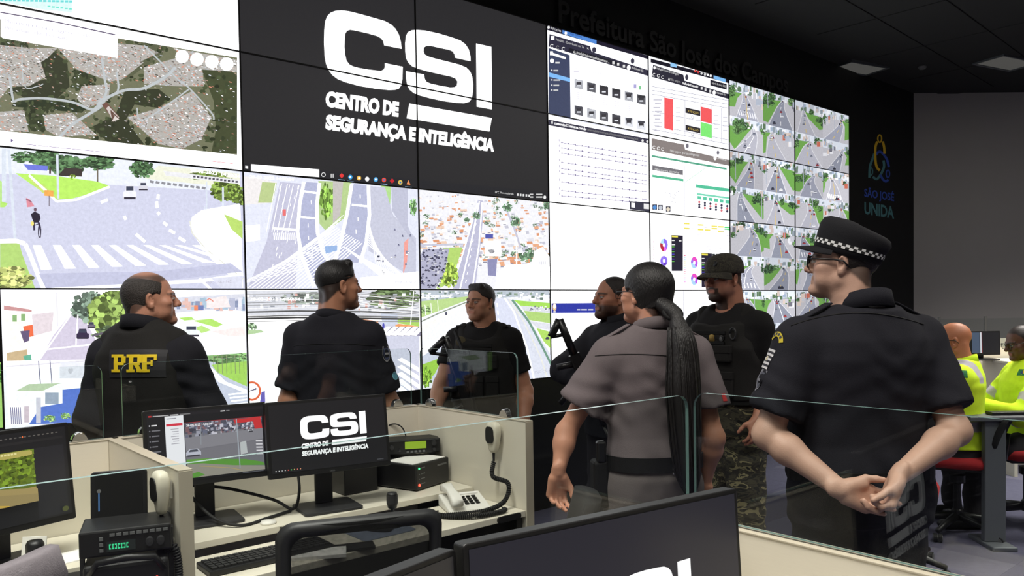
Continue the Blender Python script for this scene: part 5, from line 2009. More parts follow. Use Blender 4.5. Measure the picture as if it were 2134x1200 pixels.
def office_chair(label, loc, rz, seat_m, back_m, mesh_back=False, bh=0.50, bw=0.46, seat_z=.46, back_z=.56, arms=True, group=None):
    """faces local +y; the back stands at local -y"""
    t = thing('office_chair', label, 'chair', loc, rz, group)
    castor_base(t)
    MB().loft([[Vector((.245 * k * a, .02 + .235 * k * b, z)) for a, b in rrect(-1, -1, 1, 1, .45, 5)] for k, z in ((.86, seat_z - .06), (.98, seat_z - .045), (1, seat_z - .015), (.95, seat_z + .01), (.8, seat_z + .018))]).build('seat', seat_m, t, smooth=True)
    MB().box((-.2, -.19, seat_z - .075), (.2, .2, seat_z - .058)).build('seat_pan', 'plastic_black', t)
    w = bw / 2

    def bp(x, z):                       # back plane, curved to the sitter
        zz = (z - back_z) / bh
        return Vector((x, -.235 - .05 * zz * zz - .02 * zz + .09 * (x / w) ** 2 * .35, z))
    if mesh_back:
        oo = rrect(-w, back_z, w, back_z + bh, .055, 6)
        ii = rrect(-w + .04, back_z + .04, w - .04, back_z + bh - .045, .04, 6)
        n_ = len(oo)
        fb = MB()
        for (x, z), (xi, zi) in zip(oo, ii):
            m_ = ((x + xi) / 2, (z + zi) / 2)
            fb.v += [tuple(bp(x, z)), tuple(bp(*m_) + Vector((0, -.016, 0))), tuple(bp(xi, zi) + Vector((0, -.004, 0))), tuple(bp(*m_) + Vector((0, .014, 0)))]
        for k in range(n_):
            j = (k + 1) % n_
            for q in range(4):
                p_ = (q + 1) % 4
                fb.f.append((k * 4 + q, j * 4 + q, j * 4 + p_, k * 4 + p_))
        fb.build('back_frame', 'plastic_dark', t, smooth=True)
        mb = MB()
        nx, nz = 12, 12
        for k in range(nz + 1):
            for i in range(nx + 1):
                mb.v.append(tuple(bp(-w + .012 + (bw - .024) * i / nx, back_z + .012 + (bh - .024) * k / nz)))
        for k in range(nz):
            for i in range(nx):
                b = k * (nx + 1) + i
                mb.f.append((b, b + 1, b + nx + 2, b + nx + 1))
        mb.build('back_mesh', 'mesh_cloth', t, smooth=True)
        MB().tube([bp(-w * .55, back_z + bh * .25) + Vector((0, .0, 0)), bp(0, back_z + bh * .22) + Vector((0, -.03, 0)), bp(w * .55, back_z + bh * .25)], .02, 8).build('lumbar_bar', 'plastic_black', t, smooth=True)
    else:
        rings = []
        for z in np.linspace(back_z, back_z + bh, 8):
            f = (z - back_z) / bh
            ww = w * (1 - .12 * abs(f - .5) ** 2 * 2) * (0.82 if f in (0, 1) else 1)
            c0 = bp(0, z)
            rings.append([Vector((ww * a, c0.y + .028 * b + .03 * a * a, z)) for a, b in rrect(-1, -1, 1, 1, .6, 4)])
        MB().loft(rings).build('backrest', back_m, t, smooth=True)
        MB().tube([bp(0, back_z + bh * .45) + Vector((0, -.03, 0)), Vector((0, -.27, seat_z)), Vector((0, -.12, seat_z - .07))], .02, 8).build('back_support', 'plastic_black', t, smooth=True)
    MB().tube([bp(0, back_z + .05) + Vector((0, -.02, 0)), Vector((0, -.25, seat_z - .02)), Vector((0, -.05, seat_z - .07))], .022, 8).build('spine', 'plastic_black', t, smooth=True)
    if arms:
        for s in (-1, 1):
            MB().tube([(s * .22, -.02, seat_z - .06), (s * .275, -.02, seat_z - .02), (s * .275, -.02, seat_z + .19)], .014, 8).build('arm_post', 'plastic_black', t, smooth=True)
            MB().loft([[Vector((s * .275 + .04 * k * a, .0 + .12 * k * b, z)) for a, b in rrect(-1, -1, 1, 1, .6, 4)] for k, z in ((.95, seat_z + .19), (1, seat_z + .2), (.95, seat_z + .215))]).build('arm_pad', 'plastic_black', t)
    return t


# see-through mesh cloth
m = bpy.data.materials.new('mesh_cloth')
m.use_nodes = True
nt = m.node_tree
pb = nt.nodes['Principled BSDF']
pb.inputs['Base Color'].default_value = C(22)
pb.inputs['Roughness'].default_value = .8
trn = nt.nodes.new('ShaderNodeBsdfTransparent')
wv = nt.nodes.new('ShaderNodeTexNoise')
wv.inputs['Scale'].default_value = 30
mr = nt.nodes.new('ShaderNodeMapRange')
mr.inputs['To Min'].default_value = .80
mr.inputs['To Max'].default_value = .90
mxs = nt.nodes.new('ShaderNodeMixShader')
nt.links.new(wv.outputs['Fac'], mr.inputs['Value'])
nt.links.new(mr.outputs[0], mxs.inputs[0])
nt.links.new(trn.outputs[0], mxs.inputs[1])
nt.links.new(pb.outputs[0], mxs.inputs[2])
nt.links.new(mxs.outputs[0], nt.nodes['Material Output'].inputs[0])
MATS['mesh_cloth'] = m

office_chair('black mesh-backed office chair pulled up to the middle desk', (-.515, 2.42, 0), math.radians(20), 'black_fabric', 'black_fabric', True, bh=.50, bw=.46, back_z=.515)
office_chair('black office chair standing edge-on in the aisle by the woman', (-.045, 2.60, 0), math.radians(92), 'black_fabric', 'black_fabric', False, bh=.42, bw=.30, back_z=.53, arms=False)
office_chair('grey fabric chair cut off at the lower left corner', (-1.385, 1.72, 0), math.radians(78), 'grey_fabric', 'grey_fabric', False, bh=.56, bw=.46, back_z=.48, arms=False)
# ---------------------------------------------------------------- figures: blended shapes turned into one surface
def smin(a, b, k):
    h = np.clip(0.5 + 0.5 * (b - a) / k, 0, 1)
    return b * (1 - h) + a * h - k * h * (1 - h)


class Field:
    def __init__(self, lo, hi, res):
        self.lo, self.res = np.array(lo, float), res
        self.n = np.ceil((np.array(hi, float) - self.lo) / res).astype(int) + 1
        self.D = np.full(self.n, 0.2, dtype=np.float32)

    def sub(self, lo, hi):
        a = np.clip(np.floor((np.array(lo) - self.lo) / self.res).astype(int), 0, self.n)
        b = np.clip(np.ceil((np.array(hi) - self.lo) / self.res).astype(int) + 1, 0, self.n)
        if np.any(b <= a):
            return None
        ax = [(self.lo[i] + self.res * np.arange(a[i], b[i])).astype(np.float32) for i in range(3)]
        return (slice(a[0], b[0]), slice(a[1], b[1]), slice(a[2], b[2])), ax[0][:, None, None], ax[1][None, :, None], ax[2][None, None, :]

    def put(self, lo, hi, k, f, op='u'):
        m = k + 3 * self.res
        s = self.sub(np.array(lo) - m, np.array(hi) + m)
        if s is None:
            return self
        sl, X, Y, Z = s
        d = f(X, Y, Z)
        if op == 'u':
            self.D[sl] = smin(self.D[sl], d, k)
        elif op == 'c':                                   # carve
            self.D[sl] = -smin(-self.D[sl], d, k)
        return self

    def ell(self, c, r, k=0.02, R=None, op='u'):
        c, r = np.array(c, float), np.array(r, float)
        mr = r.max()

        def f(X, Y, Z):
            x, y, z = X - c[0], Y - c[1], Z - c[2]
            if R is not None:
                x, y, z = (R[0, 0] * x + R[1, 0] * y + R[2, 0] * z, R[0, 1] * x + R[1, 1] * y + R[2, 1] * z, R[0, 2] * x + R[1, 2] * y + R[2, 2] * z)
            k0 = np.sqrt((x / r[0]) ** 2 + (y / r[1]) ** 2 + (z / r[2]) ** 2)
            k1 = np.sqrt((x / r[0] ** 2) ** 2 + (y / r[1] ** 2) ** 2 + (z / r[2] ** 2) ** 2) + 1e-6
            return k0 * (k0 - 1) / k1
        bb = mr if R is not None else r
        return self.put(c - bb, c + bb, k, f, op)

    def cone(self, a, b, ra, rb, k=0.02, flat=None, op='u', cap=None):
        """rounded cone; flat=(axis vector, factor) squeezes the section along that axis"""
        a, b = np.array(a, float), np.array(b, float)
        ab = b - a
        L2 = ab @ ab + 1e-12
        if flat is not None:
            u = np.array(flat[0], float)
            u = u - ab * (u @ ab) / L2
            u /= np.linalg.norm(u) + 1e-9
            q = 1 / flat[1] - 1

        def f(X, Y, Z):
            t = np.clip(((X - a[0]) * ab[0] + (Y - a[1]) * ab[1] + (Z - a[2]) * ab[2]) / L2, 0, 1)
            x, y, z = X - a[0] - t * ab[0], Y - a[1] - t * ab[1], Z - a[2] - t * ab[2]
            if flat is not None:
                w = (x * u[0] + y * u[1] + z * u[2]) * q
                x, y, z = x + w * u[0], y + w * u[1], z + w * u[2]
            d = np.sqrt(x * x + y * y + z * z) - (ra + t * (rb - ra))
            if cap is not None:
                c, n = cap
                d = np.maximum(d, (X - c[0]) * n[0] + (Y - c[1]) * n[1] + (Z - c[2]) * n[2])
            return d
        m = max(ra, rb)
        return self.put(np.minimum(a, b) - m, np.maximum(a, b) + m, k, f, op)

    def stack(self, secs, k=0.03, p=2.4, op='u'):
        """upright body of oval sections (z, rx, ry, cx, cy)"""
        s = np.array(secs, float)
        z0, z1 = s[0, 0], s[-1, 0]

        def f(X, Y, Z):
            zc = np.clip(Z, z0, z1)
            rx, ry, cx, cy = [np.interp(zc, s[:, 0], s[:, i]) for i in (1, 2, 3, 4)]
            qx, qy = np.abs(X - cx) / rx, np.abs(Y - cy) / ry
            q = (qx ** p + qy ** p) ** (1 / p)
            d = (q - 1) * np.minimum(rx, ry) * 1.15
            o = np.abs(Z - zc)
            return np.where(o > 0, np.sqrt(np.maximum(d, 0) ** 2 + o * o) + np.minimum(d, 0) * 0, d)
        m = s[:, 1].max() + np.abs(s[:, 3]).max(), s[:, 2].max() + np.abs(s[:, 4]).max()
        return self.put((-m[0], -m[1], z0), (m[0], m[1], z1), k, f, op)

    def cut(self, pt, nrm, k=0.004, box=None):
        """remove what lies beyond the plane (on the side nrm points to), inside a box"""
        pt, nrm = np.array(pt, float), np.array(nrm, float)
        nrm = nrm / np.linalg.norm(nrm)
        lo, hi = box if box is not None else (self.lo, self.lo + self.n * self.res)
        s = self.sub(lo, hi)
        if s is None:
            return self
        sl, X, Y, Z = s
        d = (X - pt[0]) * nrm[0] + (Y - pt[1]) * nrm[1] + (Z - pt[2]) * nrm[2]
        self.D[sl] = np.maximum(self.D[sl], d)
        return self

    def wrinkle(self, amp, f=1.0, seed=0, band=0.03, zr=None):
        s = self.sub(self.lo, self.lo + self.n * self.res)
        sl, X, Y, Z = s
        r = np.random.RandomState(seed)
        w = 0
        ph = r.uniform(0, 6.28, 9)
        wx = 0.9 * np.sin(7 * f * Z + ph[0]) + 0.7 * np.sin(9 * f * X + ph[1]) + .6 * np.sin(8 * f * Y + ph[2])
        w = np.sin(30 * f * Z + 16 * f * X + 2.2 * wx + ph[3]) * (0.5 + 0.5 * np.sin(8 * f * X + 5 * f * Y + ph[4] + wx))
        w = w + 0.6 * np.sin(26 * f * Z - 22 * f * X + 1.8 * wx + ph[5]) * (0.5 + 0.5 * np.sin(6 * f * X - 7 * f * Z + ph[6]))
        a = amp
        if zr is not None:
            a = amp * (0.45 + 0.9 * np.clip((zr[1] - Z) / (zr[1] - zr[0]), 0, 1))
        near = np.abs(self.D) < band
        self.D = np.where(near, self.D + (a * w).astype(np.float32), self.D)
        return self

    def mesh(self):
        return surface(self.D, self.lo, self.res)


_CO = np.array([(0, 0, 0), (1, 0, 0), (0, 1, 0), (1, 1, 0), (0, 0, 1), (1, 0, 1), (0, 1, 1), (1, 1, 1)])
_ED = [(0, 1), (2, 3), (4, 5), (6, 7), (0, 2), (1, 3), (4, 6), (5, 7), (0, 4), (1, 5), (2, 6), (3, 7)]


def surface(D, lo, res):
    I = D < 0
    cnt = np.zeros(tuple(np.array(D.shape) - 1), np.int8)
    for o in _CO:
        cnt += I[o[0]:D.shape[0] - 1 + o[0], o[1]:D.shape[1] - 1 + o[1], o[2]:D.shape[2] - 1 + o[2]]
    act = np.argwhere((cnt > 0) & (cnt < 8))
    idx = np.full(cnt.shape, -1, np.int32)
    idx[act[:, 0], act[:, 1], act[:, 2]] = np.arange(len(act))
    vals = np.stack([D[act[:, 0] + o[0], act[:, 1] + o[1], act[:, 2] + o[2]] for o in _CO], 1)
    acc = np.zeros((len(act), 3))
    num = np.zeros(len(act))
    for a, b in _ED:
        va, vb = vals[:, a], vals[:, b]
        x = (va < 0) != (vb < 0)
        t = np.where(x, va / np.where(x, va - vb, 1), 0)
        acc += np.where(x[:, None], _CO[a] + t[:, None] * (_CO[b] - _CO[a]), 0)
        num += x
    V = lo + res * (act + acc / num[:, None])
    Fs = []
    for ax in range(3):
        u, v = (ax + 1) % 3, (ax + 2) % 3
        sl0 = [slice(None)] * 3
        sl1 = [slice(None)] * 3
        sl0[ax], sl1[ax] = slice(0, -1), slice(1, None)
        e = np.argwhere(I[tuple(sl0)] != I[tuple(sl1)])
        e = e[(e[:, u] > 0) & (e[:, v] > 0) & (e[:, u] < cnt.shape[u]) & (e[:, v] < cnt.shape[v])]
        if len(e) == 0:
            continue
        def cell(du, dv):
            c = e.copy()
            c[:, u] -= du
            c[:, v] -= dv
            return idx[c[:, 0], c[:, 1], c[:, 2]]
        q = np.stack([cell(1, 1), cell(0, 1), cell(0, 0), cell(1, 0)], 1)
        flip = ~I[e[:, 0], e[:, 1], e[:, 2]]
        q[flip] = q[flip][:, ::-1]
        Fs.append(q)
    Q = np.concatenate(Fs)
    Q = Q[(Q >= 0).all(1)]
    return V, Q


def npmesh(name, V, Q, cols=None):
    me = bpy.data.meshes.new(name)
    me.vertices.add(len(V))
    me.vertices.foreach_set('co', np.asarray(V, np.float32).ravel())
    me.loops.add(len(Q) * 4)
    me.loops.foreach_set('vertex_index', Q.astype(np.int32).ravel())
    me.polygons.add(len(Q))
    me.polygons.foreach_set('loop_start', np.arange(0, len(Q) * 4, 4, dtype=np.int32))
    me.polygons.foreach_set('use_smooth', np.ones(len(Q), bool))
    me.update(calc_edges=True)
    if cols is not None:
        at = me.color_attributes.new('Col', 'FLOAT_COLOR', 'POINT')
        c4 = np.ones((len(V), 4), np.float32)
        c4[:, :3] = cols
        at.data.foreach_set('color', c4.ravel())
    return me


def join(parts):
    V, Q, Cc, n = [], [], [], 0
    for v, q, c in parts:
        V.append(v)
        Q.append(q + n)
        Cc.append(c)
        n += len(v)
    return np.concatenate(V), np.concatenate(Q), np.concatenate(Cc)


def rot(yaw=0, pitch=0, roll=0):
    """yaw left, pitch up, roll to the right (radians); head faces +y"""
    cy, sy, cp, sp, cr, sr = math.cos(yaw), math.sin(yaw), math.cos(pitch), math.sin(pitch), math.cos(roll), math.sin(roll)
    Z = np.array([[cy, -sy, 0], [sy, cy, 0], [0, 0, 1]])
    X = np.array([[1, 0, 0], [0, cp, -sp], [0, sp, cp]])
    Yr = np.array([[cr, 0, sr], [0, 1, 0], [-sr, 0, cr]])
    return Z @ X @ Yr


def sm(a, b, x):
    t = np.clip((x - a) / (b - a), 0, 1)
    return t * t * (3 - 2 * t)


def head_mesh(skin, P):
    """head in its own frame: origin in the middle of the skull, face to +y"""
    fat = P.get('fat', 1.0)
    f = Field((-.12, -.16, -.215), (.12, .16, .145), 0.0036)
    f.ell((0, -.012, .034), (.0745, .099, .087), .02)
    f.ell((0, .026, -.03), (.059 * fat, .066, .083), .03)
    f.cone((-.046 * fat, .0, -.055), (0, .066, -.090), .022 * fat, .024, .022)
    f.cone((.046 * fat, .0, -.055), (0, .066, -.090), .022 * fat, .024, .022)
    for s in (-1, 1):
        f.ell((s * .046, .058, -.018), (.024, .024, .02), .022)
        f.ell((s * .038 * fat, .052, -.055), (.024 * fat, .024, .028), .02)
        f.cone((s * .012, .090, .020), (s * .042, .076, .019), .010, .009, .014)
    f.cone((0, .086, .018), (0, .110, -.022), .0085, .0125, .010)
    f.ell((0, .111, -.026), (.0125, .0125, .011), .006)
    for s in (-1, 1):
        f.ell((s * .0125, .098, -.030), (.0075, .011, .0085), .005)
        f.ell((s * .031, .101, .000), (.0175, .020, .0125), .012, op='c')
    f.ell((0, .083, -.095), (.022, .018, .017), .016)
    f.cone((-.020, .086, -.054), (.020, .086, -.054), .0075, .0075, .007)
    f.cone((-.016, .086, -.0665), (.016, .086, -.0665), .0085, .0085, .007)
    f.ell((0, .100, -.0605), (.030, .008, .0022), .003, op='c')
    for s in (-1, 1):
        f.ell((s * .031, .0845, .0005), (.0125, .0115, .0115), .003)
    for s in (-1, 1):
        R = rot(s * -.35, 0, s * .12)
        f.ell((s * .0775, -.010, -.004), (.0085, .019, .032), .006, R)
        f.ell((s * .085, -.004, .000), (.006, .010, .019), .004, R, op='c')
        f.ell((s * .0765, -.004, -.030), (.0075, .010, .010), .006)
    # neck
    nk = P.get('neck', 1.0)
    f.cone((0, -.022, -.055), (0, -.048, -.215), .056 * nk, .064 * nk, .02, flat=((0, 1, 0), 1.0))
    if P.get('double', 0):
        f.ell((0, .032, -.115), (.045, .04, .03), .03)
    f.cone((-.036, -.055, -.03), (-.04, -.06, -.215), .028, .04, .03)
    f.cone((.036, -.055, -.03), (.04, -.06, -.215), .028, .04, .03)
    V, Q = f.mesh()
    x, y, z = V.T
    ax = np.abs(x)
    col = np.tile(np.array(skin), (len(V), 1))

    def mix(m, c, a=1.0):
        nonlocal col
        w = (np.clip(m, 0, 1) * a)[:, None]
        col = col * (1 - w) + np.array(c) * w
    red = np.array(skin) * np.array((1.12, .88, .84))
    mix(np.exp(-((ax - .045) / .02) ** 2 - ((z + .02) / .025) ** 2 - ((y - .07) / .03) ** 2), red, .6)
    mix(np.exp(-(ax / .016) ** 2 - ((z + .028) / .014) ** 2 - ((y - .11) / .02) ** 2), red, .6)
    lip = sm(.0255, .019, ax) * sm(.0125, .007, np.abs(z + .0605) + (ax / .026) ** 2 * .006) * (y > .078)
    mix(lip, P.get('lip', np.array(skin) * np.array((.78, .52, .50))), .8)
    hair = np.array(P.get('hair', (.012, .009, .008)))
    # eyes: white, iris, lid line
    for s in (-1, 1):
        ex, ez = x - s * .031, z - .0005
        eye = sm(1.08, .92, (ex / .0135) ** 2 + (ez / .0058) ** 2) * (y > .082)
        mix(eye, (.50, .47, .44), .95)
        mix(sm(.0058, .0044, np.sqrt((ex + P.get('gaze', 0)) ** 2 + ez ** 2)) * (eye > .4), (.016, .011, .009))
        lid = np.exp(-((ez - .0068 + (ex / .016) ** 2 * .005) / .0028) ** 2) * sm(.018, .014, np.abs(ex)) * (y > .075)
        mix(lid, hair * .8, .75)
        br = np.exp(-((ez - .0215 + (ex / .03) ** 2 * .005) / .0052) ** 4) * sm(.026, .019, np.abs(ex)) * (y > .06)
        mix(br, hair, P.get('brow', .85))
    # painted-short hair: cropped sides and nape, beard and stubble
    hl = P.get('hairline', None)
    if hl is not None:
        # hairline height depends on the place round the head
        ang = np.arctan2(ax, y + .012)                     # 0 front, pi back
        line = np.interp(ang, hl[0], hl[1])
        m = sm(-.006, .008, z - line) * (z > -.12)
        m *= 1 - P.get('bald', 0) * sm(.055, .035, np.sqrt((x / 1.0) ** 2 + ((y + P.get('bald_y', .03)) / 1.15) ** 2)) * (z > .06)
        m *= np.where((ax > .078) & (z < .032) & (z > -.045) & (y > -.035) & (y < .02), 0, 1)
        mix(m, hair, P.get('crop', .75))
    bd = P.get('beard', 0)
    if bd:
        jaw = sm(-.030, -.050, z - .35 * np.maximum(0, .02 - y) * 0) * sm(.0, .03, y + .02) * sm(-.145, -.118, z)
        cheek = sm(-.012, -.04, z + (ax - .03) * -.25)
        chin = sm(-.060, -.078, z) + sm(.034, .026, np.abs(ax - .034)) * sm(-.035, -.05, z) * 0
        must = np.exp(-((z + .046 + (ax / .03) ** 2 * .008) / .0075) ** 4) * sm(.034, .026, ax) * (y > .07)
        gz = np.clip(chin * sm(.055, .035, ax) * (y > .02) + sm(.010, .005, np.abs(ax - .031 - (z + .06) * .1)) * ((z < -.045) & (z > -.09)) * (y > .05), 0, 1)
        under = sm(-.095, -.105, z) * (y > .0) * sm(-.15, -.13, z)
        full = np.clip(jaw * cheek * (ax > 0), 0, 1)
        if bd == 'goatee':
            mix(full * (1 - lip), hair * 2.2 + np.array(skin) * .35, .45)
            mix(np.clip(np.maximum(np.maximum(gz, must), under * sm(.05, .03, ax)), 0, 1) * (1 - lip), hair, .9)
        elif bd == 'full':
            mix(np.clip(np.maximum(full, must), 0, 1) * (1 - lip), hair, .85)
        else:
            mix(np.clip(np.maximum(full, must), 0, 1) * (1 - lip), np.array(skin) * .5, bd)
    return V, Q, np.clip(col, 0, 1)


def hand_field(f, w, d, nrm, side, curl, spread=.0, thumb=(.9, .55, .2), sc=1.0, fl=1.0):
    """add a hand to a field. w wrist, d towards the fingers, nrm the way the palm faces, side towards the thumb"""
    w, d, nrm, side = [np.array(v, float) for v in (w, d, nrm, side)]
    d /= np.linalg.norm(d)
    nrm = nrm - d * (nrm @ d)
    nrm /= np.linalg.norm(nrm)
    side = np.cross(nrm, d) * np.sign(np.cross(nrm, d) @ side)
    p = lambda a, b, c: w + sc * (d * a + side * b + nrm * c)
    k = .008
    f.cone(w - d * .02, p(.03, 0, 0), .027 * sc, .028 * sc, .012, flat=(nrm, .72))
    for b0, b1 in ((.022, .030), (.004, .010), (-.014, -.012), (-.022, -.031)):
        f.cone(p(.022, b0, 0), p(.088, b1, 0), .0165 * sc, .0135 * sc, .012)
    f.cone(p(.02, .018, .008), p(.055, .034, .012), .019 * sc, .016 * sc, .012)
    for i, (b, L, r) in enumerate(((.031, .073, .0092), (.0105, .082, .0096), (-.0105, .076, .0092), (-.030, .060, .0084))):
        c = curl[i] if isinstance(curl, (list, tuple)) else curl
        q = p(.090 - .006 * abs(i - 1), b, 0)
        ang = 0.0
        sp = (1.5 - i) * spread
        for j, (fr, cc) in enumerate(((.45, c * .9), (.31, c * 1.15), (.24, c * .75))):
            ang += cc
            dirv = math.cos(ang) * (d * math.cos(sp) + side * math.sin(sp)) + math.sin(ang) * nrm
            e = q + dirv * L * fr * sc * fl
            f.cone(q, e, r * sc * (1 - .06 * j), r * sc * (1 - .06 * (j + 1)), .0045)
            q = e
    q = p(.030, .030, .008)
    a, b, c = thumb
    dv = d * (1 - .35 * a) + side * a + nrm * b
    dv /= np.linalg.norm(dv)
    e = q + dv * .036 * sc
    f.cone(q, e, .0135 * sc, .0115 * sc, .01)
    dv2 = dv + d * .6 + nrm * c - side * .25
    dv2 /= np.linalg.norm(dv2)
    e2 = e + dv2 * .030 * sc
    f.cone(e, e2, .0112 * sc, .0102 * sc, .005)
    dv3 = dv2 + d * .3 + nrm * c
    dv3 /= np.linalg.norm(dv3)
    f.cone(e2, e2 + dv3 * .022 * sc, .0102 * sc, .0085 * sc, .005)
    return f


def arm_mesh(sh, el, wr, hand, skin, thick=1.0, start=.35):
    sh, el, wr = [np.array(v, float) for v in (sh, el, wr)]
    pts = np.array([sh, el, wr])
    lo, hi = pts.min(0) - .22, pts.max(0) + .22
    lo = np.maximum(lo, np.minimum(np.minimum(el, wr), sh + (el - sh) * start) - .2)
    f = Field(lo, hi, 0.0046)
    a = sh + (el - sh) * start
    f.cone(a, el, .050 * thick, .041 * thick, .02)
    m = el + (wr - el) * .28
    f.cone(el, m, .041 * thick, .044 * thick, .025)
    f.cone(m, wr, .044 * thick, .0265 * thick, .025)
    f.ell(el, (.042 * thick,) * 3, .02)
    if hand:
        hand_field(f, wr, *hand[0], **hand[1])
    V, Q = f.mesh()
    n = len(V)
    col = np.tile(np.array(skin), (n, 1))
    d = np.linalg.norm(V - wr, axis=1)
    far = sm(.10, .16, d) * ((V - wr) @ (wr - el) > 0)
    col = col * (1 - .25 * far[:, None]) + np.array(skin) * np.array((1.1, .8, .76)) * .25 * far[:, None]
    return V, Q, col


attr_mat('skin', 0.5, 0.07, 30, 0.12, 220)
attr_mat('cloth', 0.9, 0.12, 25, 0.25, 260)
mat('hair_black', C(20, 17, 17), 0.5, var=.3, scale=14, bump=.35, bscale=260, baniso=(1, .12, .35))
mat('hair_tail', C(19, 16, 16), 0.45, var=.3, scale=14, bump=.4, bscale=300, baniso=(1, 1, .05))
mat('hair_grey', C(52, 46, 43), 0.6, var=.4, scale=60, bump=.5, bscale=200)
mat('hair_brown', C(34, 27, 24), 0.55, var=.35, scale=40, bump=.5, bscale=160)


def cloth_mat(name, col, rough=.88, var=.10, bump=.2):
    return mat(name, col, rough, var=var, scale=14, bump=bump, bscale=420, spec=.25)


class Person:
    """stands with its feet at loc, faces the heading (radians to the left of +y)"""

    def __init__(self, label, loc, heading, H, skin, head, P, build=1.0, group=None, sw=1.0):
        self.t = thing('person', label, 'person', loc, heading, group)
        self.H, self.s, self.skin, self.P = H, H / 1.75, np.array(skin[:3]), P
        self.b = build
        self.parts = []
        s = self.s
        self.sh = {k: np.array((sg * .172 * sw * build ** .6, -.014, 1.392)) * s for k, sg in (('L', -1), ('R', 1))}
        self.Rh = rot(*[math.radians(a) for a in head])
        self.hc = np.array((P.get('hx', 0), P.get('hy', .012), 0)) + np.array((0, 0, H - .122 * 1.0))
        V, Q, Cc = head_mesh(self.skin, P)
        k = P.get('hs', 1.0)
        pivot = np.array((0, -.035, -.13))
        # turn the skull on the neck: the neck below the pivot keeps still
        T = (V - pivot) @ self.Rh.T + pivot
        low = sm(-.10, -.19, V[:, 2])[:, None]
        V2 = T * (1 - low) + V * low
        self.pivot = pivot
        self.hk = k
        self.parts.append((self.hc + V2 * k, Q, Cc))
        self.core()

    def hp(self, p):                       # head frame -> person frame
        return self.hc + ((np.array(p, float) - self.pivot) @ self.Rh.T + self.pivot) * self.hk

    def secs(self, g=0.0, b=None, belly=0.0):
        s, b = self.s, b or self.b
        base = [(.84, .160, .112, -.012), (.93, .170, .122, -.018), (1.0, .163, .116, -.008), (1.08, .156, .110, .0), (1.18, .160, .112, .002), (1.28, .172, .118, .0), (1.34, .176, .118, -.006), (1.40, .158, .104, -.014), (1.445, .118, .084, -.022), (1.49, .072, .064, -.03)]
        out = []
        for z, rx, ry, cy in base:
            bl = belly * math.exp(-((z - 1.08) / .11) ** 2)
            out.append((z * s, rx * b * s + g, ry * b * s + g + bl * .5, 0, cy * s + bl * .4))
        return out

    def core(self):
        s = self.s
        if self.P.get('nocore'):
            return
        f = Field((-.3, -.22, 0.0), (.3, .25, 1.56 * s), 0.022)
        f.stack(self.secs(-.012), .03)
        for sg in (-1, 1):
            f.cone((sg * .09 * s, -.01, .9 * s), (sg * .10 * s, .0, .5 * s), .072, .05, .03)
            f.cone((sg * .10 * s, 0, .5 * s), (sg * .10 * s, -.03, .10 * s), .05, .036, .03)
        V, Q = f.mesh()
        self.parts.append((V, Q, np.tile(self.skin, (len(V), 1))))

    def body(self):
        V, Q, Cc = join(self.parts)
        me = npmesh('body', V, Q, Cc)
        self.bo = link('body', me, 'skin', self.t)
        return self.bo

    def arm(self, k, el, wr, hand=None, thick=1.0, start=.35):
        self.parts.append(arm_mesh(self.sh[k], el, wr, hand, self.skin, thick, start))

    def piece(self, name, f, material, cols=None, parent=None):
        V, Q = f.mesh()
        c = cols(V) if cols else None
        o = link(name, npmesh(name, V, Q, c), material, parent or self.t)
        o['nv'] = len(V)
        return o

    def shirt(self, name, material, el, cuff, g=.016, sleeve=(.074, .073), wr=None, belly=0, hem=None, wr_amp=.004, seed=1, collar=True, res=.0095, b=None, cols=None, scoop=0):
        """el: elbows {L,R}; cuff: share of the upper arm covered (short) or None (long, to wr)"""
        s = self.s
        xs = [p[0] for p in el.values()] + ([p[0] for p in wr.values()] if wr else [])
        ys = [p[1] for p in el.values()] + ([p[1] for p in wr.values()] if wr else [])
        zs = [p[2] for p in el.values()] + ([p[2] for p in wr.values()] if wr else [])
        f = Field((min(xs + [-.3]) - .12, min(ys + [-.24]) - .12, min((hem or .9 * s), *zs) - .1), (max(xs + [.3]) + .12, max(ys + [.24]) + .12, 1.57 * s), res)
        f.stack(self.secs(g, b, belly), .03)
        for k, sg in (('L', -1), ('R', 1)):
            sh = self.sh[k]
            f.cone((sg * .03, -.035 * s, 1.462 * s), sh + np.array((-sg * .025, 0, .008)), .052 * s + g * .5, .056 * s + g * .5, .045)
            f.ell(sh + np.array((-sg * .004, 0, -.008)), np.array((.056, .062, .060)) * s + g * .6, .04)
            e = np.array(el[k], float)
            if cuff is not None:
                c = sh + (e - sh) * cuff
                d = (e - sh) / np.linalg.norm(e - sh)
                f.cone(sh, c + d * .05, sleeve[0] * .88, sleeve[1], .03, cap=(c, d))
            else:
                w = np.array(wr[k], float)
                f.cone(sh, e, sleeve[0] * .9, sleeve[0] * .86, .035)
                f.ell(e, (sleeve[0] * .86,) * 3, .02)
                f.cone(e, w, sleeve[0] * .82, sleeve[1], .03, cap=(w - (w - e) / np.linalg.norm(w - e) * .015, (w - e) / np.linalg.norm(w - e)))
        if wr_amp:
            f.wrinkle(wr_amp * .55, 2.1, seed, zr=(.95 * s, 1.42 * s))
        if hem:
            f.cut((0, 0, hem), (0, 0, -1))
        # neck opening
        f.cone((0, -.03 * s, 1.46 * s), (0, -.02 * s, 1.62 * s), .050, .07, .006, op='c')
        if scoop:
            f.ell((0, .075 * s, 1.505 * s), (.078, .10, .03 + scoop), .01, op='c')
            f.ell((0, -.04 * s, 1.53 * s), (.085, .085, .045), .01, op='c')
        return self.piece(name, f, material, cols)

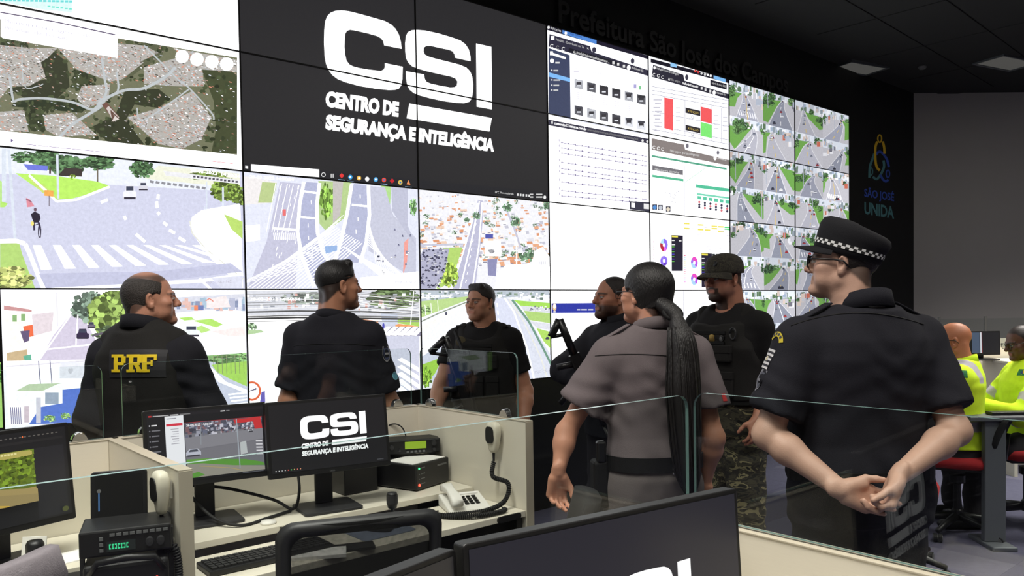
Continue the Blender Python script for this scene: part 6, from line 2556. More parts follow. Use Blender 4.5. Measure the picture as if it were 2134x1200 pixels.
    def collar(self, material, h=.045, r=.074, z=None, open_=.5, tilt=.25, name='collar', lay=True):
        """folded shirt collar round the neck, open in front"""
        s = self.s
        z = z or 1.468 * s
        mb = MB()
        n = 28
        prof = [(0.0, 0.0), (.001, h * .85), (.004, h), (.009, h * .98), (.020, h * .06), (.014, h * .02)] if lay else [(0, 0), (.002, h * .6), (.006, h), (.012, h), (.014, h * .5), (.012, 0)]
        a0, a1 = math.pi / 2 + open_ * .5, math.pi / 2 + 2 * math.pi - open_ * .5
        rings = []
        for i in range(n + 1):
            a = a0 + (a1 - a0) * i / n
            back = .5 - .5 * math.sin(a)
            ring = []
            for dr, dz in prof:
                rr = r + dr
                ring.append(Vector((rr * .98 * math.cos(a), rr * 1.02 * math.sin(a) - .028 * s, z + dz + back * tilt * .12 - (1 - back) * .012)))
            rings.append(ring)
        mb.loft(rings, True)
        o = mb.build(name, material, self.t, smooth=True)
        return o

    def trousers(self, material, g=.02, res=.012, seed=3, cols=None, amp=.004, zlo=.03):
        s = self.s
        f = Field((-.34, -.26, zlo), (.34, .3, 1.10 * s), res)
        sec = [x for x in self.secs(g * .8) if x[0] < 1.06 * s]
        f.stack(sec, .03)
        for sg in (-1, 1):
            f.cone((sg * .092 * s, -.012, .88 * s), (sg * .11 * s, .005, .50 * s), .085 * self.b + g, .064 * self.b + g, .04)
            f.cone((sg * .11 * s, .005, .50 * s), (sg * .115 * s, -.03, .07 * s), .064 * self.b + g, .052 + g, .03)
        if amp:
            f.wrinkle(amp * .7, 1.9, seed)
        f.cut((0, 0, zlo + .025), (0, 0, -1))
        f.cut((0, 0, 1.045 * s), (0, 0, 1))
        return self.piece('trousers', f, material, cols)

    def shoes(self, material='shoe_black'):
        s = self.s
        for sg in (-1, 1):
            f = Field((-.1, -.16, 0), (.1, .24, .16), .009)
            f.cone((0, -.06, .045), (0, .13, .038), .042, .040, .03)
            f.ell((0, .15, .035), (.045, .06, .034), .02)
            f.cone((0, -.06, .05), (0, -.05, .12), .042, .045, .02)
            f.cut((0, 0, .004), (0, 0, -1))
            V, Q = f.mesh()
            V = V + np.array((sg * .115 * s, -.01, 0))
            link('boot', npmesh('boot', V, Q), material, self.t)

    def belt(self, material, z=1.02, h=.05, g=.03, name='belt', parts=()):
        s = self.s
        sec = np.array(self.secs(g))
        mb = MB()
        rx, ry, cy = [np.interp(z * s, sec[:, 0], sec[:, i]) for i in (1, 2, 4)]
        n = 40
        rings = []
        for dr, dz in ((-.006, -h / 2), (0, -h / 2), (0, h / 2), (-.006, h / 2)):
            ring = []
            for i in range(n):
                a = 2 * math.pi * i / n
                c, q = math.cos(a), math.sin(a)
                e = 2 / 2.4
                ring.append(Vector(((rx + dr) * math.copysign(abs(c) ** e, c), cy + (ry + dr) * math.copysign(abs(q) ** e, q), z * s + dz)))
            rings.append(ring)
        mb.loft(rings, False)
        return mb.build(name, material, self.t, smooth=False)

    def hair(self, material, shape, name='hair'):
        """shape(field) adds hair in the head frame"""
        f = Field((-.14, -.19, -.2), (.14, .16, .17), .0042)
        shape(f)
        V, Q = f.mesh()
        V2 = self.hc + ((V - self.pivot) @ self.Rh.T + self.pivot) * self.hk
        return link(name, npmesh(name, V2, Q), material, self.t)

    def on_head(self, mb, name, material, smooth=True, bevel=0, parent=None):
        mb.v = [tuple(self.hp(p)) for p in mb.v]
        return mb.build(name, material, parent or self.t, smooth=smooth, bevel=bevel)

    def glasses(self, material, w=.062, thick=.0024, lens=True):
        fr = MB()
        for sg in (-1, 1):
            ring = [Vector((sg * .033 + x, .108 - .12 * max(0, abs(sg * .033 + x) - .02) ** 1.0 * .8, .001 + z)) for x, z in rrect(-.027, -.019, .027, .019, .009, 4)]
            fr.tube(ring + [ring[0], ring[1]], thick, 6, False)
        fr.tube([(-.007, .108, .006), (0, .111, .008), (.007, .108, .006)], thick, 6)
        o = self.on_head(fr, 'spectacles', material)
        for sg in (-1, 1):
            tm = MB().tube([(sg * .060, .103, .008), (sg * .072, .085, .010), (sg * .084, .02, .011), (sg * .086, -.012, .008), (sg * .083, -.03, -.012)], thick * 1.15, 6)
            self.on_head(tm, 'temple', material, parent=None).parent = o
            if lens:
                pts = [Vector((sg * .033 + x, .108 - .096 * max(0, abs(sg * .033 + x) - .02), .001 + z)) for x, z in rrect(-.026, -.018, .026, .018, .009, 4)]
                lm = MB().add(pts, [tuple(range(len(pts)))])
                self.on_head(lm, 'lens', 'glass', smooth=False).parent = o
        return o


mat('shoe_black', C(18), .5, var=.15)


def bvh_of(objs):
    V, P = [], []
    for o in objs:
        M = world_of(o)
        n = len(V)
        V += [M @ v.co for v in o.data.vertices]
        P += [tuple(i + n for i in p.vertices) for p in o.data.polygons]
    return BVHTree.FromPolygons(V, P)


def world_of(o):
    M = Matrix.LocRotScale(o.location, o.rotation_euler, o.scale)
    return world_of(o.parent) @ M if o.parent else M


def patch(person, target, px, py, w, h, draw, name, rollang=0.0, nx=12, ny=12, lift=.0022, up=Vector((0, 0, 1)), eye=None, dirv=None):
    """sew a flat badge onto a garment where the line of sight through (px,py) meets it"""
    bv = bvh_of([target])
    org = eye or EYE
    r = (dirv or ray(px, py)).normalized()
    loc, nrm, i, d = bv.ray_cast(org, r)
    if loc is None:
        print('patch missed', name, px, py)
        return None
    if nrm.dot(r) > 0:
        nrm = -nrm
    # average the normal a little so folds do not twist the badge
    xa = up.cross(nrm).normalized()
    ya = nrm.cross(xa)
    c, s_ = math.cos(rollang), math.sin(rollang)
    xa, ya = xa * c + ya * s_, ya * c - xa * s_
    cv = Canvas(lambda u, v: (u, v), 1.0, 0)
    cv.o = 0
    draw(cv)
    # lay every corner on the cloth
    Minv = world_of(person.t).inverted()
    out = []
    for (u, o_, v) in cv.v:
        p = loc + xa * ((u - .5) * w) + ya * ((.5 - v) * h)
        hit, hn, ii, dd = bv.ray_cast(p + nrm * .06, -nrm, .14)
        base = hit if hit is not None else p
        out.append(Minv @ (base + nrm * (lift + -o_ * 8)))
    cv.v = [tuple(p) for p in out]
    me = bpy.data.meshes.new(name)
    me.from_pydata(cv.v, [], cv.f)
    at = me.color_attributes.new('Col', 'FLOAT_COLOR', 'CORNER')
    arr = np.repeat(np.array(cv.c, dtype=np.float32), [len(f_) for f_ in cv.f], axis=0)
    at.data.foreach_set('color', arr.ravel())
    return link(name, me, 'print', person.t)


def gridrect(cv, x0, y0, x1, y1, col, n=6):
    for i in range(n):
        for j in range(n):
            cv._emit([(x0 + (x1 - x0) * a / n, y0 + (y1 - y0) * b / n) for a, b in ((i, j), (i + 1, j), (i + 1, j + 1), (i, j + 1))], [(0, 1, 2, 3)], col)
            cv.o -= cv.step
    cv.o += cv.step
# ---------------------------------------------------------------- the people
cloth_mat('navy', C(29, 29, 36))
cloth_mat('jacket_navy', C(30, 30, 36))
cloth_mat('black_tee', C(26, 25, 26))
cloth_mat('vest_black', C(33, 32, 31), .85, .2)
cloth_mat('uniform_grey', C(106, 97, 99), .9, .08)
cloth_mat('uniform_trousers', C(106, 99, 98), .9, .08)
cloth_mat('belt_black', C(22), .6)
cloth_mat('hivis', C(205, 240, 40), .8, .05)
cloth_mat('reflective', C(190, 186, 196), .35, .05)
cloth_mat('dark_trousers', C(42, 40, 44), .9, .12)
cloth_mat('cap_black', C(28, 28, 32), .85)
mat('gun_black', C(20, 20, 22), .35, var=.1)
mat('brass', C(150, 125, 70), .4, metal=.8)
mat('frame_black', C(14, 14, 18), .3, var=.05)


def camo(name, cols, scale=14):
    m = bpy.data.materials.new(name)
    m.use_nodes = True
    nt = m.node_tree
    p = nt.nodes['Principled BSDF']
    p.inputs['Roughness'].default_value = .9
    tc = nt.nodes.new('ShaderNodeTexCoord')
    n = nt.nodes.new('ShaderNodeTexNoise')
    n.inputs['Scale'].default_value = scale
    n.inputs['Detail'].default_value = 2.5
    n.inputs['Distortion'].default_value = 1.2
    mp = nt.nodes.new('ShaderNodeMapping')
    mp.inputs['Scale'].default_value = (1, 1, 1.9)
    nt.links.new(tc.outputs['Object'], mp.inputs[0])
    nt.links.new(mp.outputs[0], n.inputs['Vector'])
    r = nt.nodes.new('ShaderNodeValToRGB')
    r.color_ramp.interpolation = 'CONSTANT'
    e = r.color_ramp.elements
    e[0].position, e[0].color = 0, cols[0]
    e[1].position, e[1].color = .42, cols[1]
    for pos, c in ((.50, cols[2]), (.57, cols[3]), (.64, cols[0])):
        q = e.new(pos)
        q.color = c
    nt.links.new(n.outputs['Fac'], r.inputs[0])
    nt.links.new(r.outputs[0], p.inputs['Base Color'])
    MATS[name] = m


camo('camo', [C(38, 36, 32), C(66, 62, 48), C(48, 44, 38), C(132, 124, 92)], 11)
camo('camo_cap', [C(52, 49, 42), C(66, 62, 52), C(46, 44, 38), C(74, 70, 58)], 22)

BANG = [0, .7, 1.05, 1.35, 1.62, 1.95, 2.5, 3.15]


def W(p, px, py, Y):                     # pixel at depth -> a person's own frame
    v = aty(px, py, Y)
    M = Matrix.LocRotScale(p.t.location, p.t.rotation_euler, (1, 1, 1)).inverted()
    return np.array(M @ v)


def rifle(p, a, b, c, Y0, Y1, label, muzzle, holder):
    """slung carbine: a butt top, b butt toe, c where the stock tube meets the receiver (pixels)"""
    A, B, Cc = aty(*a, Y0), aty(*b, Y0), aty(*c, Y1)
    d = (Cc - A).normalized()
    t = thing('rifle', label, 'rifle', (0, 0, 0))
    MB().tube([A, A.lerp(Cc, .5), Cc], .022, 10).build('stock_tube', 'gun_black', t, smooth=True)
    MB().tube([A, A.lerp(B, .5), B], [.022, .020, .020], 8).build('butt_plate', 'gun_black', t, smooth=True)
    MB().tube([B, A.lerp(Cc, .42)], .010, 8).build('stock_strut', 'gun_black', t, smooth=True)
    E_ = Cc + d * .24
    side = d.cross(Vector((0, 1, 0))).normalized()
    up = side.cross(d)
    fr = lambda l, w, h: Cc + d * l + up * w * 0 + side * h
    rc = []
    for l in (0, .03, .2, .24):
        cpt = Cc + d * l
        rc.append([cpt + side * (.030 * x) + up * (.018 * y) for x, y in rrect(-1, -1, 1, 1, .3, 2)])
    MB().loft(rc).build('receiver', 'gun_black', t)
    MB().tube([Cc + d * .05 + side * -.02, Cc + d * .03 + side * -.11], [.016, .018], 8).build('pistol_grip', 'gun_black', t, smooth=True)
    MB().tube([Cc + d * .16 + side * -.02, Cc + d * .18 + side * -.10, Cc + d * .22 + side * -.17], .017, 8).build('magazine', 'gun_black', t, smooth=True)
    MB().tube([E_, E_ + d * .18], [.022, .018], 10).build('hand_guard', 'plastic_dark', t, smooth=True)
    MB().tube([E_ + d * .18, E_ + d * muzzle], .008, 8).build('barrel', 'gun_black', t, smooth=True)
    return t


def decal_letter(kind):
    def f(cv):
        r = lambda a, b, c, d: gridrect(cv, a, b, c, d, (236, 205, 30), 2)
        r(.16, 0, .44, 1)
        r(.0, .84, .60 if kind != 'R' else .54, 1)
        r(.0, 0, .16, .17)
        if kind in 'PR':
            r(.44, 0, .84, .17)
            r(.70, .10, .98, .48)
            r(.44, .44, .86, .60)
        if kind == 'R':
            cv._emit([(.50, .58), (.78, .58), (.98, .9), (.74, .98)], [(0, 1, 2, 3)], (236, 205, 30))
            r(.66, .84, 1.04, 1)
        if kind == 'F':
            r(.44, 0, 1.0, .17)
            r(.84, .17, 1.0, .34)
            r(.44, .42, .70, .57)
            r(.66, .34, .78, .65)
    return f


# --- the man with yellow letters on his back
A = Person('man in a dark navy jacket with yellow letters on his back, facing the screens', (-1.585, 3.44, 0), math.radians(-10), 1.752, C(196, 140, 115), (-50, 3, 0),
           dict(hair=C(50, 42, 38)[:3], hairline=(BANG, [.085, .075, .050, .012, -.022, -.030, -.070, -.082]), crop=.82, bald=.75, bald_y=.012, fat=1.0, neck=1.08, beard=.12), 1.10)
el = {'L': W(A, 196, 868, 3.40), 'R': W(A, 432, 852, 3.42)}
wr = {'L': np.array((-.09, .27, 1.12)), 'R': np.array((.10, .26, 1.10))}
A.arm('L', el['L'], wr['L'], (((.6, .5, .0), (0, -1, 0), (0, 0, 1)), dict(curl=.5)), start=.8)
A.arm('R', el['R'], wr['R'], (((-.6, .5, .0), (0, -1, 0), (0, 0, 1)), dict(curl=.5)), start=.8)
A.body()
A.hair('hair_grey', lambda f: (f.ell((0, -.016, .030), (.0805, .1015, .088), .004), f.cone((0, -.045, -.02), (0, -.052, -.07), .062, .050, .02), f.ell((0, .010, .105), (.052, .080, .060), .02, op='c'), f.cut((0, .030, 0), (0, 1, -.25)), f.cut((0, 0, -.080), (0, -.2, -1)), f.ell((-.085, .020, -.02), (.03, .036, .05), .006, op='c'), f.ell((.085, .020, -.02), (.03, .036, .05), .006, op='c')))
jk = A.shirt('jacket', 'jacket_navy', el, None, .024, (.088, .050), wr, wr_amp=.009, seed=4, b=1.12)
A.collar('jacket_navy', .06, .078, 1.478, .3, .3)
f = Field((-.3, -.25, .98), (.3, .26, 1.56), .0095)
f.stack([(z, rx * (.94 if z > 1.3 else 1), ry, cx, cy) for z, rx, ry, cx, cy in A.secs(.036, 1.13)], .03)
for sg in (-1, 1):
    f.cone((sg * .05, -.04, 1.485), (sg * .145, -.02, 1.452), .074, .060, .04)
    f.ell((sg * .275, -.01, 1.30), (.085, .15, .13), .02, op='c')
f.cut((0, 0, 1.0), (0, 0, -1))
f.cone((0, -.03, 1.45), (0, -.02, 1.62), .062, .08, .006, op='c')
f.wrinkle(.002, .8, 6)
vest = A.piece('vest', f, 'vest_black')
gridp = lambda c: (lambda cv: gridrect(cv, 0, 0, 1, 1, c, 8))
patch(A, vest, 281, 757, .235, .115, gridp((34, 34, 38)), 'back_panel', lift=.003)
for ch, x in (('P', 249), ('R', 281), ('F', 309)):
    patch(A, vest, x, 757, .068, .074, decal_letter(ch), 'letter_' + ch.lower(), lift=.006)
A.trousers('dark_trousers', res=.02)
A.shoes()

# --- officer in the short-sleeved navy shirt
B = Person('officer in a navy short-sleeved shirt seen from behind, black hair with a shaved line', (-.862, 3.86, 0), math.radians(-12), 1.812, C(178, 124, 96), (-42, 2, 0),
           dict(hair=(.010, .009, .009), hairline=(BANG, [.080, .072, .045, .010, -.020, -.030, -.075, -.085]), crop=.94, fat=1.0, beard=.25), 1.07)
el = {'L': W(B, 602, 838, 3.85), 'R': W(B, 812, 842, 3.88)}
wr = {'L': np.array((-.11, .25, 1.06)), 'R': np.array((.11, .25, 1.06))}
B.arm('L', el['L'], wr['L'], (((.7, .4, -.1), (0, -1, 0), (0, 0, 1)), dict(curl=.6)), 1.12)
B.arm('R', el['R'], wr['R'], (((-.7, .4, -.1), (0, -1, 0), (0, 0, 1)), dict(curl=.6)), 1.12)
B.body()
B.hair('hair_black', lambda f: (f.ell((0, -.012, .040), (.0800, .1025, .0895), .004), f.cone((-.034, .045, .108), (.034, .045, .108), .020, .020, .02), f.cut((0, .066, .06), (0, 1, -.42)), f.cut((0, -.02, .020), (0, .30, -1)), f.ell((.080, .040, .046), (.02, .042, .0035), .002, rot(0, .12, 0), op='c')))
sb = B.shirt('shirt', 'navy', el, .80, .017, (.079, .080), wr_amp=.008, seed=9)
B.collar('navy', .048, .070, 1.50, .5, .3)
B.trousers('dark_trousers', res=.02)
B.belt('belt_black')
B.shoes()


def shield(c0, c1):
    def f(cv):
        pts = [(.1, 0), (.9, 0), (.95, .5), (.75, .85), (.5, 1), (.25, .85), (.05, .5)]
        cv._emit(pts, [tuple(range(7))], c0)
        cv._emit([(.5 + (a - .5) * .75, .5 + (b - .5) * .78) for a, b in pts], [tuple(range(7))], c1)
        cv._emit([(.3, .4), (.7, .4), (.7, .52), (.3, .52)], [(0, 1, 2, 3)], c0)
    return f


def disc(c0, c1):
    def f(cv):
        for r, c in ((.5, c0), (.36, c1)):
            cv._emit([(.5 + r * math.cos(k * .5236), .5 + r * math.sin(k * .5236)) for k in range(12)], [tuple(range(12))], c)
    return f


patch(B, sb, 806, 738, .062, .078, shield((150, 148, 150), (60, 66, 96)), 'sleeve_badge')
patch(B, sb, 823, 783, .042, .042, disc((120, 180, 196), (86, 150, 172)), 'sleeve_disc')
for sg, px in ((-1, 622), (1, 768)):
    st = MB().box((-.062, -.022, 0), (.062, .022, .006), Matrix.Translation((sg * .150, -.02, 1.515)) @ Matrix.Rotation(sg * .46, 4, 'Y'))
    st.build('shoulder_strap', 'navy', B.t, bevel=.003)

# --- man in black T-shirt and vest, facing this way
Cm = Person('man in a black T-shirt and tactical vest facing the viewer, rifle slung', (-.185, 5.03, 0), math.radians(166), 1.725, C(190, 136, 108), (-22, 2, 0),
            dict(hair=(.014, .011, .010), hairline=(BANG, [.072, .070, .045, .0, -.020, -.030, -.075, -.085]), crop=.95, fat=1.02, beard=.33, neck=1.12), 1.12)
el = {'L': W(Cm, 1094, 815, 5.03), 'R': W(Cm, 921, 800, 4.98)}
wr = {'L': W(Cm, 1092, 890, 4.90), 'R': W(Cm, 902, 868, 4.85)}
Cm.arm('L', el['L'], wr['L'], (((0, .15, -1), (.9, -.3, 0), (0, 1, 0)), dict(curl=.45)), 1.18)
Cm.arm('R', el['R'], wr['R'], (((0, .3, -1), (-.9, -.3, 0), (0, 1, 0)), dict(curl=.45)), 1.18)
Cm.body()
Cm.hair('hair_brown', lambda f: (f.ell((0, -.012, .040), (.0795, .1015, .0885), .004), f.cone((-.038, .046, .102), (.038, .046, .102), .019, .019, .02), f.cut((0, .064, .06), (0, 1, -.5)), f.cut((0, -.02, .014), (0, .35, -1))))
sc_ = Cm.shirt('tshirt', 'black_tee', el, .62, .016, (.080, .078), wr_amp=.006, seed=12, b=1.13, scoop=.01)


def plate_vest(p, g, seed, z0=1.02, pouches=True):
    s = p.s
    f = Field((-.3, -.27, z0 * s - .05), (.3, .30, 1.56 * s), .0095)
    f.stack([(z, rx * (.80 if z > 1.30 * s else .98), ry, cx, cy) for z, rx, ry, cx, cy in p.secs(g, p.b * 1.01) if z < 1.43 * s], .02, 3.0)
    for sg in (-1, 1):
        f.cone((sg * .10 * s, .10, 1.36 * s), (sg * .125 * s, .0, 1.456 * s), .038, .036, .03)
        f.cone((sg * .125 * s, .0, 1.456 * s), (sg * .11 * s, -.12, 1.38 * s), .036, .038, .03)
        f.ell((sg * .27 * s, 0, 1.30 * s), (.09, .14, .12), .02, op='c')
    f.ell((0, .14, 1.475 * s), (.085, .10, .085), .02, op='c')
    f.ell((0, -.12, 1.475 * s), (.085, .10, .065), .02, op='c')
    f.cut((0, 0, z0 * s), (0, 0, -1))
    f.wrinkle(.0022, 1.3, seed)
    v = p.piece('tactical_vest', f, 'vest_black')
    bv = BVHTree.FromPolygons([x.co.copy() for x in v.data.vertices], [tuple(q.vertices) for q in v.data.polygons])
    if pouches:
        for x, z, w, h in ((-.10, 1.10, .075, .13), (-.01, 1.10, .075, .13), (.08, 1.10, .075, .13), (.11, 1.25, .07, .10), (-.09, 1.255, .09, .08), (.155, 1.12, .05, .11)):
            hit = bv.ray_cast(Vector((x * s, .6, z * s)), Vector((0, -1, 0)))
            if hit[0] is None:
                continue
            loc, nr = hit[0], hit[1]
            M = Matrix.Translation(loc) @ Matrix.Rotation(math.atan2(-nr.x, nr.y), 4, 'Z')
            po = MB().box((-w / 2, -.02, -h / 2), (w / 2, .028, h / 2), M).build('pouch', 'vest_black', v, bevel=.008)
            MB().box((-w / 2 - .002, -.005, h / 2 - .035), (w / 2 + .002, .032, h / 2 + .006), M).build('pouch_flap', 'vest_black', po, bevel=.004)
        for z in (1.31, 1.335, 1.36):
            hit = bv.ray_cast(Vector((0, .6, z * s)), Vector((0, -1, 0)))
            if hit[0] is not None:
                MB().box((-.10, -.004, -.008), (.10, .007, .008), Matrix.Translation(hit[0])).build('webbing', 'belt_black', v)
    return v, bv


vc, bvc = plate_vest(Cm, .034, 3)
hit = bvc.ray_cast(Vector((.105, .6, 1.365)), Vector((0, -1, 0)))
if hit[0] is not None:
    MB().lathe([(.034, 0), (.032, .004), (.018, .007), (0, .008)], 14, Matrix.Translation(hit[0]) @ Matrix.Rotation(-math.pi / 2, 4, 'X')).build('badge', mat('olive_badge', C(74, 66, 40), .7), Cm.t)
for sg in (-1, 1):
    MB().box((-.035, -.05, -.008), (.035, .05, .012), Matrix.Translation((sg * .135, -.01, 1.452))).build('shoulder_pad', 'vest_black', Cm.t, bevel=.008)
Cm.trousers('dark_trousers', res=.02)
Cm.belt('belt_black', g=.032)
Cm.shoes()
MB().tube([Vector(W(Cm, 1092, 886, 4.9)) + Vector((.03 * math.cos(a), .03 * math.sin(a), .012)) for a in np.linspace(0, 6.3, 14)], .007, 6).build('wristwatch', 'belt_black', Cm.t)
rifle(Cm, (929, 704), (896, 735), (958, 792), 4.70, 4.78, 'black rifle slung in front of the man facing the viewer', .42, None)
o = MB().tube(catmull([aty(948, 690, 4.86), aty(975, 760, 4.72), aty(985, 830, 4.72), aty(1000, 880, 4.76)], 6), .012, 6).build('sling', 'belt_black', None)
tag(o, 'black rifle sling hanging across the vest of the man facing the viewer', 'sling')

# --- bearded man in black jacket
D = Person('bearded man in a black jacket half hidden behind the woman', (.575, 4.50, 0), math.radians(122), 1.735, C(176, 120, 94), (-8, 4, 0),
           dict(hair=(.012, .009, .008), hairline=(BANG, [.095, .088, .050, .010, -.020, -.030, -.075, -.085]), crop=.88, beard='full', brow=.9, hs=1.02), 1.05)
el = {'L': W(D, 1300, 800, 4.30), 'R': W(D, 1176, 770, 4.42)}
wr = {'L': W(D, 1290, 830, 4.12), 'R': W(D, 1226, 796, 4.20)}
D.arm('L', el['L'], wr['L'], (((-.2, 1, -.2), (0, 0, -1), (1, 0, 0)), dict(curl=.7)), start=.8)
D.arm('R', el['R'], wr['R'], (((-.9, .3, -.1), (0, -.6, -.6), (0, .6, .6)), dict(curl=.8)), start=.8)
D.body()
D.hair('hair_brown', lambda f: (f.ell((0, -.016, .036), (.0792, .1, .088), .004), f.cut((0, .050, .06), (0, 1, -.6)), f.cut((0, -.02, .008), (0, .35, -1))))
D.shirt('jacket', 'jacket_navy', el, None, .026, (.088, .052), wr, wr_amp=.007, seed=14)
D.collar('jacket_navy', .06, .078, 1.465, .5, .3)
D.trousers('dark_trousers', res=.02)
D.shoes()
rifle(D, (1166, 666), (1148, 702), (1196, 738), 4.20, 4.22, 'black rifle held upright by the bearded man', .42, None)

# --- woman in grey uniform
E = Person('woman in a grey short-sleeved uniform with a long black ponytail, seen from behind', (.535, 3.06, 0), math.radians(10), 1.738, C(196, 140, 114), (32, 2, 0),
           dict(hair=(.010, .008, .008), hairline=(BANG, [.080, .07, .045, .010, -.020, -.045, -.090, -.095]), crop=.9, hs=.97, neck=.92, brow=.6), .97)
el = {'L': W(E, 1180, 900, 3.04), 'R': W(E, 1488, 912, 3.02)}
wr = {'L': W(E, 1163, 985, 2.98), 'R': W(E, 1470, 1000, 3.10)}
E.arm('L', el['L'], wr['L'], (((-.02, .25, -1), (.25, -1, -.1), (.9, .3, .1)), dict(curl=[.55, .6, .65, .7], thumb=(.45, .5, .3))), .88)
E.arm('R', el['R'], wr['R'], (((.0, .3, -1), (-.9, -.3, 0), (0, 1, 0)), dict(curl=.5)), .88)
E.body()


def hair_e(f):
    f.ell((0, -.016, .036), (.087, .108, .095), .004)
    f.cone((0, -.03, -.01), (0, -.055, -.05), .078, .066, .03)
    f.cut((0, .066, .05), (0, 1, -.5))
    f.cut((0, 0, -.075), (0, -.3, -1))
    f.ell((-.088, .035, -.02), (.03, .042, .05), .006, op='c')
    f.ell((.088, .035, -.02), (.03, .042, .05), .006, op='c')


E.hair('hair_black', hair_e)
kx = W(E, 1402, 655, 2.96)
pts = [W(E, x, y, Y) for x, y, Y in ((1372, 630, 2.98), (1402, 652, 2.93), (1416, 690, 2.90), (1422, 740, 2.88), (1424, 820, 2.86), (1428, 900, 2.86), (1432, 970, 2.87), (1440, 1035, 2.90))]
path = catmull([Vector(p) for p in pts], 5)
rad = np.interp(np.linspace(0, 1, len(path)), [0, .12, .2, .35, .55, .75, .9, 1], [.03, .036, .032, .054, .066, .060, .048, .010])
pt = MB().tube(path, [r * .86 for r in rad], 20).build('ponytail', 'hair_tail', E.t, smooth=True)
for k in range(26):
    rr = random.Random(k)
    a, q = rr.uniform(0, 6.28), rr.uniform(.75, 1.06)
    st = [path[i] + Vector((rad[i] * .9 * q * math.cos(a + i * .015), rad[i] * .86 * q * math.sin(a + i * .015), 0)) for i in range(9, len(path))]
    MB().tube(st, .0045, 5).build('hair_strand', 'hair_tail', pt, smooth=True)
c0, c1 = Vector(kx), Vector(pts[2])
MB().tube([path[5] + Vector((rad[5] * .95 * math.cos(a), rad[5] * .6 * math.sin(a), rad[5] * .7 * math.sin(a))) for a in np.linspace(0, 6.3, 16)], .008, 6).build('hair_tie', 'belt_black', E.t, smooth=True)
E.glasses('frame_black', lens=True, thick=.0016)
sh_e = E.shirt('shirt', 'uniform_grey', el, .66, .020, (.083, .100), wr_amp=.0085, seed=21, hem=.955)
E.collar('uniform_grey', .045, .066, 1.46, .5, .25)
E.trousers('uniform_trousers', g=.022, res=.012)
E.belt('belt_black', .99, .055, .035)
for k, z in enumerate((-.016, 0, .016)):
    MB().lathe([(.005, 0), (.004, .003), (0, .004)], 8, Matrix.Translation((.02, -.178, .974 + z)) @ Matrix.Rotation(math.pi / 2, 4, 'X')).build('belt_stud', 'chrome', E.t)
MB().box((-.03, -.05, -.14), (.03, .02, .04), Matrix.Translation((-.215, .0, .95))).build('holster', 'belt_black', E.t, bevel=.012)
MB().box((-.018, -.055, .0), (.018, -.02, .08), Matrix.Translation((-.215, .0, .985))).build('pistol_grip', 'gun_black', E.t, bevel=.008)
for sg in (-1, 1):
    MB().box((-.055, -.02, 0), (.055, .02, .006), Matrix.Translation((sg * .14, -.02, 1.475)) @ Matrix.Rotation(sg * .5, 4, 'Y')).build('shoulder_strap', 'uniform_grey', E.t, bevel=.003)
patch(E, sh_e, 1199, 748, .035, .06, shield((205, 205, 205), (170, 172, 176)), 'sleeve_badge')
patch(E, sh_e, 1509, 828, .022, .03, gridp((190, 50, 50)), 'sleeve_flag')
E.shoes()

# --- man in camouflage cap
Fm = Person('goateed man in a camouflage cap, black tactical vest and camouflage trousers', (1.165, 4.30, 0), math.radians(132), 1.832, C(186, 128, 104), (-10, -2, 0),
            dict(hair=(.016, .012, .010), hairline=(BANG, [.12, .10, .06, .010, -.020, -.030, -.075, -.085]), crop=.85, beard='goatee', fat=1.03, neck=1.12, hs=1.02), 1.10)
el = {'L': W(Fm, 1606, 800, 4.20), 'R': W(Fm, 1430, 790, 4.45)}
wr = {'L': W(Fm, 1580, 870, 4.05), 'R': W(Fm, 1418, 860, 4.30)}
Fm.arm('L', el['L'], wr['L'], (((0, .3, -1), (.9, -.3, 0), (0, 1, 0)), dict(curl=.45)), 1.15)
Fm.arm('R', el['R'], wr['R'], (((0, .3, -1), (-.9, -.3, 0), (0, 1, 0)), dict(curl=.45)), 1.15)
Fm.body()
Fm.shirt('tshirt', 'black_tee', el, .7, .018, (.078, .078), wr_amp=.007, seed=31, b=1.12, scoop=.02)
vf, bvf = plate_vest(Fm, .040, 8)
for dx, c, r in ((.005, 'brass', .022), (-.05, 'plastic_gray', .016)):
    hit = bvf.ray_cast(Vector((dx - .03, .6, 1.395)), Vector((0, -1, 0)))
    if hit[0] is not None:
        MB().lathe([(r, 0), (r * .95, .004), (r * .5, .007), (0, .008)], 14, Matrix.Translation(hit[0]) @ Matrix.Rotation(-math.pi / 2, 4, 'X')).build('chest_badge', c, Fm.t)
hit = bvf.ray_cast(Vector((-.14, .6, 1.42)), Vector((0, -1, 0)))
if hit[0] is not None:
    c = hit[0] + Vector((0, .012, 0))
    MB().tube([c + Vector((.018 * math.cos(a), .006, .03 * math.sin(a))) for a in np.linspace(0, 6.3, 14)], .005, 6).build('snap_hook', 'plastic_dark', Fm.t, smooth=True)
Fm.trousers('camo', g=.03, res=.012, amp=.008, seed=5)
Fm.belt('belt_black', 1.03, .06, .045)
Fm.shoes()
crown = MB()
rings = []
for z, rx, ry, cy in ((.028, .0905, .112, -.012), (.045, .092, .114, -.012), (.085, .088, .110, -.012), (.112, .074, .094, -.012), (.130, .048, .062, -.014), (.138, .016, .02, -.014)):
    rings.append([Vector((rx * math.cos(a), cy + ry * math.sin(a), z + .012 * math.sin(a) * 0)) for a in np.linspace(0, 2 * math.pi, 33)[:-1]])
crown.loft(rings)
cap = Fm.on_head(crown, 'cap', 'camo_cap')
bill = MB()
N = 14
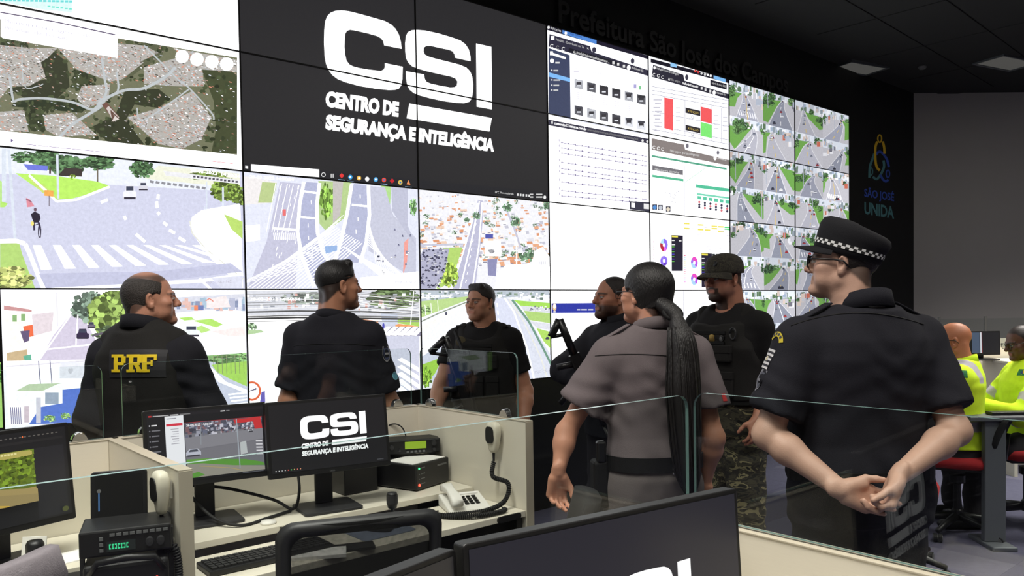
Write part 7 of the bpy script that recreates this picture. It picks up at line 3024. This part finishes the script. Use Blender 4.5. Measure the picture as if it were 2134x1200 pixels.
for th in (0, -.005):
    for j, (r, dz) in enumerate(((0, 0), (.5, -.004), (1, -.018))):
        for i in range(N + 1):
            a = math.radians(20 + 140 * i / N)
            bx, by = .090 * math.cos(a), -.012 + .113 * math.sin(a)
            ext = .072 * math.sin(math.pi * i / N) ** .6
            bill.v.append((bx * (1 + .05 * r), by + ext * r, .036 + dz * (1 + 0 * i) - .020 * (abs(i - N / 2) / (N / 2)) ** 2 * r + th))
n1 = (N + 1)
for j in range(2):
    for i in range(N):
        a = j * n1 + i
        bill.f += [(a, a + 1, a + n1 + 1, a + n1), (a + 3 * n1, a + n1 + 3 * n1, a + n1 + 1 + 3 * n1, a + 1 + 3 * n1)]
for i in range(N):
    a = 2 * n1 + i
    bill.f.append((a, a + 1, a + 1 + 3 * n1, a + 3 * n1))
Fm.on_head(bill, 'cap_bill', 'camo_cap').parent = cap
MB_ = MB().lathe([(.016, 0), (.014, .004), (0, .005)], 12, Matrix.Translation((-.03, .088, .082)) @ Matrix.Rotation(math.radians(-70), 4, 'X'))
Fm.on_head(MB_, 'cap_badge', 'plastic_dark').parent = cap

# --- officer with the peaked cap, hands clasped behind the back
Gp = Person('officer in navy shirt and peaked cap with checked band, hands clasped behind his back', (1.135, 2.60, 0), math.radians(10), 1.82, C(198, 158, 138), (50, 6, 0),
            dict(hair=(.030, .022, .018), hairline=(BANG, [.12, .10, .05, .010, -.020, -.030, -.070, -.080]), crop=.85, fat=1.06, neck=1.10, hs=.97, hy=.02, hx=-.035), 1.20, sw=1.07)
el = {'L': W(Gp, 1600, 905, 2.53), 'R': W(Gp, 1990, 898, 2.50)}
wr = {'L': W(Gp, 1752, 1020, 2.36), 'R': W(Gp, 1872, 992, 2.33)}
Gp.arm('L', el['L'], wr['L'], (((.94, -.05, -.34), (.15, -1, .1), (0, 0, 1)), dict(curl=[.18, .26, .3, .34], thumb=(.6, .15, .1), sc=1.05)), 1.04, .5)
Gp.arm('R', el['R'], wr['R'], (((-.50, -.12, -.86), (-.80, .25, .45), (.2, -1, .1)), dict(curl=[.85, .75, .7, .62], thumb=(.35, .55, .35), sc=1.05)), 1.04, .5)
Gp.body()
sg_ = Gp.shirt('shirt', 'navy', el, .78, .020, (.092, .088), wr_amp=.0085, seed=44, belly=.05)
Gp.collar('navy', .058, .078, 1.522, .5, .35)
Gp.trousers('navy', g=.028, res=.011, amp=.005, seed=7)
Gp.belt('belt_black', .985, .05, .026)
Gp.shoes()
for sg in (-1, 1):
    MB().box((-.065, -.022, 0), (.065, .022, .007), Matrix.Translation((sg * .17, -.02, 1.542)) @ Matrix.Rotation(sg * .46, 4, 'Y')).build('shoulder_strap', 'navy', Gp.t, bevel=.003)
Gp.glasses('frame_black', thick=.0028)
Gp.hair('hair_brown', lambda f: (f.ell((0, -.014, .03), (.081, .1025, .087), .004), f.cut((0, .02, 0), (0, 1, 0)), f.cut((0, 0, -.035), (0, .35, -1)), f.ell((-.085, .012, -.01), (.03, .032, .045), .006, op='c'), f.ell((.085, .012, -.01), (.03, .032, .045), .006, op='c')))
rings = []
for z, rx, ry, cy, dz in ((.030, .0875, .110, -.012, 0), (.052, .089, .112, -.012, 0), (.066, .090, .113, -.012, 0), (.088, .095, .116, -.014, 0), (.112, .098, .119, -.016, .004), (.130, .093, .112, -.016, .006), (.139, .078, .095, -.016, .006), (.142, .03, .04, -.016, .006)):
    rings.append([Vector((rx * math.cos(a), cy + ry * math.sin(a), z + dz * math.sin(a) - .012 * max(0, -math.sin(a)) * (z > .08))) for a in np.linspace(0, 2 * math.pi, 41)[:-1]])
def tilt(mb, deg=13):
    R = Matrix.Rotation(math.radians(deg), 3, 'X')
    c = Vector((0, -.012, .05))
    mb.v = [tuple(R @ (Vector(p) - c) + c + Vector((0, 0, -.004))) for p in mb.v]
    return mb


capg = Gp.on_head(tilt(MB().loft(rings)), 'cap', 'cap_black')
# checked band
bm = MB()
cc = []
NB = 56
for k in range(NB):
    for j in range(2):
        a0, a1 = 2 * math.pi * k / NB, 2 * math.pi * (k + 1) / NB
        z0_, z1_ = .050 + j * .008, .058 + j * .008
        vs4 = [((.0905 + .0008) * math.cos(a), -.012 + .1142 * math.sin(a), z) for a, z in ((a0, z0_), (a1, z0_), (a1, z1_), (a0, z1_))]
        bm.add(vs4, [(0, 1, 2, 3)])
        cc.append(C(225) if (k + j) % 2 else C(22))
bo = Gp.on_head(tilt(bm), 'checked_band', 'print', smooth=False, parent=capg)
at = bo.data.color_attributes.new('Col', 'FLOAT_COLOR', 'CORNER')
at.data.foreach_set('color', np.repeat(np.array(cc, np.float32), 4, axis=0).ravel())
vz = MB()
for th in (0, -.004):
    for r in (0, .5, 1):
        for i in range(N + 1):
            a = math.radians(18 + 144 * i / N)
            ext = .062 * math.sin(math.pi * i / N) ** .7
            vz.v.append((.0885 * math.cos(a) * (1 + .04 * r), -.012 + .111 * math.sin(a) + ext * r, .036 - .020 * r * math.sin(math.pi * i / N) ** .5 - .012 * (abs(i - N / 2) / (N / 2)) ** 2 * r + th))
vz.f = bill.f[:]
Gp.on_head(tilt(vz), 'cap_peak', 'cap_black', parent=capg)


def tab(cv):
    for k in range(10):
        a0, a1 = math.radians(200 + 14 * k), math.radians(214 + 14 * k)
        for r0, r1, c in ((.30, .50, (196, 176, 44)),):
            cv._emit([(.5 + r1 * math.cos(a0), .75 + r1 * 1.3 * math.sin(a0)), (.5 + r1 * math.cos(a1), .75 + r1 * 1.3 * math.sin(a1)), (.5 + r0 * math.cos(a1), .75 + r0 * 1.3 * math.sin(a1)), (.5 + r0 * math.cos(a0), .75 + r0 * 1.3 * math.sin(a0))], [(0, 1, 2, 3)], c)
    for k in range(4):
        a0, a1 = math.radians(222 + 26 * k), math.radians(238 + 26 * k)
        cv._emit([(.5 + r * math.cos(a), .75 + r * 1.3 * math.sin(a)) for r, a in ((.46, a0), (.46, a1), (.35, a1), (.35, a0))], [(0, 1, 2, 3)], (52, 54, 66))


def flag_sp(cv):
    for k in range(9):
        gridrect(cv, 0, k / 9, 1, (k + 1) / 9, (205, 204, 206) if k % 2 == 0 else (44, 44, 52), 4)
    cv._emit([(.36, .38), (.60, .38), (.60, .62), (.36, .62)], [(0, 1, 2, 3)], (214, 205, 180))
    cv._emit([(.44, .44), (.54, .44), (.54, .56), (.44, .56)], [(0, 1, 2, 3)], (190, 170, 70))


patch(Gp, sg_, 1618, 707, .075, .065, tab, 'shoulder_tab', rollang=-.12, up=Vector((.15, 0, 1)))
patch(Gp, sg_, 1600, 747, .052, .066, flag_sp, 'sleeve_flag', rollang=-.10)
patch(Gp, sg_, 1582, 792, .048, .07, shield((120, 120, 128), (74, 76, 88)), 'sleeve_badge', rollang=-.1)
# yoke seam across the back
bv = bvh_of([sg_])
Mi = world_of(Gp.t).inverted()
seam = []
for x in np.linspace(1648, 1925, 24):
    y = 652 + 26 * ((x - 1790) / 140) ** 2
    h = bv.ray_cast(EYE, ray(x, y).normalized())
    if h[0] is not None:
        seam.append(Mi @ (h[0] + (EYE - h[0]).normalized() * .001))
MB().tube(seam, .0022, 5).build('yoke_seam', 'belt_black', Gp.t, smooth=True)
for P_, sh_, x0, x1, yb, k in ((E, sh_e, 1240, 1392, 738, 4), (B, sb, 612, 782, 716, 4)):
    bv = bvh_of([sh_])
    Mi = world_of(P_.t).inverted()
    seam = []
    for x in np.linspace(x0, x1, 18):
        h = bv.ray_cast(EYE, ray(x, yb + k * ((x - (x0 + x1) / 2) / 80) ** 2).normalized())
        if h[0] is not None:
            seam.append(Mi @ (h[0] + (EYE - h[0]).normalized() * .001))
    if len(seam) > 2:
        MB().tube(seam, .0016, 5).build('yoke_seam', 'belt_black', P_.t, smooth=True)
# ---------------------------------------------------------------- operators in high-visibility shirts and their corner
HV, RF = np.array(C(212, 246, 40)[:3]), np.array(C(186, 182, 192)[:3])


def hivis_cols(p, el):
    s = p.s

    def f(V):
        x, y, z = V.T
        col = np.tile(HV, (len(V), 1))
        m = (np.abs(z - 1.075 * s) < .034) & (np.abs(x) < .26)
        for k, sg in (('L', -1), ('R', 1)):
            sh, e = p.sh[k], np.array(el[k])
            d = (e - sh) / np.linalg.norm(e - sh)
            t = (V - sh) @ d
            off = np.linalg.norm(V - sh - t[:, None] * d, axis=1)
            m |= (np.abs(t - .20) < .03) & (off < .105) & (sg * x > .16)
        m |= (np.abs(np.abs(x) - .125) < .026) & (z > 1.36 * s) & (y < .02)
        col[m] = RF
        return col
    return f


def seated_legs(p, material, knee_z=.52, foot=.0, off=0.0):
    s = p.s
    f = Field((-.36, -.3, .30), (.36, .68, 1.10 * s), .013)
    f.stack([x for x in p.secs(.02) if x[0] < 1.06 * s], .03)
    for sg in (-1, 1):
        f.cone((sg * .10, -.02, .90 * s), (sg * .16, .42, .89 * s), .098, .074, .04)
        f.cone((sg * .16, .42, .89 * s), (sg * .17, .44 + foot, .46), .074, .058, .03)
    f.wrinkle(.006, 1.0, 5)
    f.cut((0, 0, 1.045 * s), (0, 0, 1))
    o = p.piece('trousers', f, material)
    for sg in (-1, 1):
        f = Field((-.1, -.16, 0), (.1, .24, .16), .009)
        f.cone((0, -.06, .045), (0, .13, .038), .042, .040, .03)
        f.ell((0, .15, .035), (.045, .06, .034), .02)
        f.cone((0, -.06, .05), (0, -.05, .12), .042, .045, .02)
        f.cut((0, 0, .004), (0, 0, -1))
        V, Q = f.mesh()
        V = V + np.array((sg * .17, .46 + foot, off))
        link('boot', npmesh('boot', V, Q), 'shoe_black', p.t)


def flag_br(cv):
    gridrect(cv, 0, 0, 1, 1, (30, 120, 60), 4)
    cv._emit([(.08, .5), (.5, .12), (.92, .5), (.5, .88)], [(0, 1, 2, 3)], (225, 200, 50))
    cv._emit([(.5 + .19 * math.cos(k * .5236), .5 + .26 * math.sin(k * .5236)) for k in range(12)], [tuple(range(12))], (40, 60, 120))


OFF = -.330
Hm = Person('bald man with spectacles in a yellow high-visibility shirt, sitting behind the officer', (2.985, 5.30, OFF), math.radians(58), 1.755, C(186, 120, 86), (4, -6, 0),
            dict(hair=(.10, .07, .05), brow=.5, fat=1.06, neck=1.1, hs=1.03, nocore=True), 1.10)
el = {'L': np.array((-.26, .12, 1.14)), 'R': np.array((.26, .14, 1.14))}
wr = {'L': np.array((-.16, .36, 1.16)), 'R': np.array((.14, .38, 1.16))}
for k, sx in (('L', .3), ('R', -.3)):
    Hm.arm(k, el[k], wr[k], (((sx, 1, 0), (0, 0, -1), (sx, 0, 0)), dict(curl=.25)), start=.8)
Hm.body()
sh = Hm.shirt('shirt', 'cloth', el, None, .026, (.086, .05), wr, wr_amp=.007, seed=51, hem=.93, cols=hivis_cols(Hm, el), b=1.16, belly=.05)
Hm.collar('hivis', .05, .076, 1.46, .5, .3)
Hm.glasses('frame_black', thick=.002)
seated_legs(Hm, 'dark_trousers', off=-OFF)
patch(Hm, sh, 2004, 779, .07, .05, flag_br, 'sleeve_flag')

Im = Person('dark-haired man with spectacles in a yellow high-visibility shirt, cut by the right edge', (3.60, 5.52, OFF - .01), math.radians(84), 1.745, C(92, 58, 46), (2, -14, 0),
            dict(hair=(.010, .008, .008), hairline=(BANG, [.085, .075, .050, .012, -.022, -.030, -.075, -.085]), crop=.93, fat=1.0, nocore=True, lip=C(140, 80, 74)[:3]), 1.04)
el = {'L': np.array((-.24, .16, 1.13)), 'R': np.array((.25, .16, 1.13))}
wr = {'L': np.array((-.17, .40, 1.20)), 'R': np.array((.15, .40, 1.18))}
for k, sx in (('L', .3), ('R', -.3)):
    Im.arm(k, el[k], wr[k], (((sx, 1, 0), (0, 0, -1), (sx, 0, 0)), dict(curl=.5)), start=.8)
Im.body()
sh = Im.shirt('shirt', 'cloth', el, None, .026, (.084, .05), wr, wr_amp=.007, seed=53, hem=.93, cols=hivis_cols(Im, el))
Im.collar('hivis', .05, .074, 1.455, .5, .3)
Im.glasses('frame_black', thick=.002)
seated_legs(Im, 'dark_trousers', off=-OFF + .01)
patch(Im, sh, 2131, 776, .07, .05, flag_br, 'sleeve_flag')

office_chair('red-seated office chair under the bald man in yellow', (2.985, 5.30, 0), math.radians(58), 'red_fabric', 'black_fabric', False, seat_z=.535, bh=.22, back_z=.60, arms=False)
office_chair('red-seated office chair under the man at the right edge', (3.60, 5.52, 0), math.radians(84), 'red_fabric', 'black_fabric', False, seat_z=.535, bh=.22, back_z=.60, arms=False)
office_chair('empty office chair with castors behind the officer with clasped hands', (2.22, 4.62, 0), math.radians(150), 'red_fabric', 'black_fabric', False, seat_z=.50, bh=.36, back_z=.62, arms=False)

# table on a steel column leg
p = aty(2072, 868, 5.0)
t = thing('table', 'dark grey table on a broad steel column leg at the right edge', 'table', (p.x, p.y, 0), math.radians(-4))
zt = p.z
MB().box((-.155, -.02, zt - .028), (1.2, .17, zt)).build('table_top', 'steel_gray', t, bevel=.004)
MB().box((-.055, .0, .03), (.075, .05, zt - .028)).build('column', 'steel_gray', t, bevel=.006)
MB().box((-.065, -.12, 0), (.085, .2, .03)).build('foot', 'steel_gray', t, bevel=.008)
MB().box((1.05, .0, .0), (1.13, .05, zt - .028)).build('column', 'steel_gray', t, bevel=.006)
p = aty(2112, 858, 5.08)
o = MB().box((-.16, -.04, 0), (.10, .04, .02)).build('keyboard_tray', 'plastic_black', None, bevel=.004)
o.location = (p.x, p.y, zt + .001)
tag(o, 'black flat keyboard on the grey table at the right edge', 'keyboard')
# operators' desk to the left of the men, behind the officer
t = thing('desk', 'beige operator desk in front of the two men in yellow', 'desk', (2.55, 5.85, 0), math.radians(68))
MB().box((-.95, -.30, .80), (.55, .30, .825)).build('worktop', 'laminate_top', t, bevel=.002)
for x in (-.93, .51):
    MB().box((x, -.28, 0), (x + .025, .28, .80)).build('leg', 'steel_gray', t)
p = Vector((2.73, 5.27, .8265))
t = thing('desk_phone', 'small black telephone on the desk of the bald man', 'telephone', p, math.radians(60))
MB().loft([[Vector((x, y, z)) for x, y, z in ((-.08, -.07, a), (.08, -.07, a), (.08, .08, b), (-.08, .08, b))] for a, b in ((0, 0), (.02, .06))]).build('base', 'plastic_black', t, bevel=.004)
MB().tube([(-.05, -.08, .05), (-.05, 0, .068), (-.05, .08, .072)], [.02, .014, .02], 8).build('handset', 'plastic_dark', t, smooth=True)

# far row: partition, glass, screens
YF = 7.5
pl, pr = aty(1990, 722, YF), aty(2300, 722, YF)
t = thing('partition_panel', 'long beige partition of the far desk row behind the men in yellow', 'partition', (pl.x, YF, 0), 0)
Lp = pr.x - pl.x
MB().box((0, -.018, 0), (Lp, .018, PT)).build('panel', 'laminate', t)
MB().box((-.002, -.02, PT), (Lp + .002, .02, PT + .006)).build('edge_strip', 'edge_band', t)
a, b = aty(2086, 709, YF), aty(2300, 709, YF)
o = MB().box((0, 0, 0), (b.x - a.x, .03, a.z)).build('partition_panel', 'laminate')
o.location = (a.x, YF + .35, 0)
tag(o, 'slightly taller beige partition at the far right edge', 'partition')
mat('far_glass_post', C(70), .5)
xs = [aty(x, 690, YF).x for x in (1880, 1957, 2053, 2150, 2300)]
for i in range(4):
    gl = thing('glass_screen', ['clear glass screen on the far partition, leftmost pane', 'clear glass screen on the far partition above the bald man', 'clear glass screen on the far partition above the far monitor', 'clear glass screen on the far partition at the right edge'][i], 'glass panel', (xs[i], YF, PT + .006))
    w = xs[i + 1] - xs[i]
    MB().box((.012, -.004, 0), (w - .012, .004, .27)).build('pane', 'glass', gl)
    MB().box((w - .010, -.008, 0), (w + .010, .008, .29)).build('post', 'far_glass_post', gl)


def far_screen(cv):
    cv.rect(0, 0, 1, 1, (24, 24, 27))
    cv.rect(.0, .0, .28, 1, (70, 84, 104))
    cv.rect(.30, 0, .36, 1, (200, 205, 210))
    cv.rect(.36, 0, .38, 1, (150, 40, 50))


a, b = aty(2022, 690, 7.25), aty(2084, 690, 7.25)
monitor('small dark monitor on the far desk row above the bald man', (a.x, a.y), (b.x, b.y), a.z, .22, .05, far_screen, PT - .1 + .0)
a, b = aty(2100, 676, 8.2), aty(2140, 676, 8.2)
office_chair('black high-backed chair in the far desk row at the right edge', ((a.x + b.x) / 2 + .12, 8.3, 0), math.radians(10), 'black_fabric', 'black_fabric', False, bh=.72, bw=.48, back_z=.58, seat_z=.5, arms=False)
fd = thing('desk', 'far desk carrying the small dark monitor', 'desk', (pl.x + .3, 7.25, 0))
MB().box((-.1, -.32, 1.0), (1.4, .2, 1.02)).build('worktop', 'laminate_top', fd)
for x in (-.08, 1.36):
    MB().box((x, -.3, 0), (x + .03, .18, 1.0)).build('leg', 'laminate', fd)
